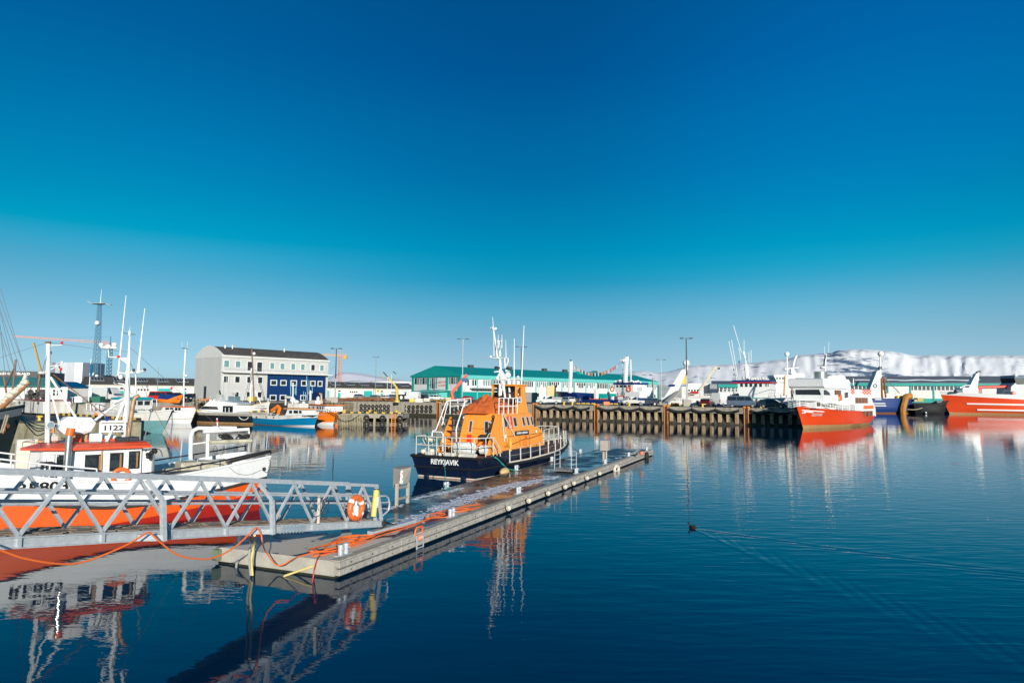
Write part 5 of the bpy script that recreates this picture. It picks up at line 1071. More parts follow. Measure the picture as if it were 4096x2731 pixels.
# ================================================================== quay walls, jetties, tyres, ladders
OLDC = mat('quay_concrete', (0.34, 0.30, 0.24), 0.9, var=.25, scale=.9, dirt=.5, dcol=(.09, .07, .045), bump=.4, bscale=6)
ROCK = mat('dark_fill', (.06, .05, .038), .95, var=.6, scale=1.6, bump=.8, bscale=3)
PILE = mat('pile_concrete', (.44, .33, .21), .9, var=.35, scale=1.8, dirt=.8, dcol=(.12, .055, .02), bump=.3, bscale=8)
TIDE = mat('tide_weed', (.035, .032, .018), .9, var=.5, scale=2)
def wall_run(name, label, pts, z0, z1, m, cap=.35, thick=.5, cat='quay wall'):
    t = thing(name, label, cat, (pts[0][0], pts[0][1], 0)); o = V(pts[0][0], pts[0][1], 0); g = MB(); c = MB()
    for p, q in zip(pts, pts[1:]):
        P, Q = V(*p, 0) - o, V(*q, 0) - o; d = (Q - P).normalized(); n = V(-d.y, d.x, 0)
        g.add([P + V(0, 0, z0), Q + V(0, 0, z0), Q + V(0, 0, z1), P + V(0, 0, z1)], [(0, 1, 2, 3)])
        e_ = -n * .012; g.add([P + e_ + V(0, 0, z0), Q + e_ + V(0, 0, z0), Q + e_ + V(0, 0, .45), P + e_ + V(0, 0, .6)], [(0, 1, 2, 3)], 1)
        g.add([P + n * thick + V(0, 0, z1 - .005), Q + n * thick + V(0, 0, z1 - .005), Q + V(0, 0, z1 - .005), P + V(0, 0, z1 - .005)], [(3, 2, 1, 0)])
        c.bar(P + n * cap * .4 + V(0, 0, z1 - .02), Q + n * cap * .4 + V(0, 0, z1 - .02), cap + .06, .26)
    g.build('face', [m, TIDE], t); c.build('coping', OLDC, t); return t
wall_run('quay_wall', 'weathered quay wall behind the small boats at the left', LANDA[:5], -.5, 2.99, OLDC)
rk = wall_run('quay_wall', 'rough stone quay wall between the grey building and the tyres', LANDA[4:6] + [(-36.5, 158.1)], -.5, 2.95, ROCK)
g = MB(smooth=False)
for i in range(150):
    u = random.random(); x, y = -43.5 + 7 * u, 160 - 1.9 * u; z = random.uniform(.0, 2.6); r = random.uniform(.25, .55); g.sph(V(x - LANDA[4][0], y - .25 - LANDA[4][1], z), r, 6, 4, 0, (1.2, .7, .75))
g.build('boulder_facing', mat('boulder', (.20, .16, .11), .95, var=.4, scale=1.2, bump=.6, bscale=4), rk)['kind'] = 'stuff'
wall_run('quay_wall', 'concrete quay wall hung with rows of black tyres', [(-36.5, 158.1), (-23, 154.5), (5, 138.5)], -.5, 2.99, OLDC)
PW_ = thing('quay_wall', 'pier wall of square concrete piles with dark gaps between them', 'quay wall', (PIER[0][0], PIER[0][1], 0), math.atan2(-25.1, 43))
PLn = math.hypot(43, 25.1)
g = MB(); g.box((0, 1.0, -.5), (PLn, 1.2, 2.2)); g.add([(0, 1.0, 1.6), (PLn, 1.0, 1.6), (PLn, -.1, 0), (0, -.1, 0)], [(0, 1, 2, 3)]); g.build('fill', ROCK, PW_)
g = MB(); g.bbox((-.02, -.12, 1.95), (PLn, .9, 2.99), .04); g.build('beam', OLDC, PW_)
np_ = 35
for i in range(np_):
    x = .4 + i * (PLn - .8) / (np_ - 1); w = .27 + .04 * hash2(i, 3); g = MB(); g.bbox((x - w, -.10 + .05 * hash2(i, 5), -.6), (x + w, .45, 1.95), .05); g.bbox((x - w - .008, -.112 + .05 * hash2(i, 5), -.6), (x + w + .008, .4, .22 + .3 * hash2(i, 8)), .05, 1); g.build('pile', [PILE, TIDE], PW_)
g = MB(smooth=False)
for i in range(70): g.sph((random.uniform(0, PLn), random.uniform(-.1, .3), random.uniform(-.05, .35)), random.uniform(.2, .42), 6, 4, 0, (1.3, .8, .7))
g.build('rubble', ROCK, PW_)['kind'] = 'stuff'
wall_run('quay_wall', 'short end wall of the pier beside the red tour boat', [PIER[1], PIER[2], (14, 152), (20, 214)], -.5, 2.99, OLDC)
wall_run('quay_wall', 'far quay wall behind the blue trawler at the right', LANDB, -.5, 2.99, OLDC)
def along(A, B, px, z=None):                             # the point of the wall line A-B seen in column px
    a = math.atan2(B[1] - A[1], B[0] - A[0]); k = facet(px, A, a); return V(A[0] + k * math.cos(a), A[1] + k * math.sin(a), z or 0), a
PA0, PA1 = PIER[0], PIER[1]
# long sagging rubber rolls slung along the pier
rolls = [(2149, 2218), (2219, 2294), (2296, 2361), (2396, 2478), (2480, 2559), (2561, 2643), (2677, 2767), (2769, 2861), (2863, 2957), (3004, 3085), (3087, 3160)]
nth = ['first', 'second', 'third', 'fourth', 'fifth', 'sixth', 'seventh', 'eighth', 'ninth', 'tenth', 'last']
for i, (a_, c_) in enumerate(rolls):
    p, an = along(PA0, PA1, a_, 2.55); q, _ = along(PA0, PA1, c_, 2.5); o = V(math.sin(an), -math.cos(an), 0) * .36; m_ = (p + q) / 2 - V(0, 0, .42)
    g = MB(smooth=True); pts = curve([p + o, p * .75 + q * .25 + o - V(0, 0, .3 + .05 * hash2(i, 1)), m_ + o, p * .25 + q * .75 + o - V(0, 0, .28)] + [q + o], 4); g.tube([x - p for x in pts], .24, 8)
    for x in (pts[0], pts[-1]): g.tube([x - p, x - p + V(0, 0, .5) - o * .7], .02, 4)
    t = tag(g.build('fender_roll', BLACK), 'sagging black rubber fender roll, %s from the left along the pier wall' % nth[i], 'fender', 'rubber fender rolls along the pier'); t.location = p
# tyre clusters
tm = MB(smooth=True); tm.torus((0, 0, 0), (0, 1, 0), .30, .145, 18, 8); tyre0 = tm.build('tyre', BLACK)
def tyre(p, an, label, group, s=1.0, first=[True]):
    o = tyre0 if first[0] else tyre0.copy()
    if not first[0]: COL.objects.link(o)
    first[0] = False; o.location = p; o.rotation_euler = (random.uniform(-.08, .08), 0, an); o.scale = (s, s, s); return tag(o, label, 'tyre', group)
TA, TB, TC = (-36.5, 158.1), (-23, 154.5), (5, 138.5)
for A, B, xs, nm in ((TA, TB, [1448 + 15.4 * i for i in range(8)], 'left'), (TB, TC, [1604 + 17.4 * i for i in range(8)], 'middle'), (TB, TC, [1778 + 17 * i for i in range(6)], 'right')):
    for px in xs:
        p, an = along(A, B, px, 2.02); o = V(math.sin(an), -math.cos(an), 0) * .2
        tyre(p + o + V(0, 0, random.uniform(-.06, .06)), an, 'black truck tyre in the upper row of the %s tyre cluster on the quay wall' % nm, 'upper row of the %s tyre cluster' % nm)
        tyre(p + o - V(0, 0, .88 + random.uniform(-.06, .06)), an, 'dusty truck tyre in the lower row of the %s tyre cluster on the quay wall' % nm, 'lower row of the %s tyre cluster' % nm)
# quay ladders with orange rails
ORP = mat('ladder_orange', (.85, .27, .03), .5, var=.12, dirt=.15)
for A, B, px, lb in ((TB, TC, 1584, 'orange quay ladder between the left and middle tyre clusters'), (TB, TC, 1756, 'orange quay ladder between the middle and right tyre clusters'), (PA0, PA1, 2141, 'orange quay ladder just right of the rescue boat'), (PA0, PA1, 2386, 'orange quay ladder below the red tanker deck'), (PA0, PA1, 2665, 'orange quay ladder below the gangway of the white trawler'), (PA0, PA1, 2985, 'orange quay ladder below the blue van')):
    p, an = along(A, B, px); t = thing('quay_ladder', lb, 'ladder', p, an, 'orange quay ladders')
    for s in (-.33, .33):
        g = MB(); g.bar((s, -.2, -.4), (s, -.2, 3.05), .12, .10, up=(0, 1, 0)); g.build('rail', ORP, t)
        g = MB(); g.bbox((s - .22, -.3, 2.98), (s + .22, .25, 3.24), .06); g.build('orange_block', ORP, t)
    g = MB()
    for k in range(9): g.bar((-.33, -.2, .1 + k * .32), (.33, -.2, .1 + k * .32), .05, .05)
    g.build('rungs', DARKM, t)
    g = MB(); g.box((-.36, -.17, .0), (.36, -.13, 2.95)); g.build('backing', ROCK, t)
# yellow quay bollards and the yellow kerb blocks on the far side of the pier
def qbollard(p, lb, s=1.0):
    t = thing('quay_bollard', lb, 'bollard', p, 0, 'yellow quay bollards'); g = MB(smooth=True); g.tube([(0, 0, 0), (0, 0, .06), (0, 0, .07), (0, 0, .38), (0, 0, .40), (0, 0, .55), (0, 0, .62)], [.3, .3, .17, .15, .24, .26, .14], 12); g.build('post', YELLOW, t); g = MB(smooth=True); g.tube([(0, 0, .45), (.34, 0, .52)], [.13, .1], 8); g.build('horn', YELLOW, t)
    t.scale = (s, s, s)
for px, lb in ((2250, 'yellow quay bollard beside the white flatbed truck'), (2284, 'yellow quay bollard beside the white hatchback'), (2512, 'yellow quay bollard below the white double cab pickup'), (2806, 'yellow quay bollard below the dark red estate car'), (3040, 'yellow quay bollard left of the tour boat bow'), (3100, 'yellow quay bollard nearest the tour boat bow')):
    p, an = along(PA0, PA1, px, GZ); qbollard(p + V(-math.sin(an), math.cos(an), 0) * .6, lb)
for i, px in enumerate((2312, 2332, 2350, 2372, 2425, 2443, 2462, 2680, 2694, 2712)):
    q = onz(px, 1613 if px < 2500 else 1620, GZ + .2); k = facet(px, PIER[3], math.atan2(PIER[2][1] - PIER[3][1], PIER[2][0] - PIER[3][0])); an = math.atan2(PIER[2][1] - PIER[3][1], PIER[2][0] - PIER[3][0])
    g = MB(); g.bbox((-.42, -.13, 0), (.42, .13, .3), .04); o = tag(g.build('kerb_block', YELLOW), 'yellow kerb block along the far edge of the pier', 'kerb', 'yellow kerb blocks on the pier'); o.location = (PIER[3][0] + k * math.cos(an), PIER[3][1] + k * math.sin(an) - .5, GZ); o.rotation_euler = (0, 0, an)

# low jetty at the left
JZ = 1.85
JL = [(-36.6, 68), (-38.2, 71.5), (-69, 96), (-110, 125), (-150, 70), (-70, 52), (-45.5, 63)]
LJ = thing('jetty', 'low dark decked concrete jetty at the left behind the red-roofed boat', 'jetty', (JL[0][0], JL[0][1], 0)); o = V(*JL[0], 0)
g = MB(); g.add([V(x, y, JZ) - o for x, y in JL], [tuple(range(len(JL)))]); g.build('deck', mat('jetty_deck', (.020, .024, .035), .6, var=.3, scale=.6), LJ)
g = MB()
for i in range(len(JL)): p, q = JL[i], JL[(i + 1) % len(JL)]; g.add([V(*p, -.6) - o, V(*q, -.6) - o, V(*q, JZ - .01) - o, V(*p, JZ - .01) - o], [(0, 1, 2, 3)])
g.build('wall', mat('mossy_concrete', (.30, .27, .18), .9, var=.35, scale=.8, dirt=.75, dcol=(.05, .045, .02), bump=.4, bscale=5), LJ)
g = MB(); P = V(*JL[1], JZ) - o; Q = V(*JL[2], JZ) - o; d = (Q - P)
g.bar(P + V(-.3, -.3, .14), Q + V(-.3, -.3, .14), .3, .26); g.bar(V(0, 0, JZ + .1) + V(-.2, .1, 0), V(*JL[6], JZ + .1) - o + V(.1, .3, 0), .3, .2); g.build('kerb', mat('black_kerb', (.03, .03, .03), .7), LJ)
for i in range(22):
    f = (i + .5) / 22; g = MB(); a_ = P + d * f; u_ = d.normalized(); g.bar(a_ + V(-.32, -.32, .15) - u_ * .33, a_ + V(-.32, -.32, .15) + u_ * .33, .32, .27); g.build('kerb_mark', YELLOW, LJ)
p, an = along(JL[6], JL[0], 212); t = thing('quay_ladder', 'orange ladder on the wall of the low left jetty', 'ladder', p, an)
for s in (-.2, .2): g = MB(); g.bar((s, -.12, -.4), (s, -.12, 1.5), .1, .08, up=(0, 1, 0)); g.build('rail', ORP, t)
g = MB(); [g.bar((-.2, -.12, .1 + k * .3), (.2, -.12, .1 + k * .3), .05, .05) for k in range(5)]; g.build('rungs', ORP, t)
qbollard(onz(157, 1683, JZ), 'orange bollard on the low left jetty', .9); 
# middle wooden jetty with tyres
MJ0, MJ1 = onz(1610, 1655, 1.8), onz(1000, 1648, 1.8)
MJ = thing('jetty', 'wooden jetty with vertical fender planks and tyres, in front of the tyre quay', 'jetty', (MJ0.x, MJ0.y, 0), math.atan2(MJ1.y - MJ0.y, MJ1.x - MJ0.x)); ml = (MJ1 - MJ0).length
g = MB(); g.box((0, -4.2, 1.1), (ml, -.05, 1.78)); g.build('deck_slab', OLDC, MJ)
g = MB(); g.add([(0, -4.2, 1.785), (ml, -4.2, 1.785), (ml, -.3, 1.785), (0, -.3, 1.785)], [(0, 3, 2, 1)]); g.build('deck', mat('jetty_deck', ''), MJ)
g = MB(); g.bar((0, -.15, 1.9), (ml, -.15, 1.9), .3, .22); g.build('kerb', mat('black_kerb', ''), MJ)
for i in range(30):
    x = .5 + i * 1.25; g = MB(); g.bbox((x - .26, -.31, 1.83), (x + .26, .012, 2.03), .02); g.build('kerb_mark', YELLOW, MJ)
PLK = mat('old_plank', (.36, .31, .20), .9, var=.35, scale=2, dirt=.6, dcol=(.06, .05, .03))
g = MB()
for i in range(19): x = 5.9 + i * .26; g.bbox((x, .01, -.3), (x + .15, .16, 1.6 + .04 * hash2(i, 7)), .01)
g.build('fender_planks', PLK, MJ)
g = MB()
for x in (.2, 2.3, 4.4, 5.5, 11.2, 14, 17, 20, 23): g.bbox((x - .16, -.25, -.6), (x + .16, .05, 1.1), .02)
g.build('legs', PLK, MJ)
g = MB(); g.box((0, -4.0, .35), (12, -3.8, 1.2)); g.box((11, -.5, -.4), (ml, -.2, 1.2)); g.bar((.2, -.1, .45), (5.5, -.1, .45), .14, .2); g.build('beam', ROCK, MJ)
an = MJ.rotation_euler.z + math.pi
for px, nm in ((1470, 'left'), (1534, 'middle'), (1603, 'right')):
    a2 = MJ.rotation_euler.z + math.pi; k = facet(px, (MJ0.x, MJ0.y), a2); p = V(MJ0.x + k * math.cos(a2), MJ0.y + k * math.sin(a2), 0) + V(math.sin(a2), -math.cos(a2), 0) * .2
    for z, w in ((1.12, 'upper'), (.22, 'lower')): tyre(p + V(0, 0, z), a2, '%s tyre of the %s pair on the wooden jetty' % (w, nm), 'tyres on the wooden jetty', 1.1)
a2 = an
for px, lb in ((1577, 'orange ladder near the outer end of the wooden jetty'), (1347, 'orange ladder beside the orange boat bow')):
    k = facet(px, (MJ0.x, MJ0.y), a2); p = V(MJ0.x + k * math.cos(a2), MJ0.y + k * math.sin(a2), 0); t = thing('quay_ladder', lb, 'ladder', p, a2, 'ladders on the wooden jetty')
    for s in ((-.28, .28) if px > 1400 else (0,)):
        g = MB(); g.bar((s, -.12, -.4), (s, -.12, 1.85), .12, .1, up=(0, 1, 0)); g.build('rail', ORP, t)
    g = MB(); [g.bar((-.28, -.12, .1 + k_ * .3), (.28, -.12, .1 + k_ * .3), .05, .05) for k_ in range(6)]; g.build('rungs', ORP, t)
for px, lb in ((1373, 'yellow bollard on the wooden jetty behind the orange boat'), (1476, 'yellow bollard on the wooden jetty above the left tyre pair'), (1583, 'yellow bollard near the outer end of the wooden jetty')):
    k = facet(px, (MJ0.x, MJ0.y), a2); qbollard(V(MJ0.x + k * math.cos(a2), MJ0.y + k * math.sin(a2) + .8, 1.79), lb, .9)
g = MB(smooth=True); g.tube(curve([at(1347, 1655, 104.0), at(1370, 1672, 104.2), at(1400, 1675, 104.5), at(1425, 1662, 104.6), at(1440, 1652, 104.8)], 4), .06, 5)
tag(g.build('mooring_line', mat('grey_green_rope', (.32, .38, .32), .9)), 'grey-green rope sagging from the orange boat bow to the wooden jetty', 'rope')
# ================================================================== buildings: each in a frame with x along the front, y into the depth, z up from the quay
def bframe(name, label, P, a, cat='building', z=GZ): return thing(name, label, cat, (P[0], P[1], z), a)
def fx(t, px): return facet(px, (t.location.x, t.location.y), t.rotation_euler.z)
def fz(t, px, py):                                       # height on the front plane
    return lp(t, px, py, 'y', 0).z
TEAL = mat('teal_paint', (.0, .30, .27), .5, var=.06, scale=.6, dirt=.1, dcol=(.02, .18, .17)); LTEAL = mat('light_teal', (.13, .52, .48), .5, var=.06, scale=.6)
WALLW = mat('white_wall', (.74, .72, .68), .8, var=.06, scale=.5, dirt=.22, dcol=(.42, .38, .32)); ROOFD = mat('dark_roof', (.075, .068, .062), .85, var=.3, scale=.5, dirt=.3, dcol=(.14, .12, .10), streak=False)
SILV = mat('curtain_glass', (.20, .26, .27), .12, var=.3, scale=.7, spec=.8)
# --- grey three-storey house with the blue panel
gP = at(880, 1600, 159); gP = (gP.x, gP.y); ga = math.atan2(22, 19)
GB = bframe('office_building', 'grey three-storey building with barrel roof and a dark blue panelled front', gP, ga); GLn = fx(GB, 1310); GD = 13.5; GE = 10.5
GRW = mat('grey_render', (.55, .54, .52), .85, var=.05, scale=.5, dirt=.12, dcol=(.34, .33, .32))
g = MB(); g.box((0, 0, 0), (GLn, GD, GE)); g.build('wall', GRW, GB)
arc = [(GD * i / 16, GE + .25 + 2.3 * math.sin(math.pi * i / 16)) for i in range(17)]
g = MB(); g.prism([(y, z) for y, z in arc] + [(GD, GE - .4), (0, GE - .4)], -.05, .35, ax='x'); g.build('gable', mat('gable_white', (.66, .65, .63), .8), GB)
g = MB(smooth=True); g.rings([[V(x, y, z - .12) for y, z in arc] + [V(x, GD, GE - .2), V(x, 0, GE - .2)] for x in (.36, GLn + .2)]); g.build('roof', ROOFD, GB)
g = MB(); g.box((-.08, -.30, GE - .35), (GLn + .25, .02, GE + .12)); g.build('cornice', mat('gable_white', ''), GB)
zb_ = fz(GB, 1100, 1493); g = MB(); g.box((-.05, -1.3, zb_ - .18), (GLn + .6, .02, zb_ + .12)); g.build('balcony', mat('gable_white', ''), GB)
g = MB(smooth=True)
for z in (.5, 1.05): g.tube([(0, -1.22, zb_ + z), (GLn + .5, -1.22, zb_ + z)], .025, 4)
for i in range(60): g.tube([(GLn * i / 59, -1.22, zb_ + .1), (GLn * i / 59, -1.22, zb_ + 1.05)], .012, 3)
g.build('railing', mat('rail_grey', (.35, .36, .37), .5), GB)
x0, x1 = fx(GB, 1067), fx(GB, 1300); BLUEP = mat('blue_panel', (.002, .030, .125), .45, var=.08, scale=.8)
g = MB(); g.box((x0, -.10, .02), (x1, .02, zb_ - .2)); g.build('blue_panel', BLUEP, GB)
WF = mat('window_white', (.78, .78, .76), .5)
def bwin(t, px0, px1, py0, py1, y=0.0, gl=None, fr=WF, fw=.14):
    a_, b_ = lp(t, px0, py0, 'y', y), lp(t, px1, py1, 'y', y); z0, z1 = sorted((a_.z, b_.z)); return pane(t, [V(a_.x, y, z0), V(b_.x, y, z0), V(b_.x, y, z1), V(a_.x, y, z1)], 0, 1, 0, 1, gl, fr, fw=fw, off=.03, deep=.05)
TGL = mat('green_glass', (.14, .30, .29), .15, var=.15, spec=.8)
def Zp(zx, zy): return 700 + zx / 3.1357, 1300 + zy / 3.136
def zwin(t, x0, x1, y0, y1, **k):
    a_, b_ = Zp(x0, y0), Zp(x1, y1); return bwin(t, a_[0], b_[0], a_[1], b_[1], **k)
for xa, xb, ya, yb, gl in ((618, 675, 443, 527, TGL), (762, 818, 452, 530, TGL), (910, 965, 458, 572, GLASS), (1030, 1088, 465, 585, GLASS), (1195, 1243, 473, 547, TGL), (1322, 1370, 480, 553, TGL), (1458, 1505, 485, 558, TGL), (1580, 1624, 490, 563, TGL), (1708, 1750, 497, 568, GLASS), (1820, 1863, 502, 572, TGL)): zwin(GB, xa, xb, ya, yb, gl=gl)
for xa, xb, ya, yb in ((612, 660, 640, 718), (755, 808, 645, 720), (905, 948, 648, 722), (1042, 1092, 653, 728), (752, 795, 840, 910), (898, 940, 838, 908), (1036, 1082, 840, 908)): zwin(GB, xa, xb, ya, yb)
for xa, xb, ya, yb in ((1206, 1268, 696, 748), (1330, 1388, 698, 750), (1460, 1518, 700, 752), (1590, 1640, 702, 756), (1706, 1750, 706, 758), (1797, 1838, 708, 762), (1197, 1260, 884, 938), (1322, 1384, 884, 938), (1580, 1634, 886, 938)): zwin(GB, xa, xb, ya, yb, y=-.11, fw=.2)
a_, b_ = Zp(1730, 842), Zp(1868, 980); q0, q1 = lp(GB, *a_, 'y', -.11), lp(GB, *b_, 'y', -.11); g = MB(); g.box((q0.x, -.14, .02), (q1.x, -.08, q0.z)); g.build('door', mat('dark_blue_door', (.004, .012, .05), .4), GB)
q0 = lp(GB, 820, 1570, 'x', 0); g = MB(); g.box((-.06, q0.y - .6, .02), (.02, q0.y + .6, 3.3)); g.build('side_door', DARKM, GB)
for px, zt_ in ((925, .8), (955, 1.2), (1165, 1.0)):
    g = MB(smooth=True); x = fx(GB, px); g.tube([(x, 4, GE + 1.9), (x, 4, GE + 2.5 + .25 * zt_), (x, 4, GE + 2.6 + .3 * zt_)], [.16, .16, .34], 8); g.build('vent', WHITE2, GB)
# --- long low warehouse with skylights that runs behind it
wa, wb = at(352, 1590, 236), at(1660, 1590, 322)
LWa = math.atan2(wb.y - wa.y, wb.x - wa.x); LW = bframe('warehouse', 'long low white warehouse with dark roof, skylights and turquoise doors', (wa.x, wa.y), LWa); LL = (wb - wa).length
g = MB(); g.box((0, 0, 0), (LL, 14, 4.35)); g.build('wall', WALLW, LW)
g = MB(); g.rings([[V(x, y, z) for y, z in ((-.4, 4.3), (-.4, 4.5), (6.6, 7.1), (7.4, 7.1), (14.4, 4.5), (14.4, 4.3))] for x in (-.4, LL + .4)]); g.build('roof', ROOFD, LW)
g = MB(); g.box((-.1, -.12, 3.85), (LL, .01, 4.28)); g.build('fascia', mat('cream_fascia', (.62, .58, .48), .7), LW)
SKL = mat('skylight_frame', (.30, .32, .33), .5)
nb_ = 19
for i in range(nb_):
    x = LL * (i + .45) / nb_; f = MB()
    rz_ = lambda y: 4.5 + (y + .4) * 2.6 / 7.0
    q = [V(x - 2.0, 2.6, rz_(2.6) + .12), V(x + 2.0, 2.6, rz_(2.6) + .12), V(x + 2.0, 5.6, rz_(5.6) + .12), V(x - 2.0, 5.6, rz_(5.6) + .12)]
    f.rings([[p - V(0, 0, .2) for p in q], q]); sk = f.build('skylight', SKL, LW); h = MB()
    for k in range(4): a0, a1 = -1.8 + k * .95, -1.05 + k * .95; h.add([V(x + a0, 2.85, rz_(2.85) + .135), V(x + a1, 2.85, rz_(2.85) + .135), V(x + a1, 5.35, rz_(5.35) + .135), V(x + a0, 5.35, rz_(5.35) + .135)], [(0, 1, 2, 3)])
    h.build('pane', GLASS, sk)
DOORT = mat('turquoise_door', (.03, .42, .38), .5, var=.05)
for i in range(nb_):
    x = LL * (i + .45) / nb_; k = i % 3
    if k == 0: g = MB(); g.box((x - 2.1, -.1, .05), (x + 2.1, .01, 3.15)); g.build('door', DOORT, LW)
    elif k == 1: g = MB(); g.box((x - .6, -.08, .05), (x + .6, .01, 2.2)); g.build('small_door', DOORT, LW); g = MB(smooth=False); g.prism([(x - .7, 2.75), (x + .7, 2.75), (x + .5, 3.2), (x, 3.38), (x - .5, 3.2)], -.06, .01); g.build('fanlight', GLASS, LW)
    else:
        for j in range(4): g = MB(); g.box((x - 1.9 + j * 1.0, -.06, 2.3), (x - 1.3 + j * 1.0, .01, 2.95)); g.build('window', GLASS, LW)
# --- green-roofed harbour hut and its neighbours at the left
q0, q1 = at(-140, 1600, 108), at(268, 1600, 118); ha = math.atan2(q1.y - q0.y, q1.x - q0.x)
HU = bframe('harbour_hut', 'low white harbour hut with long teal roof behind the old boats', (q0.x, q0.y), ha); hl = (q1 - q0).length; he = lp(HU, 150, 1546, 'y', 0).z; hr = lp(HU, 150, 1509, 'y', 4).z
g = MB(); g.box((0, 0, -.2), (hl, 8, he)); g.build('wall', WALLW, HU)
RTEAL = mat('teal_roof', (.04, .24, .235), .45, var=.06, scale=.5)
g = MB(); g.rings([[V(x, y, z) for y, z in ((-.35, he - .08), (-.35, he + .08), (4, hr), (8.35, he + .08), (8.35, he - .08))] for x in (-.3, hl - 1.2)]); g.build('roof', RTEAL, HU)
for a_, b_, c_, d_ in ((140, 177, 1558, 1582), (212, 247, 1558, 1582), (65, 80, 1556, 1564)): 
    w = bwin(HU, a_, b_, c_, d_, fw=.12); p0, p1 = lp(HU, a_, c_, 'y', -.08), lp(HU, b_, d_, 'y', -.08); g = MB()
    if b_ - a_ > 20:
        for k in (1, 2): x = p0.x + (p1.x - p0.x) * k / 3; g.box((x - .12, -.11, p1.z), (x + .12, -.03, p0.z))
        g.box((p0.x, -.10, p0.z - .55), (p1.x, -.035, p0.z - .43)); g.build('mullion', WF, w)
q0, q1 = at(268, 1600, 121), at(350, 1600, 125)
WS = bframe('boat_shed', 'small white shed with deep blue roof right of the teal-roofed hut', (q0.x, q0.y), math.atan2(q1.y - q0.y, q1.x - q0.x)); sl_ = (q1 - q0).length; he = lp(WS, 300, 1549, 'y', 0).z; hr = lp(WS, 300, 1527, 'y', 3).z
g = MB(); g.box((0, 0, -.1), (sl_, 6, he)); g.build('wall', WALLW, WS); g = MB(); g.rings([[V(x, y, z) for y, z in ((-.3, he - .05), (-.3, he + .06), (3, hr), (6.3, he + .06), (6.3, he - .05))] for x in (-.2, sl_ + .2)]); g.build('roof', mat('blue_roof', (.0, .09, .20), .4), WS)
# --- pale drum-shaped hall, dark sign building, far roofs
q = at(307, 1590, 262); DR = bframe('drum_hall', 'windowless round hall clad in pale metal panels coloured as lit and shaded', (q.x, q.y), 0); rr = 8.7; zt_ = lp(DR, 307, 1449, 'y', -rr).z
PANS = [mat('drum_panel_lit', (.66, .66, .70), .35, .2, var=.04), mat('drum_panel_half_lit', (.36, .37, .41), .35, .2, var=.04), mat('drum_panel_shaded', (.17, .19, .24), .35, .2, var=.04)]  # light and shade of the facets put into three panel colours
g = MB(); nn_ = 22
for i in range(nn_):
    a0, a1 = 2 * math.pi * i / nn_, 2 * math.pi * (i + 1) / nn_; k = 0 if i % 5 in (0, 1, 3) else 1
    if a0 > 5.4 or a0 < .5: k = 2  # right-hand facets painted as the shaded side
    g.add([(rr * math.cos(a0), rr * math.sin(a0), 0), (rr * math.cos(a1), rr * math.sin(a1), 0), (rr * math.cos(a1), rr * math.sin(a1), zt_), (rr * math.cos(a0), rr * math.sin(a0), zt_)], [(0, 1, 2, 3)], k)
g.build('wall', PANS, DR); g = MB(); g.add([(rr * .99 * math.cos(6.283 * i / nn_), rr * .99 * math.sin(6.283 * i / nn_), zt_ - .4) for i in range(nn_)], [tuple(range(nn_))]); g.build('roof', ROOFD, DR)
q0, q1 = at(-120, 1590, 196), at(145, 1590, 200); MU = bframe('exhibition_hall', 'dark grey ribbed hall with big white lettering on its wall at the far left', (q0.x, q0.y), math.atan2(q1.y - q0.y, q1.x - q0.x)); ml_ = (q1 - q0).length; mh = lp(MU, 70, 1484, 'y', 0).z
g = MB(); g.box((0, .1, 0), (ml_, 20, mh - .05))
for i in range(60): x = ml_ * i / 60; g.box((x, -.05, 0), (x + ml_ / 120, .1, mh))
g.build('wall', mat('ribbed_grey', (.10, .10, .105), .6, var=.1), MU); pc = lp(MU, 20, 1494, 'y', -.1)
text('lettering', 'WHALES OF ICELAND', .9, WHITE2, MU, (lp(MU, 120, 1494, 'y', -.1).x, -.12, pc.z), bold=.04, ax='RIGHT', sx=1.12)
q0, q1 = at(118, 1590, 270), at(720, 1590, 300); FR = bframe('flat_roof_block', 'long pale flat-roofed block far behind the warehouse', (q0.x, q0.y), math.atan2(q1.y - q0.y, q1.x - q0.x)); l_ = (q1 - q0).length; h_ = lp(FR, 400, 1500, 'y', 0).z
g = MB(); g.box((0, 0, 0), (l_ * .62, 12, h_)); g.box((l_ * .62, 0, 0), (l_, 12, h_ - 1.2)); g.build('wall', mat('beige_block', (.40, .37, .34), .85, var=.1), FR)
# --- green and white fish hall: gable end and the long side
cP = at(1843, 1590, 255); ca = math.atan2(90, 92.6)
GH_ = bframe('fish_hall', 'long white and teal fish hall with gable end behind the rescue boat', (cP.x, cP.y), ca); HL = fx(GH_, 2630); HW = 31.0; he = 8.9; hr = 12.7
g = MB(); g.box((0, 0, 0), (HL, HW, he)); g.build('wall', WALLW, GH_)
g = MB(); g.rings([[V(x, y, z) for y, z in ((-.5, he - .15), (-.5, he + .35), (HW / 2, hr + .3), (HW + .5, he + .35), (HW + .5, he - .15))] for x in (-.5, HL + .5)]); g.build('roof', TEAL, GH_)
g = MB(); g.box((-.3, -.62, he - 1.1), (HL + .3, .02, he + .3)); g.build('fascia', LTEAL, GH_)
gy = lambda px: lp(GH_, px, 1560, 'x', -.1).y
g = MB(); g.prism([(0, he - .4), (HW, he - .4), (HW, he), (HW / 2, hr - .05), (0, he)], -.3, .02, ax='x'); g.build('gable_band', TEAL, GH_)
g = MB(); g.box((-.22, 0, 0), (.02, HW, 3.3)); g.build('gable_base', TEAL, GH_)
for px in (1652, 1713, 1788, 1836): y = gy(px); g = MB(); g.box((-.28, y - .55, 0), (.02, y + .55, he - .3)); g.build('gable_post', TEAL, GH_)
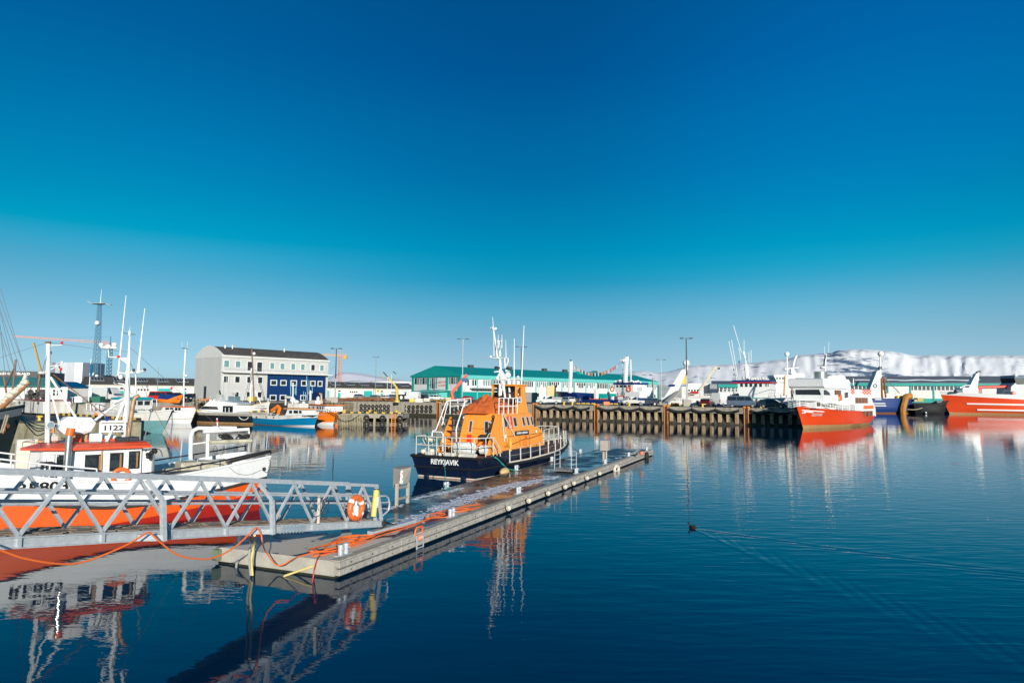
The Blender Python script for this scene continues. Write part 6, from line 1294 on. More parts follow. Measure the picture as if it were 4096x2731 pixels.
for a_, b_, n_w, zlo in ((1657, 1709, 5, 5.9), (1718, 1749, 4, 4.2), (1794, 1831, 4, 5.9)):
    y0, y1 = gy(a_), gy(b_); w = (y0 - y1) / n_w
    for k in range(n_w): g = MB(); g.box((-.12, y1 + k * w + .22, zlo), (.02, y1 + (k + 1) * w - .22, he - .6)); g.build('window', SILV if (k + n_w) % 3 else GLASS, GH_)
RL = mat('faded_red_letters', (.75, .18, .12), .6); yc = (gy(1752) + gy(1786)) / 2
for z, s_ in ((6.6, 'SJÁVAR'), (5.3, 'KLASINN')): text('lettering', s_, 1.05, RL, GH_, (-.06, yc, z), (R(90), 0, R(-90)), bold=.015, sx=1.25)
y0, y1 = gy(1700), gy(1790); g = MB(); g.box((-5.5, min(y0, y1), 0), (-.25, max(y0, y1), 2.7)); ent = g.build('entrance', LTEAL, GH_); g = MB(); g.rings([[V(x, y, z) for x, z in ((-6.2, 2.7), (-6.2, 2.85), (-.3, 3.7), (-.3, 3.4))] for y in (min(y0, y1) - 1.2, max(y0, y1) + .6)]); g.build('entrance_roof', LTEAL, GH_)
for f in (.35, .55): yy = y0 + (y1 - y0) * f; g = MB(); g.box((-5.56, yy - 1.2, .1), (-5.48, yy + 1.2, 2.1)); g.build('door', GLASS, ent)
nb_ = 16
for i in range(nb_ + 1): x = HL * i / nb_; g = MB(); g.box((x - .3, -.22, 0), (x + .3, .02, he - 1.0)); g.build('post', TEAL if i % 2 == 0 else LTEAL, GH_)
for i in range(nb_):
    x0, x1 = HL * i / nb_ + .35, HL * (i + 1) / nb_ - .35; w = (x1 - x0) / 6; g = MB(); h = MB()
    g.box((x0, -.10, 5.05), (x1, .02, he - 1.15))
    sf = g.build('window_band', WF, GH_)
    for k in range(6):
        if hash2(i, k, 3) > .12: h.box((x0 + k * w + .22, -.15, 5.3 + (1.0 if hash2(i, k) > .8 else 0)), (x0 + (k + 1) * w - .22, -.05, he - 1.4))
    h.build('pane', SILV if i % 2 else GLASS, sf)
    if i in (3, 4, 5, 13, 14, 15):
        for k in range(4): g = MB(); g.box((x0 + k * 1.5 + .4, -.06, 1.3), (x0 + k * 1.5 + 1.4, .02, 2.7)); g.build('window', GLASS, GH_)
for i, j in ((0, 3), (6, 13), (13, 16)): g = MB(); g.box((HL * i / nb_ + .3, -.12, 0), (HL * j / nb_ - .3, .015, 2.95 if i != 13 else 1.1)); g.build('teal_base', TEAL, GH_)
g = MB(); g.box((4, -3.2, 4.15), (22, .0, 4.4)); g.build('balcony', mat('rail_grey', ''), GH_); g = MB(smooth=True)
for z in (4.9, 5.4): g.tube([(4, -3.1, z), (22, -3.1, z)], .05, 4)
for x in range(4, 23, 2): g.tube([(x, -3.1, 4.4), (x, -3.1, 5.4)], .05, 4)
g.build('balcony_rail', WF, GH_)
for x in (18, 40, 62, 76, 98): g = MB(); g.bbox((x - 1, HW / 2 - 1, hr), (x + 1, HW / 2 + 1, hr + 1.3), .15); g.build('roof_vent', mat('vent_dark', (.06, .07, .07), .6), GH_)
for x in (84, 92): g = MB(smooth=True); g.sph((x, HW / 2 - 3, hr - .6), 2.4, 12, 6, 0, (1.6, 1, .6)); g.build('roof_dome', TEAL, GH_)
g = MB(smooth=True); x = fx(GH_, 2606); g.tube([(x, -1.2, 0), (x, -1.2, he + 1.5)], .35, 8); g.tube([(x, -1.2, he + 1.5), (x, -1.2, he + 2.2)], .5, 8); g.build('flue', mat('flue_grey', (.3, .3, .3), .5), GH_)
# --- grey-roofed sheds at the right
def shed(name, label, px0, px1, d0, d1, ye, yr, yb):
    q0, q1 = at(px0, 1590, d0), at(px1, 1590, d1); t = bframe(name, label, (q0.x, q0.y), math.atan2(q1.y - q0.y, q1.x - q0.x)); l = (q1 - q0).length; pm = (px0 + px1) / 2
    e = lp(t, pm, ye, 'y', 0).z; r = lp(t, pm, yr, 'y', 11).z
    g = MB(); g.box((0, 0, -.1), (l, 22, e)); g.build('wall', WALLW, t)
    g = MB(); g.rings([[V(x, y, z) for y, z in ((-.5, e - .1), (-.5, e + .2), (11, r), (22.5, e + .2), (22.5, e - .1))] for x in (-.5, l + .5)]); g.build('roof', mat('slate_roof', (.13, .15, .175), .6, var=.12, scale=.3), t)
    g = MB(); g.box((-.2, -.7, e - 1.25), (l + .2, .01, e + .05)); g.build('fascia', TEAL, t)
    n = int(l / 9)
    for i in range(n + 1): x = l * i / n; g = MB(); g.box((x - .3, -.3, 0), (x + .3, .01, e - 1.2)); g.build('post', TEAL, t)
    for i in range(n):
        x0, x1 = l * i / n + .5, l * (i + 1) / n - .5
        if i % 4 == 2: continue
        h = MB(); h.box((x0, -.05, e - 3.2), (x1, .01, e - 1.35)); b_ = h.build('window_band', mat('dim_glass', (.07, .09, .10), .3, var=.3), t); k = MB()
        for j in range(5): x = x0 + (x1 - x0) * (j + .5) / 5; k.box((x - .18, -.1, e - 3.2), (x + .18, -.0, e - 1.35))
        k.build('mullion', WF, b_)
    g = MB(); g.box((0, -.1, 0), (l, .012, 2.0)); g.build('base', TEAL, t); return t, l, e, r
t, l, e, r = shed('shed', 'long white shed with slate roof and teal eaves behind the red trawler', 3375, 4330, 330, 300, 1533, 1504, 1590)
g = MB(smooth=True); pts = [(l * (.06 + .55 * i / 24), 3.9 + .5 * math.sin(i * 1.1), 0) for i in range(25)]
sz = lambda y: e + .2 + (y + .5) * (r - e - .2) / 11.5
g.rings([[V(x, y - w_, sz(y - w_) + .03), V(x, y, sz(y) + .28), V(x, y + w_, sz(y + w_) + .03)] for (x, y, _), w_ in zip(pts, [.1] + [.5 + .5 * hash2(i, 5) for i in range(23)] + [.1])], cap=False, close=False); g.build('snow_strip', mat('roof_snow', (.80, .82, .86), .7), t)
shed('shed', 'shorter white shed with slate roof between the white trawler and the blue-roofed wheelhouse', 2850, 3120, 300, 292, 1538, 1523, 1590)
q0, q1 = at(2636, 1590, 420), at(2720, 1590, 430); t = bframe('office_building', 'distant grey block with rows of small windows beside the fish hall', (q0.x, q0.y), math.atan2(q1.y - q0.y, q1.x - q0.x)); l_ = (q1 - q0).length; h_ = lp(t, 2680, 1541, 'y', 0).z
g = MB(); g.box((0, 0, 0), (l_, 14, h_)); g.build('wall', mat('dull_grey', (.24, .25, .27), .7), t)
for k in range(2):
    for i in range(9): g = MB(); g.box((l_ * (i + .2) / 9, -.1, 2.2 + k * 3.2), (l_ * (i + .75) / 9, .02, 4 + k * 3.2)); g.build('window', SILV, t)
# --- storage tanks and the snowy roofs beyond the warehouse
for px0, px1, yt, lb in ((1480, 1660, 1518, 'wide white storage tank behind the dark warehouse, right one'), (1375, 1470, 1521, 'white storage tank roof behind the dark warehouse, left one')):
    q = at((px0 + px1) / 2, 1590, 420); r_ = (px1 - px0) / 2 * 420 / FPX; t = bframe('storage_tank', lb, (q.x, q.y), 0); h_ = lp(t, (px0 + px1) / 2, yt + 6, 'y', -r_).z
    g = MB(smooth=True); g.tube([(0, 0, 0), (0, 0, h_), (0, 0, h_ + .9)], [r_, r_, r_ * .3], 28); g.build('shell', mat('tank_white', (.72, .70, .72), .6), t)
# ================================================================== lamp posts, cranes, lattice tower, flagpoles
LAMPD = mat('lamp_dark', (.05, .055, .06), .5, .3); LAMPG = mat('lamp_grey', (.40, .41, .42), .45, .5)
def lamp(px, ytop, ybase, d, label, arms=1.0, block=False, zb=GZ, r=.11, dark=.5):
    q = at(px, ybase, d); q.z = zb; t = thing('street_lamp', label, 'lamp post', q, R(random.uniform(-10, 10)), 'lamp posts on the quays'); h = at(px, ytop, d).z - zb
    if block: g = MB(); g.bbox((-.75, -.75, 0), (.75, .75, 1.25), .08); g.build('concrete_base', CONC, t)
    g = MB(smooth=True); b0 = 1.2 if block else 0; g.tube([(0, 0, b0), (0, 0, h * (1 - dark))], [r * 1.2, r], 8); g.build('post', LAMPG, t); g = MB(smooth=True); g.tube([(0, 0, h * (1 - dark)), (0, 0, h - .1)], [r, r * .7], 8); g.build('upper_post', LAMPD if dark > .2 else LAMPG, t)
    for s in (-1, 1):
        g = MB(); g.bar((0, 0, h - .05), (s * arms, -.1, h - .05), .10, .10); g.bbox((min(s * arms * .55, s * arms * 1.25), -.3, h - .14), (max(s * arms * .55, s * arms * 1.25), .12, h + .06), .05); g.build('lamp_head', LAMPD, t)
    return t
lamp(1340, 1393, 1592, 150, 'tall dark-topped double lamp post on a concrete block right of the grey building', 1.0, True, GZ - .2, .13, .55)
lamp(1501, 1427, 1585, 300, 'distant thin lamp post above the dark warehouse roof', 1.1, dark=.05)
lamp(1849, 1355, 1592, 215, 'tall grey lamp post in front of the fish hall gable', 1.5, r=.16, dark=.05)
lamp(2084, 1386, 1595, 175, 'dark lamp post behind the orange flying bridge', 1.2, r=.13, dark=.6)
lamp(2645, 1438, 1588, 260, 'thin grey lamp post between the fish hall and the white trawler', 1.5, dark=.1)
lamp(2748, 1352, 1630, 127.5, 'tall lamp post on a square concrete block on the pier', .95, True, GZ, .14, .55)
for px, yt, yb, d, lb, zb in ((1548, 1497, 1592, 240, 'left white flagpole in front of the dark warehouse', GZ), (1564, 1494, 1592, 240, 'right white flagpole in front of the dark warehouse', GZ), (354, 1435, 1605, 120, 'white flagpole with a blue furled flag at the left', GZ), (627, 1467, 1605, 170, 'thin grey pole in front of the warehouse with turquoise doors', GZ), (1319, 1465, 1600, 190, 'curved thin lamp pole just right of the grey building', GZ)):
    q = at(px, yb, d); q.z = zb; t = thing('flagpole' if 'flag' in lb else 'pole', lb, 'pole', q); h = at(px, yt, d).z - zb; g = MB(smooth=True)
    if 'curved' in lb: g.tube(curve([V(0, 0, 0), V(0, 0, h * .75), V(.3, 0, h * .95), V(1.6, 0, h)], 5), .07, 6)
    else: g.tube([(0, 0, 0), (0, 0, h)], [.10, .05], 6)
    g.build('post', WHITE2 if 'white' in lb else LAMPG, t)
    if 'blue' in lb: g = MB(smooth=True); g.tube([(.12, 0, h * .58), (.2, 0, h * .7), (.18, 0, h * .85), (.1, 0, h * .9)], [.12, .3, .25, .08], 6); g.build('flag', mat('flag_blue', (.0, .12, .24), .8), t)
# flood lamp standing behind the yellow crane
q = at(1580, 1600, 158); q.z = GZ; t = thing('street_lamp', 'thin grey pole with one tilted flood lamp behind the yellow crane', 'lamp post', q); h = at(1580, 1493, 158).z - GZ
g = MB(smooth=True); g.tube([(0, 0, 0), (0, 0, h)], .07, 6); g.build('post', LAMPG, t); g = MB(); g.bar((.1, 0, h - .1), (-.6, 0, h + .45), .35, .2); g.build('lamp_head', LAMPD, t)
# blue lattice radio tower
q = at(378, 1590, 255); TWR = thing('radio_tower', 'tall blue steel lattice radio tower with dishes and a top platform', 'tower', (q.x, q.y, GZ)); h = at(397, 1216, 255).z - GZ; BLU = mat('tower_blue', (.10, .26, .38), .5, .2, var=.1)
cor = lambda z: [(sx_ * (1.2 - .72 * z / h), sy_ * (1.2 - .72 * z / h), z) for sx_, sy_ in ((-1, -1), (1, -1), (1, 1), (-1, 1))]
g = MB()
for k in range(4): g.bar(cor(0)[k], cor(h)[k], .16, .16)
g.build('leg_frame', BLU, TWR); g = MB(); nlev = 22
for i in range(nlev):
    a_, b_ = cor(h * i / nlev), cor(h * (i + 1) / nlev)
    for k in range(4): g.bar(a_[k], b_[(k + 1) % 4], .07, .07); g.bar(a_[(k + 1) % 4], b_[k], .07, .07); g.bar(a_[k], a_[(k + 1) % 4], .07, .07)
g.build('bracing', BLU, TWR)
g = MB(); g.bbox((-2.4, -1.6, h), (2.4, 1.6, h + .25), .05); g.bar((-2.3, 0, h + .1), (-4.2, -.2, h + .9), 1.6, .35); g.bar((2.3, 0, h + .1), (4.4, -.2, h - .3), 1.4, .3); g.build('platform', mat('platform_grey', (.36, .36, .36), .6), TWR)
for z, r_, dx in ((h * .79, .85, .3), (h * .24, .9, -.6), (h * .22, .55, 1.3)): g = MB(smooth=True); g.tube([(dx, -1.3, z), (dx, -1.5, z), (dx, -1.9, z)], [r_ * .95, r_, r_ * .8], 16); g.build('dish', WHITE, TWR)
whip(TWR, (.2, 0, h), (.3, 0, h + 5.5), .14)
# far cranes
def tower_crane(label, px, ytop, ybase, d, tip_px, tip_y, back_px, back_y, m, mj):
    q = at(px, ybase, d); t = thing('tower_crane', label, 'crane', (q.x, q.y, GZ)); o = V(q.x, q.y, GZ); top = at(px, ytop, d) - o; g = MB(); w = 1.0
    for sx_ in (-w, w):
        for sy_ in (-w, w): g.bar((sx_, sy_, 0), (sx_, sy_, top.z), .35, .35)
    n = 14
    for i in range(n):
        z0, z1 = top.z * i / n, top.z * (i + 1) / n
        for sy_ in (-w, w): g.bar((-w, sy_, z0), (w, sy_, z1), .2, .2)
        for sx_ in (-w, w): g.bar((sx_, -w, z0), (sx_, w, z1), .2, .2)
    g.build('mast', m, t); g = MB(); tip, back = at(tip_px, tip_y, d) - o, at(back_px, back_y, d) - o; hub = V(0, 0, (tip.z + back.z) / 2)
    for dz in (0, 1.3): g.bar(tip + V(0, 0, dz * .3), back + V(0, 0, dz), .35, .35)
    for i in range(26): a_ = tip + (back - tip) * (i / 26); b_ = tip + (back - tip) * ((i + .5) / 26); g.bar(a_, b_ + V(0, 0, 1.0), .18, .18)
    g.build('jib', mj, t)
    g = MB(); apex = V(0, 0, top.z + 5); g.bar((0, 0, top.z), apex, .4, .4); g.bar(apex, tip * .55 + hub * .45, .12, .12); g.bar(apex, back, .12, .12); g.build('tie', m, t)
    g = MB(); g.bbox((back.x - 2.6, -1, back.z - 2.2), (back.x, 1, back.z + .4), .1); g.build('counterweight', mj, t); return t
RED_C = mat('crane_red', (.62, .30, .24), .6); ORC = mat('crane_orange', (.72, .34, .06), .5)
tower_crane('orange tower crane rising far behind the lamp post', 1355, 1424, 1590, 520, 1235, 1419, 1388, 1425, RED_C, ORC)
tower_crane('faint pink and blue tower crane with a long jib behind the radio tower', 429, 1378, 1590, 420, 57, 1346, 440, 1375, BLU, RED_C)
def boom_crane(label, base_px, base_y, d, z0, pts, m, tipm, w=.5, hook=True, name='boom_crane'):
    q = at(base_px, base_y, d); q.z = z0; t = thing(name, label, 'crane', q); P = [at(x, y, d) - q for x, y in pts]
    g = MB(smooth=True); g.tube([(0, 0, 0), (0, 0, .5), (0, 0, .55), P[0]], [w * 1.4, w * 1.3, w * .7, w * .6], 10); g.build('pedestal', m, t)
    for i, (a_, b_) in enumerate(zip(P, P[1:])): g = MB(); g.bar(a_, b_, w * (.95 - .22 * i), w * (.95 - .22 * i)); g.build('boom', m if i < len(P) - 2 or tipm is None else tipm, t)
    if hook: g = MB(smooth=True); g.tube([P[-1], P[-1] - V(0, 0, 1.0)], .04, 5); g.sph(P[-1] - V(0, 0, 1.1), .15, 8, 6); g.build('hook', m, t)
    return t
boom_crane('yellow knuckle crane on the quay above the tyres', 1588, 1608, 153, GZ, [(1588, 1578), (1588, 1550), (1551, 1507), (1533, 1488)], mat('olive_yellow', (.62, .43, .07), .5, var=.12), DARKM, .46)
boom_crane('red boom lift with a blue basket in front of the fish hall', 1812, 1600, 200, GZ, [(1806, 1572), (1868, 1498)], mat('lift_red', (.66, .09, .05), .45), None, .85, False, 'boom_lift')
g = MB(); q = at(1860, 1520, 200); g.bbox((-.9, -.6, -.5), (.9, .6, .6), .1); bl = [o for o in bpy.data.objects if o.name.startswith('boom_lift')][0]; o = g.build('basket', mat('lift_blue', (.02, .10, .22), .5), bl); o.location = q - bl.location
boom_crane('slim ochre telescopic crane raised behind the teal-roofed hut', 163, 1580, 230, GZ, [(163, 1480), (134, 1370)], mat('ochre_crane', (.52, .30, .06), .5), None, .5, False)
# ================================================================== the other boats
def boat(name, label, cat, st, bw, L=None, half=1.5):
    """root at the stern on the water: st and bw are the pixels where the near side meets the water at stern and bow"""
    a, b = onz(*st, 0), onz(*bw, 0); d = (b - a).normalized(); n = V(-d.y, d.x, 0)
    if n.y < 0: n = -n
    a = a + n * half; d = b - a
    t = thing(name, label, cat, a, math.atan2(d.y, d.x)); t['_L'] = d.length; return t
def boat_d(name, label, cat, px0, d0, px1, d1):           # stern and bow centre by column and depth
    a, b = at(px0, 1590, d0), at(px1, 1590, d1); a.z = b.z = 0; d = (b - a); t = thing(name, label, cat, a, math.atan2(d.y, d.x)); t['_L'] = d.length; return t
def near_side(t):                                         # +1 when the port side faces the camera
    return 1 if math.sin(t.rotation_euler.z) * t.location.x - math.cos(t.rotation_euler.z) * t.location.y > 0 else -1
def pxbox(t, px0, px1, py0, py1, y, w, m, name, bev=.06, rk=0, ov=0.0):
    """a chamfered box whose near face, at local y, covers the given pixels; w deep away from the camera"""
    a, b = lp(t, px0, py0, 'y', y), lp(t, px1, py1, 'y', y); s = -1 if y > 0 else 1; x0, x1 = sorted((a.x, b.x)); z0, z1 = sorted((a.z, b.z)); y0, y1 = sorted((y, y + s * w))
    g = MB(); g.bbox((x0 - ov, y0 - ov, z0), (x1 + ov, y1 + ov, z1), bev); return g.build(name, m, t)
def pxprism(t, pts, y, w, m, name):
    q = [lp(t, px, py, 'y', y) for px, py in pts]; s = -1 if y > 0 else 1; g = MB(); g.prism([(p.x, p.z) for p in q], y, y + s * w); return g.build(name, m, t)
def pxwin(t, px0, px1, py0, py1, y, m=None, name='window', off=.03):
    a, b = lp(t, px0, py0, 'y', y), lp(t, px1, py1, 'y', y); x0, x1 = sorted((a.x, b.x)); z0, z1 = sorted((a.z, b.z)); s = 1 if y > 0 else -1; g = MB(); y0, y1 = sorted((y - s * .05, y + s * off)); g.box((x0, y0, z0), (x1, y1, z1)); return g.build(name, m or GLASS, t)
def pxtube(t, pts, y, r, m, name, parent=None):
    g = MB(smooth=True); g.tube([lp(t, px, py, 'y', y) for px, py in pts], r, 6); return g.build(name, m, parent or t)
def prop(t): L = t['_L']; del t['_L']; return L
TEALH = mat('teal_hull', (.13, .33, .36), .5, var=.12, dirt=.35, dcol=(.35, .24, .10)); BLUEH = mat('bright_blue_hull', (.0, .17, .36), .42, var=.08, scale=1, dirt=.15, dcol=(.03, .20, .16)); DBLUE = mat('deep_blue_hull', (.005, .03, .16), .4, var=.12, scale=.5, dirt=.1, dcol=(.05, .05, .06)); REDH = mat('orange_red_hull', (.72, .065, .012), .4, var=.08, scale=.4, dirt=.12, dcol=(.4, .08, .02)); BOOT = mat('boot_tan', (.42, .24, .10), .6, var=.2); BLKH = mat('black_hull', (.012, .014, .018), .35, var=.2); DORG = mat('bright_orange_hull', (.86, .21, .02), .4, var=.06)
TARN = mat('rust_stained_white', (.72, .70, .66), .5, var=.08, scale=.6, dirt=.45, dcol=(.45, .26, .10))

# --- white and teal boat whose bow points at the camera past the end of the low jetty
t = boat('fishing_boat', 'white and teal steel fishing boat with turquoise wheelhouse roof by the low jetty end', 'fishing boat', (335, 1724), (656, 1733), half=2.4); L = prop(t)
h = Hull(L + 1.2, 5.0, [(0, 2.6), (.4, 2.3), (.75, 2.3), (1, 2.75)], [(-.5, 2, 0), ([(0, 1.1), (1, 1.55)], 4, 1), (lambda u: interp([(0, 2.6), (.4, 2.3), (.75, 2.3), (1, 2.75)], u), 1, 1)], ts=.9, tw=.7, rake=1.8, bp=3, wp=2.2, keel=-.5); h.build(t, [TEALH, TARN]); h.deck(t, mat('deck_grey', ''), .4); h.rail(t, TARN, .07)
s = near_side(t); Y = s * 1.9; XF = lp(t, 560, 1640, 'y', 0).x
def pxfront(px0, px1, py0, py1, dep, m, name, ov=0.0, bev=.06):
    a_, b_ = lp(t, px0, py0, 'x', XF), lp(t, px1, py1, 'x', XF); y0, y1 = sorted((a_.y, b_.y)); z0, z1 = sorted((a_.z, b_.z)); g = MB(); g.bbox((XF - dep - ov, y0 - ov, z0), (XF + ov, y1 + ov, z1), bev); return g.build(name, m, t)
pxfront(512, 607, 1600, 1690, 2.4, TARN, 'wheelhouse'); pxfront(510, 609, 1589, 1600, 2.5, mat('turquoise_roof', (.01, .30, .38), .4), 'roof', .12); pxbox(t, 415, 500, 1640, 1690, Y, 3.6, TARN, 'deckhouse')
for a_, b_ in ((523, 544), (550, 571), (577, 599)):
    q0, q1 = lp(t, a_, 1620, 'x', XF), lp(t, b_, 1603, 'x', XF); g = MB(); g.box((XF - .05, min(q0.y, q1.y), q0.z), (XF + .03, max(q0.y, q1.y), q1.z)); g.build('window', GLASS, t)
for py, sz_ in ((1644, .55), (1668, .52)):
    q = lp(t, 557, py, 'x', XF); text('name_lettering', 'CHRISTINA', sz_, mat('black_letters', ''), t, (XF + .03, q.y, q.z), (R(90), 0, R(90)), bold=.008)
pxtube(t, [(609, 1625), (609, 1597), (627, 1597), (627, 1625)], 0, .05, WHITE, 'ladder'); pxtube(t, [(543, 1640), (543, 1485)], 0, .07, WHITE, 'mast'); dome(t, lp(t, 535, 1568, 'y', 0), .35); radar(t, lp(t, 530, 1572, 'y', 0), 1.4)
for px in (346, 362, 376, 392): pxtube(t, [(px, 1645), (px, 1615)], Y, .06, WHITE, 'stanchion')
pxtube(t, [(346, 1615), (420, 1612)], Y, .06, WHITE, 'rail'); g = MB(smooth=True); a_ = lp(t, 390, 1625, 'y', Y * .6); g.tube([a_ + V(-.9, 0, 0), a_ + V(-.8, 0, 0), a_ + V(.8, 0, 0), a_ + V(.9, 0, 0)], [.3, .5, .5, .3], 12); g.build('liferaft', WHITE2, t)
g = MB(smooth=True); g.sph(lp(t, 387, 1664, 'y', Y * 1.25), .38, 12, 8); g.build('orange_buoy', ORANGE, t); pxbox(t, 510, 522, 1632, 1658, Y * 1.1, .5, mat('blue_drum', (.0, .06, .25), .4), 'blue_drum'); pxbox(t, 440, 500, 1600, 1640, Y * .5, 2, TARN, 'gallows')

# --- white launch with orange cabin top
t = boat('motor_boat', 'white motor boat with orange cabin top between the teal boat and the black speedboat', 'boat', (640, 1692), (762, 1694), half=1.5); L = prop(t)
zs_ = [(0, 1.5), (.5, 1.6), (1, 2.1)]; h = Hull(L + 1, 3.4, zs_, [(-.4, 2, 0), ([(0, .62), (1, .75)], 1, 1), ([(0, .70), (1, .83)], 4, 0), (lambda u: interp(zs_, u), 1, 0)], rake=1.2, keel=-.4); h.build(t, [WHITE2, mat('tan_stripe', (.35, .22, .08), .5)]); h.deck(t, WHITE, .1)
Y = near_side(t) * 1.25; pxprism(t, [(640, 1647), (652, 1628), (724, 1628), (732, 1647)], Y, 2.5, WHITE2, 'cabin'); pxbox(t, 646, 726, 1624, 1629, Y, 2.5, ORANGE, 'roof', .03, ov=.1)
for a_, b_ in ((662, 676), (680, 693), (700, 710), (713, 722)): pxwin(t, a_, b_, 1630, 1641, Y)
m_ = pxtube(t, [(734, 1645), (736, 1500), (742, 1396)], 0, .11, WHITE2, 'mast'); pxtube(t, [(727, 1392), (750, 1395)], 0, .05, LAMPD, 'mast_crosstree', m_); pxtube(t, [(729, 1393), (728, 1368)], 0, .02, WHITE2, 'antenna', m_); pxtube(t, [(748, 1394), (750, 1368)], 0, .02, WHITE2, 'antenna', m_); g = MB(smooth=True); g.sph(lp(t, 743, 1503, 'y', -.3), .25, 10, 6, 0, (1.3, 1, .8)); g.build('lamp', WHITE2, m_)
# orange tender hull on the quay above it
q = onz(698, 1612, GZ); t = thing('tender', 'orange tender hull with dark cover propped on the quay beside the red van', 'boat', q, R(-12)); h = Hull(4.6, 1.6, [(0, .75), (.5, .6), (1, 1.5)], [(.05, 4, 0), (lambda u: interp([(0, .75), (.5, .6), (1, 1.5)], u), 1, 0)], ts=.7, tw=.4, rake=.8, keel=0, N=16); h.build(t, DORG); t.location = q + V(-2.6, 0, 0); g = MB(); g.rings([[V(.1, -.5, .7), V(4.0, -.4, .7), V(4.0, .4, .7), V(.1, .5, .7)], [V(.3, -.3, 1.5), V(3.2, -.2, 1.35), V(3.2, .2, 1.35), V(.3, .3, 1.5)]]); g.build('cover', DBLUE, t)

# --- black speedboat
t = boat('speedboat', 'sleek white motor yacht with black hull in front of the grey building', 'motor yacht', (990, 1698), (776, 1688), half=1.9); L = prop(t)
zs_ = [(0, 1.75), (.5, 1.72), (1, 1.75)]; TANB = mat('tan_band', (.38, .34, .29), .4)
h = Hull(L + 3.6, 4.2, zs_, [(-.4, 2, 2), (.28, 4, 0), ([(0, 1.28), (1, 1.30)], 2, 1), (lambda u: interp(zs_, u), 1, 1)], ts=.95, tw=.85, rake=3.4, srake=.2, bp=2.2, wp=1.6, keel=-.4); h.build(t, [BLKH, TANB, BOOT]); h.deck(t, WHITE2, .04); h.rail(t, WHITE2, .06)
s = near_side(t); Y = s * 1.6; pxprism(t, [(772, 1647), (802, 1634), (833, 1606), (845, 1602), (895, 1605), (958, 1613), (940, 1618), (944, 1648), (900, 1652)], Y, 3.2, WHITE2, 'cabin')
a = [lp(t, *p, 'y', Y + s * .03) for p in ((800, 1636), (814, 1624), (868, 1626), (873, 1638))]; g = MB(); g.prism([(p.x, p.z) for p in a], Y - s * .1, Y + s * .03); g.build('window', GLASS, t); pxwin(t, 892, 931, 1623, 1649, Y); pxtube(t, [(901, 1648), (901, 1630)], Y + s * .05, .05, WHITE2, 'pillar'); pxtube(t, [(916, 1648), (916, 1630)], Y + s * .05, .05, WHITE2, 'pillar')
for px in (843, 858, 868, 880, 893): g = MB(smooth=True); g.sph(lp(t, px, 1603, 'y', 0), random.uniform(.22, .4), 8, 6); g.build('roof_dome', WHITE2, t); pxbox(t, 912, 938, 1584, 1607, .3 * s, 1.2, mat('pale_blue_box', (.30, .42, .48), .6), 'deck_box'); pxtube(t, [(893, 1600), (894, 1520)], 0, .06, WHITE2, 'mast'); pxtube(t, [(905, 1530), (905, 1493)], 0, .04, WHITE2, 'antenna'); pxtube(t, [(878, 1562), (882, 1578)], 0, .12, BLKH, 'rolled_flag'); pxbox(t, 878, 898, 1578, 1607, 0, .8, WHITE2, 'flybridge'); g = MB(smooth=True); g.sph(lp(t, 937, 1574, 'y', 0), .35, 10, 6, 0, (1.2, 1, .6)); g.build('radome', WHITE2, t)
g = MB(smooth=True); g.tube([lp(t, px, py, 'y', Y * 1.1) for px, py in ((745, 1640), (790, 1637), (832, 1643), (890, 1648))], .03, 5)
for px, py in ((770, 1639), (800, 1638), (832, 1643), (860, 1645)): g.tube([lp(t, px, py, 'y', Y * 1.1), lp(t, px, py + 12, 'y', Y * 1.1)], .02, 4)
g.build('rail', STEEL, t); g = MB(smooth=True); g.tube(curve([lp(t, px, py, 'y', Y * 1.2) for px, py in ((948, 1650), (960, 1672), (975, 1679), (988, 1675), (993, 1668))], 4), .06, 6); g.build('mooring_rope', WHITE, t)

# --- white boat with two tall masts behind the blue one
t = boat('fishing_boat', 'white boat with tall white and brown masts behind the blue and white one', 'fishing boat', (930, 1672), (1062, 1674), half=1.6); L = prop(t); zs_ = [(0, 2.1), (.4, 2.0), (1, 3.2)]
h = Hull(L + 1.0, 3.8, zs_, [(-.4, 4, 0), (lambda u: interp(zs_, u), 1, 0)], rake=1.2, keel=-.4); h.build(t, [TARN]); h.deck(t, mat('deck_grey', ''), .4); h.rail(t, mat('ochre_rail', (.55, .38, .18), .6), .08); s = near_side(t)
Y = s * 1.6; g = MB(); pts = [lp(t, *p, 'y', Y) for p in ((1041, 1636), (1068, 1631), (1068, 1636), (1044, 1640))]; g.prism([(p.x, p.z) for p in pts], Y + s * .1, Y + s * .14); g.build('red_stripe', mat('faded_stripe', (.5, .2, .18), .6), t)
m1 = pxtube(t, [(999, 1650), (1003, 1550), (1006, 1473)], 0, .16, WHITE2, 'mast'); pxtube(t, [(1006, 1535), (1050, 1628)], .3, .10, WHITE2, 'boom', m1); pxtube(t, [(1000, 1580), (1022, 1580)], 0, .06, WHITE2, 'spreader', m1)
m2 = pxtube(t, [(1017, 1630), (1011, 1480), (1007, 1390)], -.5, .13, mat('brown_mast', (.22, .12, .08), .6), 'mast'); g = MB(smooth=True); g.sph(lp(t, 1016, 1414, 'y', -.5), .3, 8, 6); g.build('lamp', WHITE2, m2)
for sg in (((982, 1500), (968, 1625)), ((1035, 1500), (1062, 1625))): 
    pass
g = MB(smooth=True)
for (a_, b_) in (((1008, 1480), (968, 1630)), ((1012, 1480), (978, 1630)), ((1022, 1480), (1058, 1610)), ((1030, 1490), (1064, 1610))): g.tube([lp(t, *a_, 'y', -.5), lp(t, *b_, 'y', -.5)], .03, 4)
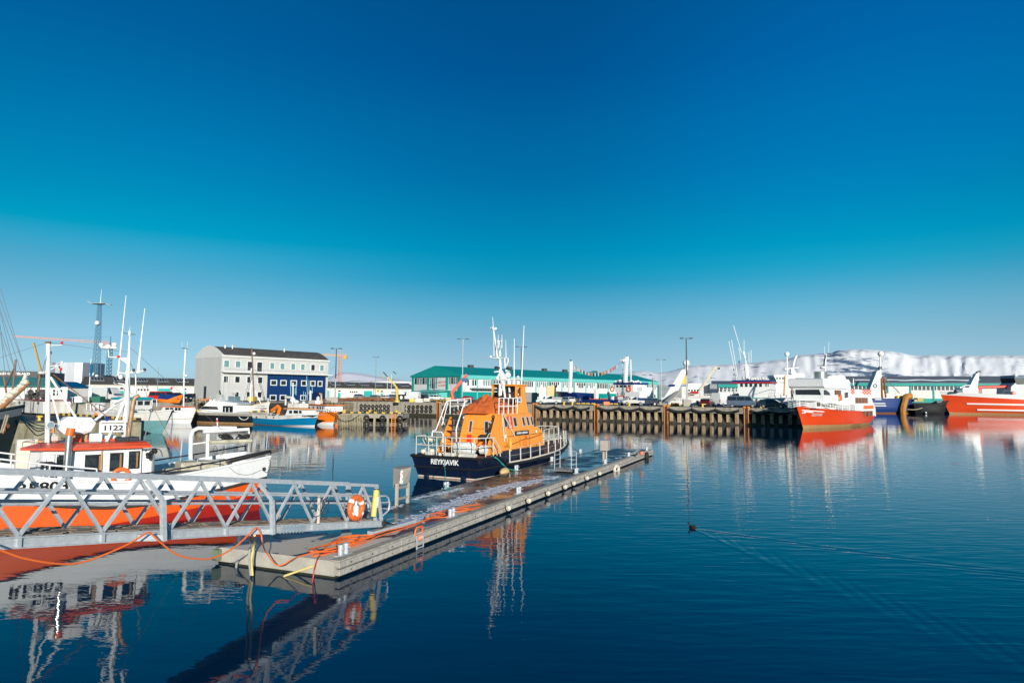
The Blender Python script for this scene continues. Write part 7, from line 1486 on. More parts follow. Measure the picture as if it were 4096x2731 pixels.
for k in range(7): f = k / 7; g.tube([lp(t, 1008 - 40 * (.5 + f * .5), 1480 + 150 * (.5 + f * .5), 'y', -.5), lp(t, 1012 - 34 * (.5 + f * .5), 1480 + 150 * (.5 + f * .5), 'y', -.5)], .02, 4); g.tube([lp(t, 1022 + 36 * (.4 + f * .6), 1480 + 130 * (.4 + f * .6), 'y', -.5), lp(t, 1032 + 33 * (.4 + f * .6), 1490 + 120 * (.4 + f * .6), 'y', -.5)], .02, 4)
g.build('shrouds', DARKM, m2)
rails(t, [lp(t, px, py, 'y', Y) for px, py in ((960, 1650), (1010, 1640), (1070, 1630))], .75, WHITE2, .04)

# --- blue and white boat
t = boat('fishing_boat', 'bright blue and white fishing boat moored in front of the blue-panelled building', 'fishing boat', (999, 1697), (1257, 1706), half=1.7); L = prop(t)
zs_ = [(0, 1.55), (.45, 1.42), (.75, 1.62), (1, 2.15)]
h = Hull(L + .9, 3.8, zs_, [(-.4, 1, 2), ([(0, .10), (1, .02)], 1, 1), ([(0, .1), (.5, .05), (1, .22)], 4, 0), ([(0, 1.02), (.5, .94), (1, 1.35)], 3, 3), (lambda u: interp(zs_, u), 1, 3)], ts=.9, tw=.75, rake=1.0, bp=2.6, keel=-.4); h.build(t, [BLUEH, WHITE2, RUST, TARN]); h.deck(t, mat('deck_grey', ''), .4); h.rail(t, TARN, .06)
s = near_side(t); Y = s * 1.3; q = lp(t, 1214, 1664, 'y', s * 1.5); text('registration', 'RE-411', .42, mat('black_letters', ''), t, (q.x, 0, q.z), (R(90), 0, R(180 if s > 0 else 0)), bold=.012, sx=1.25, wrap=h.wrap(s, .02))
pxprism(t, [(1140, 1662), (1150, 1637), (1204, 1637), (1216, 1658), (1250, 1660)], Y, 2.6, WHITE2, 'cabin'); pxbox(t, 1138, 1211, 1632, 1638, Y, 2.6, mat('peach_roof', (.75, .36, .14), .5), 'roof', .04, ov=.12)
for a_, b_ in ((1157, 1168), (1175, 1192), (1197, 1206)): pxwin(t, a_, b_, 1641, 1653, Y)
pxtube(t, [(1088, 1642), (1112, 1624), (1120, 1632), (1113, 1655)], .3 * s, .28, DORG, 'deck_crane'); g = MB(smooth=True)
for k in range(14): g.sph(lp(t, random.uniform(1120, 1147), random.uniform(1638, 1662), 'y', random.uniform(-.6, .8)), random.uniform(.2, .42), 7, 5)
g.build('net_heap', mat('net_dark', (.05, .04, .04), .9, var=.5), t); mm_ = pxtube(t, [(1170, 1632), (1172, 1560), (1172, 1530)], 0, .10, TARN, 'mast')
for a_, b_ in (((1163, 1580), (1162, 1520)), ((1184, 1580), (1185, 1530)), ((1180, 1575), (1181, 1550))): pxtube(t, [a_, b_], 0, .05, mat('aerial_blue', (.25, .5, .6), .5), 'antenna', mm_)
pxtube(t, [(1142, 1588), (1172, 1590)], 0, .2, TARN, 'gantry_beam', mm_); pxtube(t, [(1142, 1620), (1143, 1588)], .2, .14, TARN, 'gantry_leg', mm_); g = MB(smooth=True); g.sph(lp(t, 1171, 1600, 'y', .2), .42, 10, 8); g.sph(lp(t, 1184, 1606, 'y', .2), .38, 10, 6, 0, (1.5, 1, .7)); g.build('radome', WHITE2, mm_)
pxbox(t, 1150, 1200, 1612, 1632, .7 * s, 1.6, TARN, 'roof_gear'); pxtube(t, [(1073, 1655), (1072, 1592)], 0, .09, TARN, 'mast'); g = MB(smooth=True); g.tube(curve([lp(t, px, py, 'y', Y) for px, py in ((1030, 1650), (1050, 1648), (1072, 1654), (1100, 1655))], 3), .04, 5); g.build('rail', TARN, t)
for px in (1022, 1062, 1092): pxbox(t, px, px + 4, 1664, 1672, s * 1.92, .3, RUST, 'rust_patch', .01)

# --- bright orange boat behind it
t = boat('fishing_boat', 'bright orange boat with white wheelhouse and boot stripe by the wooden jetty', 'fishing boat', (1200, 1693), (1330, 1701), half=1.6); L = prop(t); zs_ = [(0, 1.75), (.5, 1.75), (1, 2.1)]
h = Hull(L + 1.1, 3.9, zs_, [(-.4, 2, 1), ([(0, .2), (1, .5)], 5, 0), (lambda u: interp(zs_, u), 1, 0)], rake=1.1, bp=3.2, wp=2.4, keel=-.4); h.build(t, [DORG, WHITE2]); h.deck(t, mat('deck_grey', ''), .4); h.rail(t, DORG, .06); s = near_side(t); Y = s * 1.4
pxbox(t, 1213, 1302, 1621, 1646, Y, 2.8, WHITE2, 'wheelhouse'); pxbox(t, 1208, 1306, 1615, 1622, Y, 2.8, DORG, 'roof', .04, ov=.15)
for a_, b_ in ((1233, 1239), (1251, 1256), (1267, 1274), (1279, 1284), (1289, 1293)): pxwin(t, a_, b_, 1626, 1636, Y)
rails(t, [lp(t, px, py, 'y', Y) for px, py in ((1296, 1650), (1322, 1648), (1347, 1650))], .55, WHITE2, .05, post=.7); ring_buoy(t, lp(t, 1221, 1646, 'y', Y * 1.05), (0, 1, 0), .35); m_ = pxtube(t, [(1241, 1615), (1242, 1562)], 0, .16, WHITE2, 'mast'); pxtube(t, [(1233, 1572), (1249, 1570)], 0, .10, WHITE2, 'yard', m_)
for a_, b_ in (((1230, 1600), (1227, 1504)), ((1236, 1580), (1236, 1520)), ((1250, 1572), (1248, 1538)), ((1214, 1615), (1214, 1565)), ((1223, 1600), (1222, 1568)), ((1288, 1612), (1287, 1572))): pxtube(t, [a_, b_], 0, .045, mat('aerial_blue', ''), 'antenna', m_)
radar(t, lp(t, 1254, 1612, 'y', 0), 1.4); pxbox(t, 1234, 1262, 1600, 1616, .6 * s, 1.2, WHITE2, 'roof_gear'); g = MB(smooth=True); g.torus(lp(t, 1272, 1594, 'y', .3), (0, 1, 0), .28, .14, 14, 6); g.build('fan', WHITE2, t); pxtube(t, [(1279, 1573), (1285, 1582), (1285, 1614)], .2, .13, mat('peach_roof', ''), 'exhaust'); dome(t, lp(t, 1214, 1612, 'y', 0), .3)

# --- white cabin boat behind the low jetty, old boat with red-edged deckhouse, schooner bow
t = boat('motor_boat', 'small white cabin boat moored behind the low jetty at the left', 'boat', (330, 1688), (214, 1680), half=1.2); L = prop(t); zs_ = [(0, .9), (.5, .9), (1, 1.3)]
h = Hull(L + .6, 2.6, zs_, [(-.3, 3, 0), (lambda u: interp(zs_, u), 1, 0)], rake=.9, keel=-.3); h.build(t, [WHITE2]); h.deck(t, WHITE, .05); s = near_side(t); pxprism(t, [(222, 1668), (240, 1635), (328, 1638), (332, 1668)], s * 1.0, 2.0, WHITE2, 'cabin')
for a_, b_ in ((256, 278), (287, 304), (309, 326)): pxwin(t, a_, b_, 1642, 1655, s * 1.0)
pxbox(t, 258, 306, 1624, 1634, s * .5, 1.0, WHITE2, 'roof_raft', .2); pxtube(t, [(290, 1630), (289, 1588)], 0, .04, WHITE2, 'mast'); pxtube(t, [(281, 1589), (297, 1589)], 0, .04, WHITE2, 'yard')
t = boat_d('fishing_boat', 'old boat with white deckhouse, red roof edge and brown masts behind the low jetty', 'fishing boat', -20, 99, 205, 86); L = prop(t); zs_ = [(0, 1.9), (.5, 1.6), (1, 2.6)]
h = Hull(L, 4.4, zs_, [(-.4, 4, 0), (lambda u: interp(zs_, u), 1, 0)], rake=1.2, keel=-.4); h.build(t, [BLKH]); h.deck(t, mat('deck_grey', ''), .3); s = near_side(t)
pxbox(t, 63, 172, 1602, 1655, s * 1.5, 3, TARN, 'deckhouse'); pxbox(t, 58, 176, 1596, 1603, s * 1.5, 3, mat('dull_red', (.30, .04, .04), .5), 'roof', .03, ov=.15); pxtube(t, [(121, 1652), (122, 1606)], s * 1.55, .05, DARKM, 'ladder'); pxtube(t, [(133, 1652), (134, 1606)], s * 1.55, .05, DARKM, 'ladder'); pxwin(t, 75, 81, 1604, 1616, s * 1.5); pxwin(t, 149, 157, 1606, 1617, s * 1.5); pxwin(t, 95, 98, 1606, 1650, s * 1.5, DARKM, 'door_gap')
BM = mat('brown_mast', ''); m1 = pxtube(t, [(47, 1590), (55, 1520), (63, 1438)], 0, .13, BM, 'mast'); pxtube(t, [(58, 1470), (20, 1550)], 0, .10, BM, 'boom', m1); m2 = pxtube(t, [(143, 1655), (153, 1560), (160, 1490)], 0, .17, BM, 'mast'); pxtube(t, [(14, 1500), (25, 1570)], .5, .12, mat('dusty_red_pole', (.35, .12, .09), .6), 'pole'); pxtube(t, [(157, 1495), (120, 1560)], 0, .05, BM, 'gaff', m2)
g = MB(smooth=True)
for k in range(40): p_ = lp(t, random.uniform(105, 190), random.uniform(1562, 1596), 'y', random.uniform(-1, 1)); w_ = random.uniform(.08, .28); g.box(p_ - V(w_, w_, w_ * .8), p_ + V(w_, w_, w_ * .8), 0, Matrix.Rotation(random.random() * 3, 3, 'Z') @ Matrix.Rotation(random.random(), 3, 'X'))
g.build('roof_gear', mat('gear_dark', (.08, .075, .07), .8, var=.6), t)
g = MB(smooth=True); p = lp(t, 170, 1487, 'y', 0); g.tube([p - V(.9, 0, 0), p + V(.9, 0, 0)], .1, 6); g.sph(p - V(0, 0, .15), .55, 12, 6, 0, (1.2, 1, .45)); g.build('radar', WHITE2, m2)
a_, b_ = onz(52, 1822, 0), onz(-420, 1838, 0) + V(0, 2.4, 0); dd = (b_ - a_).normalized(); SCH = thing('schooner', 'dark wooden schooner bow with brown bowsprit and bundled cream sails at the left edge', 'sailing ship', b_, math.atan2(-dd.y, -dd.x)); L = (b_ - a_).length
DKH = mat('dark_teal_hull', (.012, .022, .024), .6, var=.3, scale=1, dirt=.2, dcol=(.03, .06, .06)); zs_ = [(0, 2.6), (.5, 2.6), (1, 3.7)]  # even near-black teal below the grey bulwark
h = Hull(L + .5, 4.8, zs_, [(-.5, 5, 0), ([(0, 1.9), (.5, 1.9), (1, 3.0)], 2, 1), (lambda u: interp(zs_, u), 1, 1)], rake=.9, bp=2.8, wp=1.8, keel=-.5); h.build(SCH, [DKH, mat('grey_bulwark', (.12, .14, .16), .6)]); h.deck(SCH, mat('deck_grey', ''), .3); h.rail(SCH, DKH, .1)
def sq(px, py, y=0.0): return lp(SCH, px, py, 'y', y)
BRW = mat('bowsprit_brown', (.30, .13, .045), .6, var=.2); g = MB(smooth=True); g.tube([sq(-60, 1680), sq(0, 1632), sq(120, 1528)], [.24, .22, .13], 10); bs = g.build('bowsprit', BRW, SCH)
SAIL = mat('sail_cloth', (.60, .55, .46), .9, var=.15, scale=3, bump=.4, bscale=8); g = MB(smooth=True)
for i in range(22):
    f = i / 21; p = sq(-8 + 112 * f, 1632 - 100 * f) + V(0, random.uniform(-.15, .15), .12); g.sph(p, random.uniform(.14, .26), 8, 6, 0, (1.3, 1, .9))
for k in range(5): p = sq(92 + k * 2.6, 1537 - 9 * k); g.sph(p, .2 - .02 * k, 8, 6, 0, (1, 1, 1.5))
g.build('furled_sail', SAIL, bs); g = MB(smooth=True)
for a_, b_ in (((0, 1150), (100, 1480)), ((-60, 1060), (85, 1490)), ((0, 1250), (60, 1485)), ((-30, 1230), (66, 1500)), ((0, 1330), (42, 1500)), ((0, 1200), (118, 1529)), ((0, 1300), (20, 1500))): g.tube([sq(*a_), sq(*b_)], .022, 4)
for i in range(16): f = i / 15; p = sq(-10 + 125 * f, 1640 - 108 * f); g.tube([p, p + V(random.uniform(-.6, .6), random.uniform(-.8, .8), random.uniform(-1.0, -.4))], .016, 4)
g.build('rigging', mat('rig_line', (.16, .20, .24), .7), SCH); pxbox(SCH, -30, 14, 1640, 1705, -.6, .5, WHITE, 'white_board', .05)
g = MB(smooth=True)
for px in (24, 33): g.tube(curve([sq(px, 1660, -2), sq(px - 12, 1700, -2.6), sq(px - 22, 1730, -3.0)], 3), .05, 5)
g.build('anchor_rope', ROPE, SCH); g = MB(smooth=True); p = sq(24, 1712, -2.2)
for k in range(8): g.sph(p + V(random.uniform(-.15, .15), random.uniform(-.2, .1), random.uniform(-.3, .3)), random.uniform(.12, .22), 7, 5)
g.build('rusty_anchor', RUST, SCH)
for i, (c_, off) in enumerate(((TEALROPE, 0), (ROPE, 9), (ROPE, 16), (TEALROPE, 4))):
    a_ = Matrix.Translation(SCH.location) @ Matrix.Rotation(SCH.rotation_euler.z, 4, 'Z') @ sq(62, 1644 + i * 2, 0); b_ = onz(236, 1697, JZ + .1); m_ = (a_ + b_) / 2 - V(0, 0, .55 + .05 * off)
    g = MB(smooth=True); g.tube(curve([a_, a_ * .7 + b_ * .3 - V(0, 0, .45 + .03 * off), m_, b_ * .75 + a_ * .25 - V(0, 0, .38 + .02 * off), b_], 4), .045, 5); tag(g.build('mooring_line', c_), ['teal uppermost mooring line from the schooner bow to the low jetty', 'pale mooring line hanging second lowest from the schooner bow', 'pale mooring line hanging lowest from the schooner bow', 'teal lower mooring line from the schooner bow to the low jetty'][i], 'rope', 'mooring lines of the schooner')
# ================================================================== ships at the right and behind the pier
# --- red and white tour boat at the end of the pier
t = boat('tour_boat', 'red and white whale-watching tour boat with silver funnel moored at the pier end', 'tour boat', (3508, 1696), (3213, 1714), half=3.2); L = prop(t)
zs_ = [(0, 1.5), (.27, 1.5), (.30, 2.0), (.36, 2.55), (.7, 2.75), (1, 3.4)]
h = Hull(L + 2.6, 7.0, zs_, [(-.5, 1, 1), ([(0, .42), (1, .55)], 5, 0), (lambda u: interp(zs_, u), 1, 0)], ts=.8, tw=.6, rake=3.0, srake=.4, bp=2.6, wp=1.8, keel=-.5, N=40); h.build(t, [REDH, BOOT]); h.deck(t, mat('deck_grey', ''), .1); h.rail(t, REDH, .09)
s = near_side(t); Y = s * 2.75
def P(*p): return list(p)
pxprism(t, P((3392, 1668), (3394, 1555), (3484, 1560), (3482, 1582), (3502, 1632), (3504, 1665)), Y, 5.5, WHITE2, 'after_house'); pxprism(t, P((3292, 1616), (3292, 1552), (3398, 1556), (3398, 1668), (3360, 1645), (3345, 1612)), Y * .9, 5.0, WHITE2, 'main_house')
pxprism(t, P((3300, 1553), (3294, 1545), (3291, 1516), (3297, 1513), (3395, 1517), (3402, 1530), (3400, 1555)), Y * .98, 5.4, mat('boat_white', ''), 'top_deck_screen'); pxbox(t, 3504, 3330, 1632, 1637, Y, 5.6, WHITE2, 'deck_edge', .05)
xf_ = lp(t, 3292, 1570, 'y', Y * .9).x + .04; g = MB(); a_ = [lp(t, *p, 'x', xf_) for p in P((3184, 1578), (3184, 1558), (3276, 1557), (3285, 1579))]; g.rings([[p - V(.1, 0, 0) for p in a_], [p + V(.04, 0, 0) for p in a_]]); g.build('bridge_window', GLASS, t); a_ = [lp(t, *p, 'y', Y * .9 + s * .05) for p in P((3296, 1579), (3296, 1558), (3306, 1560), (3318, 1570), (3322, 1580))]; g = MB(); g.prism([(p.x, p.z) for p in a_], Y * .9 - s * .1, Y * .9 + s * .05); g.build('side_window', GLASS, t)
for a0, a1, b0, b1, yy in ((3338, 3364, 1560, 1579, Y * .9), (3421, 3471, 1590, 1612, Y), (3430, 3491, 1645, 1668, Y)): w = pxwin(t, a0, a1, b0, b1, yy, mat('warm_glass', (.06, .03, .02), .15, var=.6, scale=2)); [pxwin(t, a0 + (a1 - a0) * k / 4 - .8, a0 + (a1 - a0) * k / 4 + .8, b0, b1, yy, mat('varnish', ''), 'mullion', .06) for k in (1, 2, 3)]
for a0, a1 in ((3384, 3392), (3355, 3360)): pxwin(t, a0, a1, 1568, 1590 if a0 > 3370 else 1587, Y * .9 if a0 < 3370 else Y)
for i in range(5): pxwin(t, 3268 + i * 19, 3281 + i * 19, 1609 + i * 2, 1624 + i * 2.4, Y * .76, mat('warm_glass', ''))
pxprism(t, P((3262, 1632), (3262, 1606), (3368, 1616), (3385, 1645)), Y * .75, 4.2, WHITE2, 'fore_house')
pts = [h.pos(u, h.sh(u)) + (h.sh(u),) for u in (.40, .5, .6, .7, .8, .88, .95, .985)]; rails(t, [V(x, (y - .1) * s, z) for x, y, z in pts], 1.1, WHITE2, .06, bars=3, post=1.6); rails(t, [V(x, -(y - .1) * s, z) for x, y, z in pts], 1.1, WHITE2, .06, bars=3, post=1.6)
pxprism(t, P((3262, 1604), (3262, 1601), (3345, 1607), (3345, 1611)), Y * .8, 4.6, WHITE2, 'canopy')
g = MB(smooth=True); p, q = lp(t, 3282, 1516, 'y', 0), lp(t, 3280, 1486, 'y', 0); g.tube([p, V(p.x, 0, q.z)], [1.0, 1.05], 20); g.build('funnel', STEELW, t)
m_ = pxtube(t, [(3300, 1518), (3301, 1460), (3303, 1415)], 0, .16, WHITE2, 'mast'); pxtube(t, [(3296, 1462), (3297, 1450), (3303, 1416)], 0, .12, DARKM, 'upper_mast', m_); pxtube(t, [(3268, 1462), (3356, 1460)], 0, .05, DARKM, 'yard', m_); pxtube(t, [(3298, 1420), (3298, 1385)], 0, .03, WHITE2, 'antenna', m_); pxtube(t, [(3314, 1410), (3316, 1365)], 0, .03, WHITE2, 'antenna', m_); g = MB(smooth=True); g.sph(lp(t, 3290, 1470, 'y', 0), .45, 10, 6, 0, (1.2, 1, .5)); g.build('radome', WHITE2, m_)
for px in (3310, 3320): pxtube(t, [(px, 1506), (px, 1497)], 0, .16, DARKM, 'exhaust')
g = MB(smooth=True)
for px, r_ in ((3330, 1.1), (3355, 1.2), (3318, .8)): g.sph(lp(t, px, 1514, 'y', 0), r_, 12, 6, 0, (1.2, 1, .7))
g.build('raft_pods', WHITE2, t)
for a0, a1 in ((3403, 3417), (3449, 3484)):
    for i in range(4):
        for j in range(3 if a0 < 3410 else 6):
            if (i + j) % 2 == 0: w_ = (a1 - a0) / (3 if a0 < 3410 else 6); pxwin(t, a0 + j * w_, a0 + (j + 1) * w_, 1556 + i * 5.2, 1561.2 + i * 5.2, Y, mat('flag_red', (.75, .12, .08), .6), 'bunting', .08)
ring_buoy(t, lp(t, 3363, 1590, 'y', Y * 1.02), (0, 1, 0), .42); q = lp(t, 3314, 1660, 'y', s * 3.2); text('name_lettering', 'ELDING', .6, WHITE2, t, (q.x, 0, q.z), (R(90), 0, R(180 if s > 0 else 0)), bold=.02, sx=1.1, wrap=h.wrap(s, .03))
for sd in (s,):
    for k, (a0, a1) in enumerate(((3222, 3300), (3226, 3280), (3230, 3262))):
        g = MB(); q0, q1 = lp(t, a0, 1640 + 5 * k, 'y', s * .9), lp(t, a1, 1646 + 3 * k, 'y', s * 2.3); w_ = h.wrap(sd, .03)
        rows = [[w_(V(q0.x + (q1.x - q0.x) * i / 8, 0, q0.z + (q1.z - q0.z) * i / 8 + dz)) for i in range(9)] for dz in (-.10, .06)]
        g.grid(rows); g.build('white_stripe', WHITE2, t)
pxtube(t, [(3413, 1540), (3414, 1514)], 0, .10, WHITE2, 'post'); pxtube(t, [(3424, 1541), (3430, 1530), (3434, 1528)], 0, .2, DARKM, 'bent_exhaust'); pxbox(t, 3455, 3495, 1622, 1634, Y * 1.02, .6, ORANGE, 'orange_net')
def person(name, label, q, rz, top, leg, hh=1.75, arm=.25):
    """one skinned body, hair and clothing as children"""
    t = thing(name, label, 'person', q, rz); k = hh / 1.75
    def skin(nm, vs, es, rad, m):
        me = bpy.data.meshes.new(nm); me.from_pydata([V(*v) * k for v in vs], es, []); o = bpy.data.objects.new(nm, me); COL.objects.link(o); md = o.modifiers.new('s', 'SKIN'); 
        for i, r_ in enumerate(rad): me.skin_vertices[0].data[i].radius = (r_ * k, r_ * k)
        me.skin_vertices[0].data[0].use_root = True; o.modifiers.new('d', 'SUBSURF').levels = 1; o.modifiers['d'].render_levels = 1; me.materials.append(m); o.parent = t; return o
    sp_ = .16
    skin('body', [(0, 0, .95), (0, 0, 1.2), (0, 0, 1.42), (0, .02, 1.53), (0, .03, 1.65), (-.2, 0, 1.42), (-.26, .06, 1.15), (-.14, arm, 1.06), (.2, 0, 1.42), (.26, .06, 1.15), (.14, arm, 1.12), (-.1, 0, .9), (-.15, -.04, .5), (-.2, .0, .08), (-.2, .16, .05), (.1, 0, .9), (.14, .06, .5), (.2, .02, .08), (.2, .18, .05)],
         [(0, 1), (1, 2), (2, 3), (3, 4), (2, 5), (5, 6), (6, 7), (2, 8), (8, 9), (9, 10), (0, 11), (11, 12), (12, 13), (13, 14), (0, 15), (15, 16), (16, 17), (17, 18)], [.15, .14, .15, .06, .1, .08, .06, .045, .08, .06, .045, .1, .075, .055, .05, .1, .075, .055, .05], mat('dark_clothes', leg, .8))
    g = MB(smooth=True); g.tube([V(0, 0, .93) * k, V(0, 0, 1.2) * k, V(0, 0, 1.47) * k], [.19 * k, .185 * k, .15 * k], 12); g.build('jacket', mat('jacket_' + name, top, .8), t)
    g = MB(smooth=True); g.sph(V(0, .05, 1.66) * k, .10 * k, 10, 8); g.build('face', mat('skin_tone', (.48, .28, .20), .6), t); g = MB(smooth=True); g.sph(V(0, .0, 1.70) * k, .115 * k, 10, 8, 0, (1, 1, .9)); g.build('hair', mat('hair_dark', (.03, .02, .015), .8), t)
    return t
q = t.matrix_world; Mx = Matrix.Translation(t.location) @ Matrix.Rotation(t.rotation_euler.z, 4, 'Z'); q = Mx @ lp(t, 3169, 1600, 'y', 0); person('person', 'person in dark trousers and tan jacket walking on the foredeck of the tour boat', q, R(200), (.25, .19, .14), (.02, .02, .025))
# --- blue trawler, black tug, red trawler
def stack_windows(t, px0, px1, n, py0, py1, y, fw=.7):
    for i in range(n): a0 = px0 + (px1 - px0) * i / n; pxwin(t, a0, a0 + (px1 - px0) / n * fw, py0, py1, y)
t = boat_d('trawler', 'rusty blue trawler with a white tapered gantry behind the tour boat', 'trawler', 3300, 226, 3650, 226); L = prop(t); zs_ = [(0, 4.9), (1, 4.9)]
h = Hull(L, 9, zs_, [(-.5, 1, 1), (.35, 5, 0), (lambda u: 4.9, 1, 0)], rake=.5, bp=5, wp=4, keel=-.5); h.build(t, [mat('rusty_blue', (.005, .035, .17), .5, var=.2, scale=.3, dirt=.35, dcol=(.10, .06, .03)), RUST]); h.deck(t, mat('deck_grey', ''), .3); s = near_side(t); Y = s * 3.2
pxprism(t, P((3480, 1592), (3482, 1550), (3508, 1484), (3526, 1477), (3527, 1592)), Y, 2.4, TARN, 'gantry'); g = MB(smooth=True); g.torus(lp(t, 3501, 1543, 'y', Y + s * .05), (0, 1, 0), .55, .16, 18, 6, 0, .5); g.build('emblem', mat('emblem_blue', (.01, .08, .22), .5), t)
dm = pxtube(t, [(3521, 1478), (3521, 1425)], 0, .3, WHITE2, 'mast'); dome(dm, lp(t, 3523, 1415, 'y', 0), .95); pxtube(t, [(3516, 1475), (3520, 1470), (3526, 1470)], 0, .5, DARKM, 'exhaust_head')
for px in (3528, 3543): pxtube(t, [(px, 1590), (px - 2 if px < 3535 else px - 6, 1512)], Y, .35, RUST, 'frame_leg')
pxbox(t, 3529, 3548, 1506, 1520, Y, 3, DARKM, 'block_frame'); pxtube(t, [(3548, 1520), (3598, 1572)], Y, .15, mat('rig_line', ''), 'derrick'); pxbox(t, 3590, 3618, 1582, 1597, Y, 3, YELLOW, 'yellow_winch'); pxbox(t, 3440, 3600, 1572, 1594, Y * .6, 3, TARN, 'deck_gear'); g = MB(smooth=True); g.tube(curve([lp(t, px, py, 'y', s * 4.7) for px, py in ((3645, 1583), (3624, 1588), (3618, 1610), (3612, 1630), (3612, 1655))], 4), 1.0, 8); g.build('rust_chute', mat('chute_rust', (.42, .17, .02), .7, var=.3, scale=.8), t)
for py, px0, px1 in ((1597, 3500, 3526), (1613, 3490, 3542), (1622, 3490, 3545)): pxbox(t, px0, px1, py - 1.5, py + 2, s * 4.75, .3, WHITE2, 'white_mark', .02)
t = boat_d('tug', 'black low barge with tyres between the blue and the red trawler', 'barge', 3640, 224, 3792, 222); L = prop(t); zs_ = [(0, 3.0), (.6, 3.0), (1, 4.2)]
h = Hull(L, 7, zs_, [(-.5, 5, 0), (lambda u: interp(zs_, u), 1, 0)], rake=1.5, srake=1.0, bp=3.5, wp=2.5, keel=-.5); h.build(t, [mat('soot_hull', (.012, .012, .014), .7, var=.5, scale=.8)]); h.deck(t, BLACK, .1); h.rail(t, BLACK, .3); s = near_side(t); pxbox(t, 3670, 3694, 1591, 1606, 0, 3, mat('ochre_box', (.5, .38, .10), .7), 'cargo'); pxbox(t, 3657, 3670, 1597, 1607, 0, 3, mat('tan_box', (.45, .36, .26), .7), 'cargo'); pxbox(t, 3747, 3772, 1603, 1612, 0, 2, DARKM, 'winch'); g = MB(smooth=True); g.tube(curve([lp(t, px, py, 'y', s * 3.6) for px, py in ((3630, 1637), (3660, 1638), (3690, 1631))], 4), .14, 5); g.build('rope', ROPE, t); g = MB(smooth=True); g.sph(lp(t, 3704, 1650, 'y', s * 3.6), .3, 8, 6); g.build('float', WHITE2, t)
t = boat_d('trawler', 'big red and white trawler with two white stripes at the right edge', 'trawler', 4560, 214, 3770, 222); L = prop(t); zs_ = [(0, 6.1), (.5, 6.0), (.8, 6.6), (1, 7.4)]; HB0 = [(0, 4.5), (.5, 4.5), (.8, 5.4), (1, 6.2)]
h = Hull(L + 1, 12, zs_, [(-.5, 1, 1), (.55, 6, 0), (HB0, 3, 2), (lambda u: interp(zs_, u), 1, 2)], rake=3.2, bp=2.6, wp=2.0, keel=-.5, N=36, flare=1.6); h.build(t, [REDH, BOOT, WHITE2]); h.deck(t, mat('deck_grey', ''), .5); s = near_side(t); Y = s * 4
for z, u0 in ((3.35, .90), (1.45, .86)):
    g = MB(smooth=True); us = [u0 * i / 30 for i in range(31)]; g.tube([V(h.pos(u, z * (.85 + .15 * u / u0))[0], (h.pos(u, z)[1] + .02) * s, z * (.85 + .15 * u / u0)) for u in us], .28, 6); g.build('white_stripe', WHITE2, t)
pxprism(t, P((3876, 1552), (3905, 1495), (3918, 1490), (3910, 1552)), Y * .4, 2.5, WHITE2, 'fore_mast'); pxbox(t, 3850, 3916, 1550, 1574, Y * .7, 5, WHITE2, 'forecastle_house', .2); pxtube(t, [(3840, 1552), (3860, 1541), (3880, 1541)], Y, .15, WHITE2, 'rail'); pxtube(t, [(3884, 1509), (3892, 1503), (3903, 1502)], 0, .6, WHITE2, 'lamp_bracket'); pxtube(t, [(3905, 1490), (3922, 1486)], 0, .35, DARKM, 'mast_head'); pxbox(t, 3826, 3850, 1559, 1567, Y, 2, mat('slate_cover', (.12, .15, .2), .6), 'cover')
pxtube(t, [(3911, 1549), (3940, 1548), (4045, 1546)], Y * .3, .5, mat('crane_redder', (.66, .05, .02), .4), 'deck_crane'); pxbox(t, 3914, 3926, 1550, 1572, Y * .3, 2, REDP, 'crane_post'); pxprism(t, P((4042, 1578), (4045, 1545), (4064, 1530), (4240, 1530), (4260, 1578)), Y, 8, mat('wheelhouse_grey', (.52, .53, .55), .5), 'superstructure'); pxprism(t, P((4058, 1512), (4066, 1537), (4240, 1537), (4240, 1500), (4080, 1500)), Y, 8, GLASS, 'bridge_glass'); pxbox(t, 4058, 4240, 1500, 1513, Y, 8, mat('blue_grey', (.15, .24, .36), .5), 'bridge_roof'); g = MB(smooth=True); g.sph(lp(t, 4062, 1500, 'y', Y), .55, 10, 6); g.build('radome', WHITE2, t); pxtube(t, [(4010, 1578), (4012, 1562), (4040, 1562)], Y, .12, DARKM, 'rail'); g = MB(smooth=True); g.sph(lp(t, 4053, 1573, 'y', Y * 1.1), .7, 10, 8); g.build('pink_float', mat('pink_float', (.9, .35, .28), .5), t)
# --- ships on the far side of the pier
t = boat_d('tanker', 'navy blue tanker with red deck and white wheelhouse behind the pier', 'tanker', 2600, 152, 2222, 172); L = prop(t); zs_ = [(0, 4.0), (.60, 4.0), (.625, 4.6), (.645, 5.4), (1, 5.9)]
h = Hull(L, 8, zs_, [(-.5, 5, 0), (lambda u: interp(zs_, u), 1, 0)], rake=3, bp=3, wp=2.2, keel=-.5); h.build(t, [DBLUE]); h.deck(t, mat('red_deck', (.5, .06, .02), .6), .9, u1=.62); s = near_side(t); Y = s * 2.6
q = lp(t, 2311, 1599, 'y', s * 3.6); text('name_lettering', 'KEILIR', .95, WHITE2, t, (q.x, 0, q.z), (R(90), 0, R(180 if s > 0 else 0)), bold=.02, sx=1.1, wrap=h.wrap(s, .04))
m1 = pxtube(t, [(2279, 1575), (2283, 1500), (2284, 1445)], 0, .48, WHITE2, 'mast'); pxtube(t, [(2280, 1478), (2304, 1476)], 0, .12, WHITE2, 'yard', m1); pxtube(t, [(2283, 1447), (2283, 1438)], 0, .2, DARKM, 'mast_head', m1)
RDK = mat('red_gear', (.62, .07, .02), .6, var=.3)
for i in range(17): px = 2360 + i * 4.2; pxtube(t, [(px, 1615), (px, 1592 + 3 * hash2(i, 2))], Y, .12, RDK, 'red_stanchion')
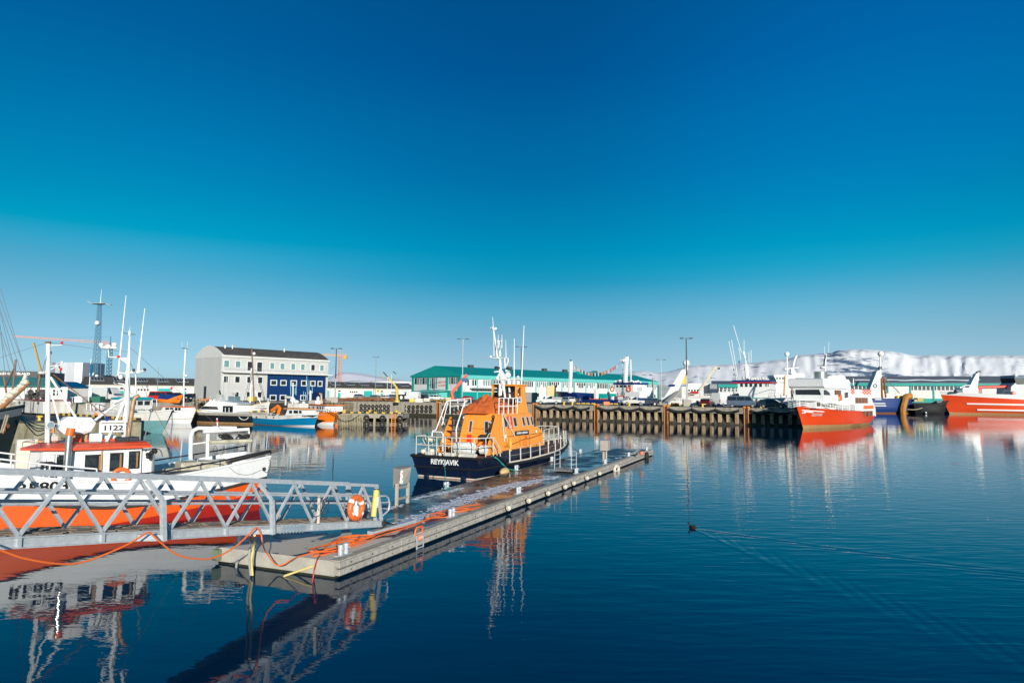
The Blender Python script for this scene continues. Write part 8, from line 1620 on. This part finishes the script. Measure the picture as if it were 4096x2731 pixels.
pxbox(t, 2356, 2428, 1600, 1614, Y * .5, 2, RDK, 'red_pipework'); pxtube(t, [(2385, 1600), (2386, 1556)], 0, .6, WHITE2, 'derrick_post'); pxtube(t, [(2440, 1612), (2433, 1568)], 0, .35, WHITE2, 'post'); pxbox(t, 2444, 2452, 1585, 1614, Y, 2, WHITE2, 'post_box')
pxbox(t, 2464, 2560, 1566, 1616, Y, 5.2, WHITE2, 'house'); pxbox(t, 2460, 2535, 1535, 1566, Y, 5.0, WHITE2, 'wheelhouse'); pxbox(t, 2457, 2536, 1530, 1537, Y, 5.2, DBLUE, 'wheelhouse_roof', .05, ov=.2); pxbox(t, 2535, 2570, 1548, 1600, Y * .8, 4, WHITE2, 'after_house')
for a0, a1 in ((2466, 2474), (2479, 2490), (2495, 2507), (2512, 2523)): pxwin(t, a0, a1, 1540, 1549, Y)
for i in range(3): pxwin(t, 2470 + i * 13, 2473 + i * 13, 1571, 1580, Y)
pxbox(t, 2466, 2497, 1582, 1613, Y * 1.1, .4, RDK, 'red_frame'); pxbox(t, 2470, 2492, 1586, 1602, Y * 1.13, .4, WHITE2, 'frame_board'); ring_buoy(t, lp(t, 2516, 1556, 'y', Y * 1.04), (0, 1, 0), .5); ring_buoy(t, lp(t, 2449, 1556, 'y', Y * 1.04), (0, 1, 0), .5)
for px, py in ((2397, 1605), (2447, 1608), (2484, 1608)): g = MB(smooth=True); g.sph(lp(t, px, py, 'y', Y * 1.3), .42, 10, 8); g.build('orange_buoy', ORANGE, t)
m2 = pxtube(t, [(2502, 1530), (2504, 1470), (2508, 1425)], 0, .5, WHITE2, 'mast'); pxbox(t, 2490, 2509, 1437, 1448, 0, 1.2, WHITE2, 'crow_nest', .2).parent = m2
for py, w_ in ((1452, 20), (1478, 22), (1502, 20)): pxtube(t, [(2506 - w_, py), (2506 + w_ * 1.1, py)], 0, .07, WHITE2, 'yard', m2)
pxtube(t, [(2524, 1530), (2523, 1438)], 0, .14, WHITE2, 'pole', m2); pxtube(t, [(2489, 1530), (2490, 1452)], 0, .05, WHITE2, 'pole', m2); pxtube(t, [(2506, 1428), (2507, 1423)], 0, .22, DARKM, 'mast_head', m2); 
for i in range(12): g = MB(smooth=True); g.sph(lp(t, 2462 + i * 9, 1524 + 5 * hash2(i, 4), 'y', random.uniform(-1.5, 1.5)), random.uniform(.2, .5), 7, 5); g.build('roof_dome', WHITE2, t)
a_, b_ = lp(t, 2284, 1452, 'y', 0), lp(t, 2480, 1450, 'y', 0); g = MB(smooth=True); LN = [a_ + (b_ - a_) * (i / 30) - V(0, 0, 2.4 * 4 * (i / 30) * (1 - i / 30)) for i in range(31)]; g.tube(LN, .03, 4); ln_ = g.build('bunting_line', ROPE, t)
FC = [mat('flag_red', ''), DBLUE, WHITE2, YELLOW, mat('flag_orange', (.8, .25, .05), .7)]
for i in range(2, 29): p = LN[i]; g = MB(); d = (LN[i + 1] - p) * .62; g.rings([[p, p + d, p + d - V(0, 0, .75), p - V(0, 0, .75)], [q_ + V(0, .02, 0) for q_ in (p, p + d, p + d - V(0, 0, .75), p - V(0, 0, .75))]]); g.build('pennant', FC[int(hash2(i, 9) * 5)], ln_)
t = boat_d('trawler', 'white stern trawler with sloping gantry legs and a gangway down to the pier', 'trawler', 2655, 147, 2905, 143); L = prop(t); zs_ = [(0, 4.6), (.6, 4.6), (1, 6.0)]
h = Hull(L + 4, 9, zs_, [(-.5, 2, 1), (3.25, 3, 0), (lambda u: interp(zs_, u), 1, 0)], ts=.95, tw=.9, rake=3, bp=3.5, wp=2.5, keel=-.5); h.build(t, [WHITE, DBLUE]); h.deck(t, mat('deck_grey', ''), .3); s = near_side(t); Y = s * 3.6
for yy in (Y, Y * .55): pxprism(t, P((2655, 1592), (2728, 1478), (2742, 1476), (2745, 1490), (2700, 1592)), yy, .9, WHITE, 'gantry_leg'); pxprism(t, P((2670, 1546), (2676, 1537), (2702, 1537), (2698, 1546)), yy + s * .03, .05, DBLUE, 'blue_band')
pxprism(t, P((2728, 1535), (2738, 1492), (2748, 1492), (2748, 1535)), Y * .5, 2, YELLOW, 'yellow_post'); g = MB(smooth=True); g.torus(lp(t, 2737, 1493, 'y', Y * .6), (0, 1, 0), .4, .2, 12, 6); g.build('block', YELLOW, t); mm_ = pxtube(t, [(2745, 1480), (2746, 1466)], 0, .35, WHITE2, 'mast'); dome(mm_, lp(t, 2745, 1452, 'y', 0), .74)
pxbox(t, 2725, 2750, 1545, 1600, Y * .9, 3, TARN, 'post_house'); pxprism(t, P((2796, 1560), (2862, 1463), (2872, 1468), (2806, 1560)), Y * .4, .8, mat('cream_crane', (.62, .55, .42), .6), 'deck_crane'); pxtube(t, [(2875, 1470), (2876, 1477)], Y * .4, .2, DARKM, 'crane_hook'); pxbox(t, 2760, 2795, 1565, 1573, Y * .9, 2.2, REDP, 'red_dinghy', .25); pxbox(t, 2752, 2850, 1533, 1590, Y * .3, 2, WHITE, 'deckhouse'); pxbox(t, 2836, 2872, 1534, 1571, Y * .8, 2, mat('dark_rack', (.03, .05, .09), .6), 'rack')
for i in range(4): pxbox(t, 2839, 2868, 1537 + i * 5, 1539 + i * 5, Y * .84, .3, WHITE2, 'rack_tube', .02)
stack_windows(t, 2754, 2800, 4, 1557, 1565, Y * .3 + s * .02, .5); rails(t, [lp(t, px, 1592, 'y', Y * 1.12) for px in (2755, 2800, 2850, 2895)], .85, TARN, .07, post=1.0); q = lp(t, 2728, 1598, 'y', s * 4.4); text('name_lettering', 'BRETTINGUR', .75, mat('grey_letters', (.35, .35, .37), .6), t, (q.x, s * 4.46, q.z), (R(90), 0, R(180 if s > 0 else 0)), bold=.01); g = MB(); g.bar(lp(t, 2657, 1617, 'y', s * 13), lp(t, 2716, 1565, 'y', s * 3.8), .9, .35); g.build('boarding_ramp', TIMBER, t)
pxwin(t, 2786, 2795, 1601, 1621, s * 4.55, DARKM, 'hull_door')
t = boat_d('fishing_boat', 'white and blue fishing vessel with blue and red wheelhouse roof behind the vans', 'fishing boat', 2880, 142, 3200, 134); L = prop(t); zs_ = [(0, 5.2), (.45, 4.5), (1, 4.9)]
h = Hull(L, 8, zs_, [(-.5, 4, 1), ([(0, 3.3), (.5, 3.4), (1, 4.3)], 2, 0), (lambda u: interp(zs_, u), 1, 0)], rake=3, bp=3, wp=2.2, keel=-.5); h.build(t, [WHITE, DBLUE]); h.deck(t, mat('deck_grey', ''), .2); s = near_side(t); Y = s * 3.0
pxprism(t, P((2958, 1590), (2950, 1535), (3082, 1535), (3072, 1590)), Y, 6, WHITE2, 'wheelhouse'); pxprism(t, P((2926, 1531), (2930, 1520), (3080, 1520), (3086, 1529)), Y * 1.06, 6.4, DBLUE, 'wheelhouse_roof'); pxprism(t, P((2926, 1532), (2928, 1529), (3086, 1527), (3086, 1531)), Y * 1.08, 6.5, REDP, 'roof_stripe')
for a0 in (2961, 2980, 2998, 3018, 3037): pxwin(t, a0, a0 + 11, 1535, 1547, Y)
for a0 in (3060, 3066, 3072): pxwin(t, a0, a0 + 3, 1534, 1546, Y)
q = lp(t, 2940, 1515, 'y', Y); text('number', '2449', .62, mat('grey_letters', ''), t, (q.x, Y, q.z), (R(90), 0, R(180 if s > 0 else 0)), bold=.012); rails(t, [lp(t, px, 1574, 'y', Y) for px in (2890, 2955)], .9, WHITE2, .06, post=.9); rails(t, [lp(t, px, 1592, 'y', Y) for px in (3078, 3170)], 1.0, TARN, .06, post=1.2)
m_ = pxtube(t, [(2990, 1520), (2984, 1462)], 0, .38, WHITE2, 'mast'); pxtube(t, [(2984, 1462), (2982, 1438), (2975, 1408)], 0, .16, WHITE2, 'upper_mast', m_); pxbox(t, 2972, 2981, 1406, 1420, .2, .5, WHITE2, 'mast_box').parent = m_
for py, a0, a1 in ((1461, 2970, 3015), (1477, 2960, 3003)): pxtube(t, [(a0, py), (a1, py)], 0, .12, WHITE2, 'yard', m_)
for a_, b_ in (((2966, 1410), (2934, 1302)), ((2976, 1405), (2976, 1360)), ((2945, 1505), (2915, 1365)), ((2950, 1505), (2926, 1360)), ((2964, 1440), (2955, 1390)), ((2996, 1450), (2995, 1408)), ((3004, 1450), (3004, 1400))): pxtube(t, [a_, b_], 0, .06, WHITE2, 'antenna', m_)
for px, py in ((2935, 1475), (2936, 1495), (2956, 1442), (2984, 1434), (2957, 1448)): pxtube(t, [(px, py), (px, py + 6)], 0, .10, DARKM, 'signal_lamp', m_)
pxtube(t, [(2946, 1520), (2940, 1460)], .3, .16, WHITE2, 'side_mast', m_); 
for i in range(9): g = MB(smooth=True); g.sph(lp(t, 2975 + i * 11, 1512 + 5 * hash2(i, 8), 'y', random.uniform(-1, 1)), random.uniform(.2, .45), 7, 5); g.build('roof_dome', TARN, t)
t = boat_d('trawler', 'grey white trawler with tall wheelhouse and two domes behind the tour boat bow', 'trawler', 3060, 160, 3330, 158); L = prop(t); zs_ = [(0, 5.0), (1, 5.4)]; h = Hull(L, 9, zs_, [(-.5, 4, 0), (lambda u: interp(zs_, u), 1, 0)], rake=2, bp=3, keel=-.5); h.build(t, [WHITE]); h.deck(t, mat('deck_grey', ''), .2); s = near_side(t); Y = s * 3
pxprism(t, P((3100, 1600), (3105, 1520), (3098, 1508), (3182, 1508), (3182, 1600)), Y, 6, WHITE, 'wheelhouse'); stack_windows(t, 3105, 3140, 3, 1509, 1517, Y, .55); pxbox(t, 3095, 3185, 1499, 1508, Y * 1.05, 6.3, WHITE, 'bridge_roof'); q = lp(t, 3124, 1529, 'y', Y); text('number', '1868', .7, mat('grey_letters', ''), t, (q.x, Y + s * .04, q.z), (R(90), 0, R(180 if s > 0 else 0)), bold=.01); m_ = pxtube(t, [(3148, 1500), (3148, 1425)], 0, .16, WHITE2, 'dome_mast'); dome(m_, lp(t, 3148, 1416, 'y', 0), .56); dome(m_, lp(t, 3143, 1476, 'y', .5), .52); pxprism(t, P((3162, 1502), (3166, 1474), (3174, 1472), (3190, 1502)), 0, 1.0, WHITE, 'mast_foot'); pxtube(t, [(3172, 1470), (3178, 1440), (3187, 1422)], 0, .24, WHITE2, 'mast'); pxtube(t, [(3150, 1474), (3196, 1470)], 0, .12, WHITE2, 'yard'); pxtube(t, [(3138, 1580), (3141, 1500)], Y * 1.05, .18, mat('peach_roof', ''), 'pipe'); pxbox(t, 3165, 3220, 1492, 1512, Y * .5, 2, WHITE, 'funnel_house', .2)
# ================================================================== vehicles on the quays
TYRE = mat('tyre_black', (.015, .015, .015), .8); RIM = mat('rim', (.45, .45, .46), .35, .6); HLMP = mat('headlight', (.75, .76, .74), .15); TLMP = mat('tail_light', (.45, .015, .01), .3); BUMP = mat('bumper_grey', (.035, .035, .04), .6); PLATE = mat('number_plate', (.72, .72, .70), .5)
KIND = {  # length, width, lower body outline, cab outline (x forward), wheel positions
 'hatch': (4.1, 1.74, [(-2.0, .32), (-2.05, .75), (-1.9, .95), (1.0, .98), (1.9, .78), (2.03, .5), (1.98, .32)], [(-1.98, .93), (-1.65, 1.42), (-.2, 1.50), (.35, 1.44), (1.15, .96)], 1.25, .31),
 'estate': (4.6, 1.8, [(-2.3, .34), (-2.32, .8), (-2.2, .98), (1.1, 1.0), (2.1, .82), (2.28, .52), (2.22, .34)], [(-2.22, .96), (-1.95, 1.46), (-.2, 1.52), (.4, 1.46), (1.25, .98)], 1.4, .32),
 'suv': (4.6, 1.86, [(-2.25, .42), (-2.3, .9), (-2.15, 1.12), (1.15, 1.14), (2.1, .98), (2.28, .6), (2.2, .42)], [(-2.18, 1.1), (-1.95, 1.68), (-.1, 1.76), (.45, 1.7), (1.2, 1.12)], 1.4, .37),
 'van': (5.0, 1.92, [(-2.45, .36), (-2.5, 1.05), (1.6, 1.12), (2.35, .92), (2.48, .55), (2.4, .36)], [(-2.48, 1.04), (-2.38, 1.86), (-2.2, 1.95), (.95, 1.95), (1.25, 1.84), (1.8, 1.08)], 1.6, .34),
 'big_van': (5.9, 2.0, [(-2.9, .4), (-2.95, 1.15), (1.95, 1.25), (2.7, 1.05), (2.92, .6), (2.85, .4)], [(-2.93, 1.14), (-2.9, 2.5), (-2.75, 2.62), (1.1, 2.6), (1.5, 2.35), (2.2, 1.2)], 1.9, .36),
 'pickup': (5.2, 1.85, [(-2.6, .5), (-2.6, 1.05), (1.3, 1.1), (2.35, 1.0), (2.55, .62), (2.5, .5)], [(-.95, 1.08), (-.85, 1.72), (-.6, 1.78), (.8, 1.78), (1.5, 1.1)], 1.6, .37)}
def car(kind, name, label, cat, px, py, col, rz, group, glassband=True, z=None, sc=1.0):
    L, Wd, low, cab, wx, wr = KIND[kind]; q = onz(px, py, GZ if z is None else z); t = thing(name, label, cat, q, R(rz), group); t.scale = (sc, sc, sc)
    m = mat('car_' + name + str(len(MATS)), col, .28, .1, var=.06, scale=1.5, dirt=.12, dcol=(.10, .09, .08)); hw = Wd / 2
    g = MB(); g.rings([[V(x * (.985 if abs(y) < 1 and abs(y) > .95 else 1), y * hw, z_ + (0 if abs(y) < .95 else (.03 if z_ < .5 else -.03))) for x, z_ in low] for y in (-1.0, -.94, .94, 1.0)]); g.build('body', m, t)
    g = MB(); top = max(z_ for _, z_ in cab); cy = lambda z_: hw * (.97 - .13 * (z_ - cab[0][1]) / (top - cab[0][1])); g.rings([[V(x, -cy(z_), z_) for x, z_ in cab], [V(x, cy(z_), z_) for x, z_ in cab]]); g.build('cabin', m, t)
    zl = cab[0][1] + .06; zh = top - .10 if 'van' not in kind else top - .16; z0 = zl if kind != 'big_van' else 1.35; z0 = 1.2 if kind == 'van' else z0
    xf = lambda z_: interp(sorted([(z__, x_) for x_, z__ in cab[len(cab) // 2:]]), z_); xa = lambda z_: interp(sorted([(z__, x_) for x_, z__ in cab[:len(cab) // 2 + 1]]), z_)
    rear = xa(z0) + .12 if kind != 'big_van' else 1.0
    for s in (-1, 1):
        xs = [rear, rear + (xf(z0) - rear) * .36, rear + (xf(z0) - rear) * .68, xf(z0) - .16]
        if kind in ('big_van', 'pickup'): xs = [xs[0], xs[2], xs[3]] if kind == 'pickup' else [xs[0], xs[3]]
        for a_, b_ in zip(xs, xs[1:]):
            k_ = (b_ - rear) / max(.1, xf(z0) - rear); bt = min(b_, xf(zh) - .08) ; at_ = max(a_ + .04, xa(zh) + .06 if a_ == rear else a_ + .04)
            if bt - at_ < .1: bt = at_ + .1
            g = MB(); f = [V(a_ + .04, s * (cy(z0) + .012), z0), V(b_ - .04, s * (cy(z0) + .012), z0), V(bt - .03, s * (cy(zh) + .012), zh), V(at_, s * (cy(zh) + .012), zh)]; g.rings([f, [p - V(0, s * .03, 0) for p in f]]); g.build('side_window', GLASS, t)
    f = [V(xf(zl) + .02, y * cy(zl) * .92, zl) for y in (-1, 1)] + [V(xf(zh) + .02, y * cy(zh) * .9, zh) for y in (1, -1)]; g = MB(); g.rings([f, [p - V(.05, 0, 0) for p in f]]); g.build('windscreen', GLASS, t)
    if kind != 'big_van': f = [V(xa(zl + .1) - .02, y * cy(zl) * .9, zl + .1) for y in (-1, 1)] + [V(xa(zh) - .02, y * cy(zh) * .88, zh) for y in (1, -1)]; g = MB(); g.rings([f, [p + V(.05, 0, 0) for p in f]]); g.build('rear_window', GLASS, t)
    for x in (-wx, wx):
        for s in (-1, 1):
            g = MB(smooth=True); g.tube([(x, s * (hw - .2), wr), (x, s * (hw - .02), wr), (x, s * (hw + .015), wr)], [wr, wr, wr * .9], 16); w = g.build('wheel', TYRE, t); g = MB(smooth=True); g.tube([(x, s * (hw - .1), wr), (x, s * (hw + .03), wr)], wr * .62, 12); g.build('rim', RIM, w)
    xe, xb = max(x for x, _ in low), min(x for x, _ in low)
    for s in (-1, 1):
        g = MB(); g.bbox((xe - .22, s * hw * .72 - .18, .62 * wr / .33), (xe + .0, s * hw * .72 + .18, .80 * wr / .33), .03); g.build('headlight', HLMP, t)
        h_ = .5 if 'van' in kind else .2; g = MB(); g.bbox((xb - .02, s * hw * .9 - .09, .82), (xb + .12, s * hw * .9 + .09, .82 + h_), .02); g.build('tail_light', TLMP, t)
    g = MB(); g.bbox((xe - .12, -hw * .95, .36), (xe + .06, hw * .95, .56), .05); g.build('bumper', BUMP, t); g = MB(); g.bbox((xb - .06, -hw * .95, .38), (xb + .12, hw * .95, .58), .05); g.build('bumper', BUMP, t)
    for x in (xe + .065, xb - .065): g = MB(); g.box((x - .01, -.26, .44), (x + .01, .26, .55)); g.build('number_plate', PLATE, t)
    return t
QC, PC = 'vehicles parked on the far quay', 'vehicles parked on the pier'
car('van', 'parked_van', 'red van parked on the quay in front of the turquoise doors', 'van', 652, 1609, (.55, .02, .015), -20, QC)
car('suv', 'parked_car', 'black off-roader half hidden by the red van', 'car', 702, 1606, (.012, .013, .016), -30, QC); car('estate', 'parked_car', 'dark car between the red van and the grey building', 'car', 742, 1606, (.02, .022, .028), -25, QC); car('hatch', 'parked_car', 'pale blue car behind the masts at the left', 'car', 462, 1604, (.16, .22, .30), -75, QC)
car('big_van', 'parked_van', 'white camper van beside the turquoise door at the left', 'van', 432, 1604, (.68, .68, .66), -15, QC)
car('suv', 'parked_car', 'silver grey estate leftmost of the cars above the left tyre cluster', 'car', 1440, 1594, (.13, .14, .15), -5, QC); car('estate', 'parked_car', 'dark grey saloon second of the cars above the left tyre cluster', 'car', 1492, 1597, (.09, .09, .09), 170, QC); car('hatch', 'parked_car', 'white hatchback third of the cars left of the yellow crane', 'car', 1532, 1597, (.70, .70, .68), 150, QC); car('suv', 'parked_car', 'dark car just left of the yellow crane', 'car', 1564, 1597, (.02, .022, .03), -160, QC)
jp = car('suv', 'parked_car', 'black off-roader with white spare wheel cover right of the yellow crane', 'car', 1604, 1602, (.014, .014, .015), 100, QC); g = MB(smooth=True); g.tube([(-2.35, 0, .95), (-2.5, 0, .95)], .38, 16); g.build('spare_wheel', WHITE2, jp)
car('big_van', 'parked_van', 'white panel van right of the yellow crane', 'van', 1642, 1601, (.74, .74, .73), 165, QC); car('van', 'parked_van', 'low white van behind the white panel van', 'van', 1690, 1595, (.72, .72, .71), 175, QC); car('suv', 'parked_car', 'black car between the white panel van and the white off-roader', 'car', 1682, 1601, (.013, .014, .017), 170, QC); car('suv', 'parked_car', 'white off-roader in front of the fish hall entrance', 'car', 1748, 1602, (.74, .74, .73), -8, QC); car('hatch', 'parked_car', 'bright red car between the lamp post and the rescue boat ladder', 'car', 1864, 1603, (.6, .015, .01), 160, QC)
def flatbed(name, label, px, py, rz, col, group, dcab=False):
    t = car('pickup', name, label, 'pickup', px, py, col, rz, group); g = MB(); g.bbox((-2.75, -1.0, 1.02), (-.95, 1.0, 1.14), .03)
    for s in (-.98, .94): g.box((-2.75, s, 1.14), (-.95, s + .04, 1.5))
    g.box((-2.75, -.98, 1.14), (-2.71, .98, 1.5)); g.build('load_bed', mat('bed_grey', (.36, .36, .36), .6) if not dcab else DBLUE, t); return t
flatbed('parked_pickup', 'white flatbed truck leftmost of the vehicles on the pier', 2195, 1617, 172, (.68, .68, .66), PC); car('hatch', 'parked_car', 'silver white car half behind the flatbed truck', 'car', 2228, 1613, (.6, .6, .6), 100, PC); car('hatch', 'parked_car', 'white hatchback seen from behind beside the tanker bow', 'car', 2268, 1615, (.72, .72, .72), 118, PC, sc=1.05)
dc = flatbed('parked_pickup', 'white double cab pickup with blue load bed on the pier', 2524, 1621, 205, (.62, .60, .56), PC, True); car('estate', 'parked_car', 'dark blue estate car right of the white double cab pickup', 'car', 2586, 1621, (.012, .02, .04), 190, PC)
for i, (px, lb, c) in enumerate(((2600, 'silver car in the back row beside the fish hall corner', (.3, .31, .33)), (2622, 'dark car in the back row left of the white trawler stern', (.02, .02, .025)), (2646, 'grey off-roader in the back row against the white trawler stern', (.16, .17, .18)))): q = car('suv', 'parked_car', lb, 'car', px, 1597, c, 80 + 20 * i, QC)
car('estate', 'parked_car', 'dark red estate car seen from behind left of the big white van', 'car', 2830, 1627, (.10, .012, .018), 62, PC); car('big_van', 'parked_van', 'big white delivery van seen from behind on the pier', 'van', 2893, 1625, (.74, .74, .72), 45, PC); car('van', 'parked_van', 'slate blue passenger van on the pier above the orange ladder', 'van', 2972, 1630, (.10, .14, .20), -24, PC, sc=1.05); car('estate', 'parked_car', 'dark blue green car nearest the tour boat bow', 'car', 3092, 1632, (.015, .03, .045), -30, PC)
# stacked goods and clutter on the quays
def crate(name, label, cat, px, py, sx, sy, sz, m, rz=0, group=None, z=None):
    q = onz(px, py, GZ if z is None else z); g = MB(); g.bbox((-sx / 2, -sy / 2, 0), (sx / 2, sy / 2, sz), .05)
    for k in range(1, int(sz / .45)): g.box((-sx / 2 - .012, -sy / 2 - .012, k * .45 - .02), (sx / 2 + .012, sy / 2 + .012, k * .45 + .02))
    o = tag(g.build(name, m), label, cat, group); o.location = q; o.rotation_euler = (0, 0, R(rz)); return o
def crate_d(name, label, cat, px, d, w, h_, m, z=GZ): o = crate(name, label, cat, px, 1610, w, w, h_, m); q = at(px, 1600, d); o.location = (q.x, q.y, z); return o
YB = mat('buff_bins', (.62, .50, .26), .7); crate_d('fish_bins', 'tall stack of white fish tubs left of the tanker bow', 'bin stack', 2170, 178, 1.9, 4.0, WALLW); crate_d('fish_bins', 'stack of buff fish tubs touching the tanker bow, left one', 'bin stack', 2198, 178, 1.5, 4.4, YB); crate_d('fish_bins', 'stack of buff fish tubs touching the tanker bow, right one', 'bin stack', 2216, 179, 1.0, 4.5, YB); crate_d('container', 'grey steel container behind the flatbed truck', 'container', 2122, 185, 3.6, 2.6, mat('container_grey', (.24, .25, .25), .6, dirt=.3)); crate_d('skip', 'yellow skip on the quay edge right of the white vans', 'skip', 1650, 160, 1.3, .75, YELLOW); crate_d('crate', 'white fish tub on the quay edge beside the yellow skip', 'crate', 1678, 160, 1.8, .8, WHITE2); crate_d('wheelie_bin', 'dark wheelie bin left of the grey building', 'bin', 765, 140, 1.2, 1.6, BLACK)
g = MB(); a_, b_ = at(1312, 1602, 175), at(1575, 1600, 185)
for i in range(90): f = random.random(); p = a_ + (b_ - a_) * f; p.z = GZ + random.uniform(.05, .75); d = V(random.uniform(.6, 1.6), random.uniform(-.3, .3), random.uniform(-.06, .06)); g.bar(p - d, p + d, .25, .18)
tag(g.build('scrap_pile', RUST), 'long heap of rusty steel beams on the quay above the left tyres', 'scrap', kind='stuff')
g = MB(smooth=True); c0 = at(805, 1604, 118)
for i in range(40): g.torus(V(c0.x + random.uniform(-1.4, 1.4), c0.y + random.uniform(-.6, .6), GZ + random.uniform(0, .7)), (random.uniform(-1, 1), random.uniform(-1, 1), 1.2), random.uniform(.2, .45), .07, 10, 5)
tag(g.build('rope_heap', ROPE), 'heap of tan ropes and nets on the quay left of the grey building corner', 'rope', kind='stuff')
g = MB(smooth=True); [g.sph(at(px, 1600 + random.uniform(-6, 8), 116) , random.uniform(.12, .24), 8, 6) for px in (800, 812, 822, 830, 838)]; tag(g.build('buoy_heap', ORANGE), 'small heap of orange buoys beside the tan ropes', 'buoys', kind='stuff')
for px, z_, lb in ((586, 3.2, 'round grey traffic sign on a post left of the red van'), (684, 2.8, 'round no-parking sign between the turquoise doors')):
    q = at(px, 1605, 175); q.z = GZ; t = thing('traffic_sign', lb, 'sign', q); g = MB(smooth=True); g.tube([(0, 0, 0), (0, 0, z_)], .05, 6); g.build('post', LAMPG, t); g = MB(smooth=True); g.tube([(0, -.08, z_), (0, -.12, z_)], .33, 16); pl = g.build('plate', LAMPG if px < 600 else REDP, t)
q = at(1512, 1600, 165); q.z = GZ; t = thing('traffic_sign', 'yellow triangular give-way sign among the cars left of the yellow crane', 'sign', q); g = MB(smooth=True); g.tube([(0, 0, 0), (0, 0, 2.6)], .05, 6); g.build('post', LAMPG, t); g = MB(); g.prism([(-.5, 2.9), (.5, 2.9), (0, 2.0)], -.12, -.06); g.build('plate', YELLOW, t)
# the duck
DK = mat('duck_brown', (.035, .022, .016), .8, var=.5, scale=20); q = onz(2769, 2112, 0); t = thing('duck', 'small dark duck swimming at the tip of its wake', 'duck', q, R(121)); t.scale = (.72, .72, .72)
g = MB(smooth=True); g.tube([(-.30, 0, .10), (-.22, 0, .07), (-.1, 0, .05), (.05, 0, .05), (.14, 0, .07), (.17, 0, .14), (.17, 0, .20), (.19, 0, .245), (.24, 0, .24), (.27, 0, .23)], [.015, .05, .09, .10, .07, .04, .035, .055, .045, .012], 12); g.build('body', DK, t); g = MB(smooth=True); g.tube([(.265, 0, .228), (.30, 0, .222), (.33, 0, .222)], [.018, .016, .012], 8); g.build('bill', mat('bill', (.12, .09, .03), .6), t)
for s in (-1, 1): g = MB(smooth=True); g.sph((-.06, s * .085, .09), .1, 10, 6, 0, (1.5, .25, .55)); g.build('wing', DK, t)
# ================================================================== small quay-side things that fill the busy strip
for i, (px, py, d, w_, h_, m, lb) in enumerate(((1322, 1598, 172, 1.6, .9, CONC, 'pale concrete block right of the blue-panelled building'), (1795, 1600, 178, 1.4, 1.1, YB, 'buff crate on the quay right of the fish hall entrance'), (1708, 1601, 182, 1.5, .8, WHITE2, 'low white tub between the parked cars and the entrance'), (1832, 1602, 178, 1.6, 1.0, DBLUE, 'dark blue tub below the boom lift'), (2425, 1612, 138, 1.2, .7, ORANGE, 'orange tub on the pier below the tanker house'), (2700, 1620, 132, 1.3, .6, RUST, 'rusty chain heap box beside the lamp post block'), (322, 1608, 112, 1.3, 1.0, WHITE2, 'white tub in front of the blue-roofed shed'), (392, 1608, 116, 1.6, 1.0, mat('green_tub', (.03, .16, .10), .5), 'green tub in front of the camper van'), (1010, 1610, 150, 1.5, 1.0, YELLOW, 'yellow tub at the foot of the grey building'))):
    crate_d('tub', lb, 'tub', px, d, w_, h_, m)
def fence(name, label, px0, px1, d0, d1, h_, m):
    a_, b_ = at(px0, 1600, d0), at(px1, 1600, d1); a_.z = b_.z = GZ; t = thing(name, label, 'railing', a_); n = max(2, int((b_ - a_).length / 2)); g = MB(smooth=True)
    for z in (.5, h_): g.tube([V(0, 0, z), b_ - a_ + V(0, 0, z)], .04, 5)
    for i in range(n + 1): p = (b_ - a_) * (i / n); g.tube([p, p + V(0, 0, h_)], .04, 5)
    g.build('rails', m, t)
fence('quay_railing', 'grey railing in front of the parked cars by the yellow crane', 1386, 1590, 184, 190, 1.1, LAMPG)
fence('quay_railing', 'yellow pipe railing along the quay below the fish hall', 1668, 1860, 160, 150, .6, YELLOW)
fence('quay_railing', 'white railing on the quay behind the black motor yacht', 840, 1000, 140, 150, 1.0, WHITE2)
for i, (px, py, lb) in enumerate(((1345, 1702, 'small orange buoy floating by the orange boat bow'),)):
    q = onz(px, py, .1); g = MB(smooth=True); g.sph((0, 0, 0), .22, 10, 8); o = tag(g.build('buoy', ORANGE), lb, 'buoy'); o.location = q
# mooring lines from the pier to the tour boat and a hawser to the trawler
for pts, lb in (([(3040, 1633, 114.5), (3085, 1644, 112), (3130, 1647, 109), (3165, 1640, 106)], 'upper bow line from the pier to the tour boat'), ([(3100, 1636, 112.5), (3125, 1646, 110), (3150, 1648, 107.5), (3175, 1641, 105.5)], 'lower bow line from the pier to the tour boat')):
    g = MB(smooth=True); g.tube(curve([at(*p) for p in pts], 4), .05, 5); tag(g.build('mooring_line', mat('grey_green_rope', '')), lb, 'rope', 'bow lines of the tour boat')
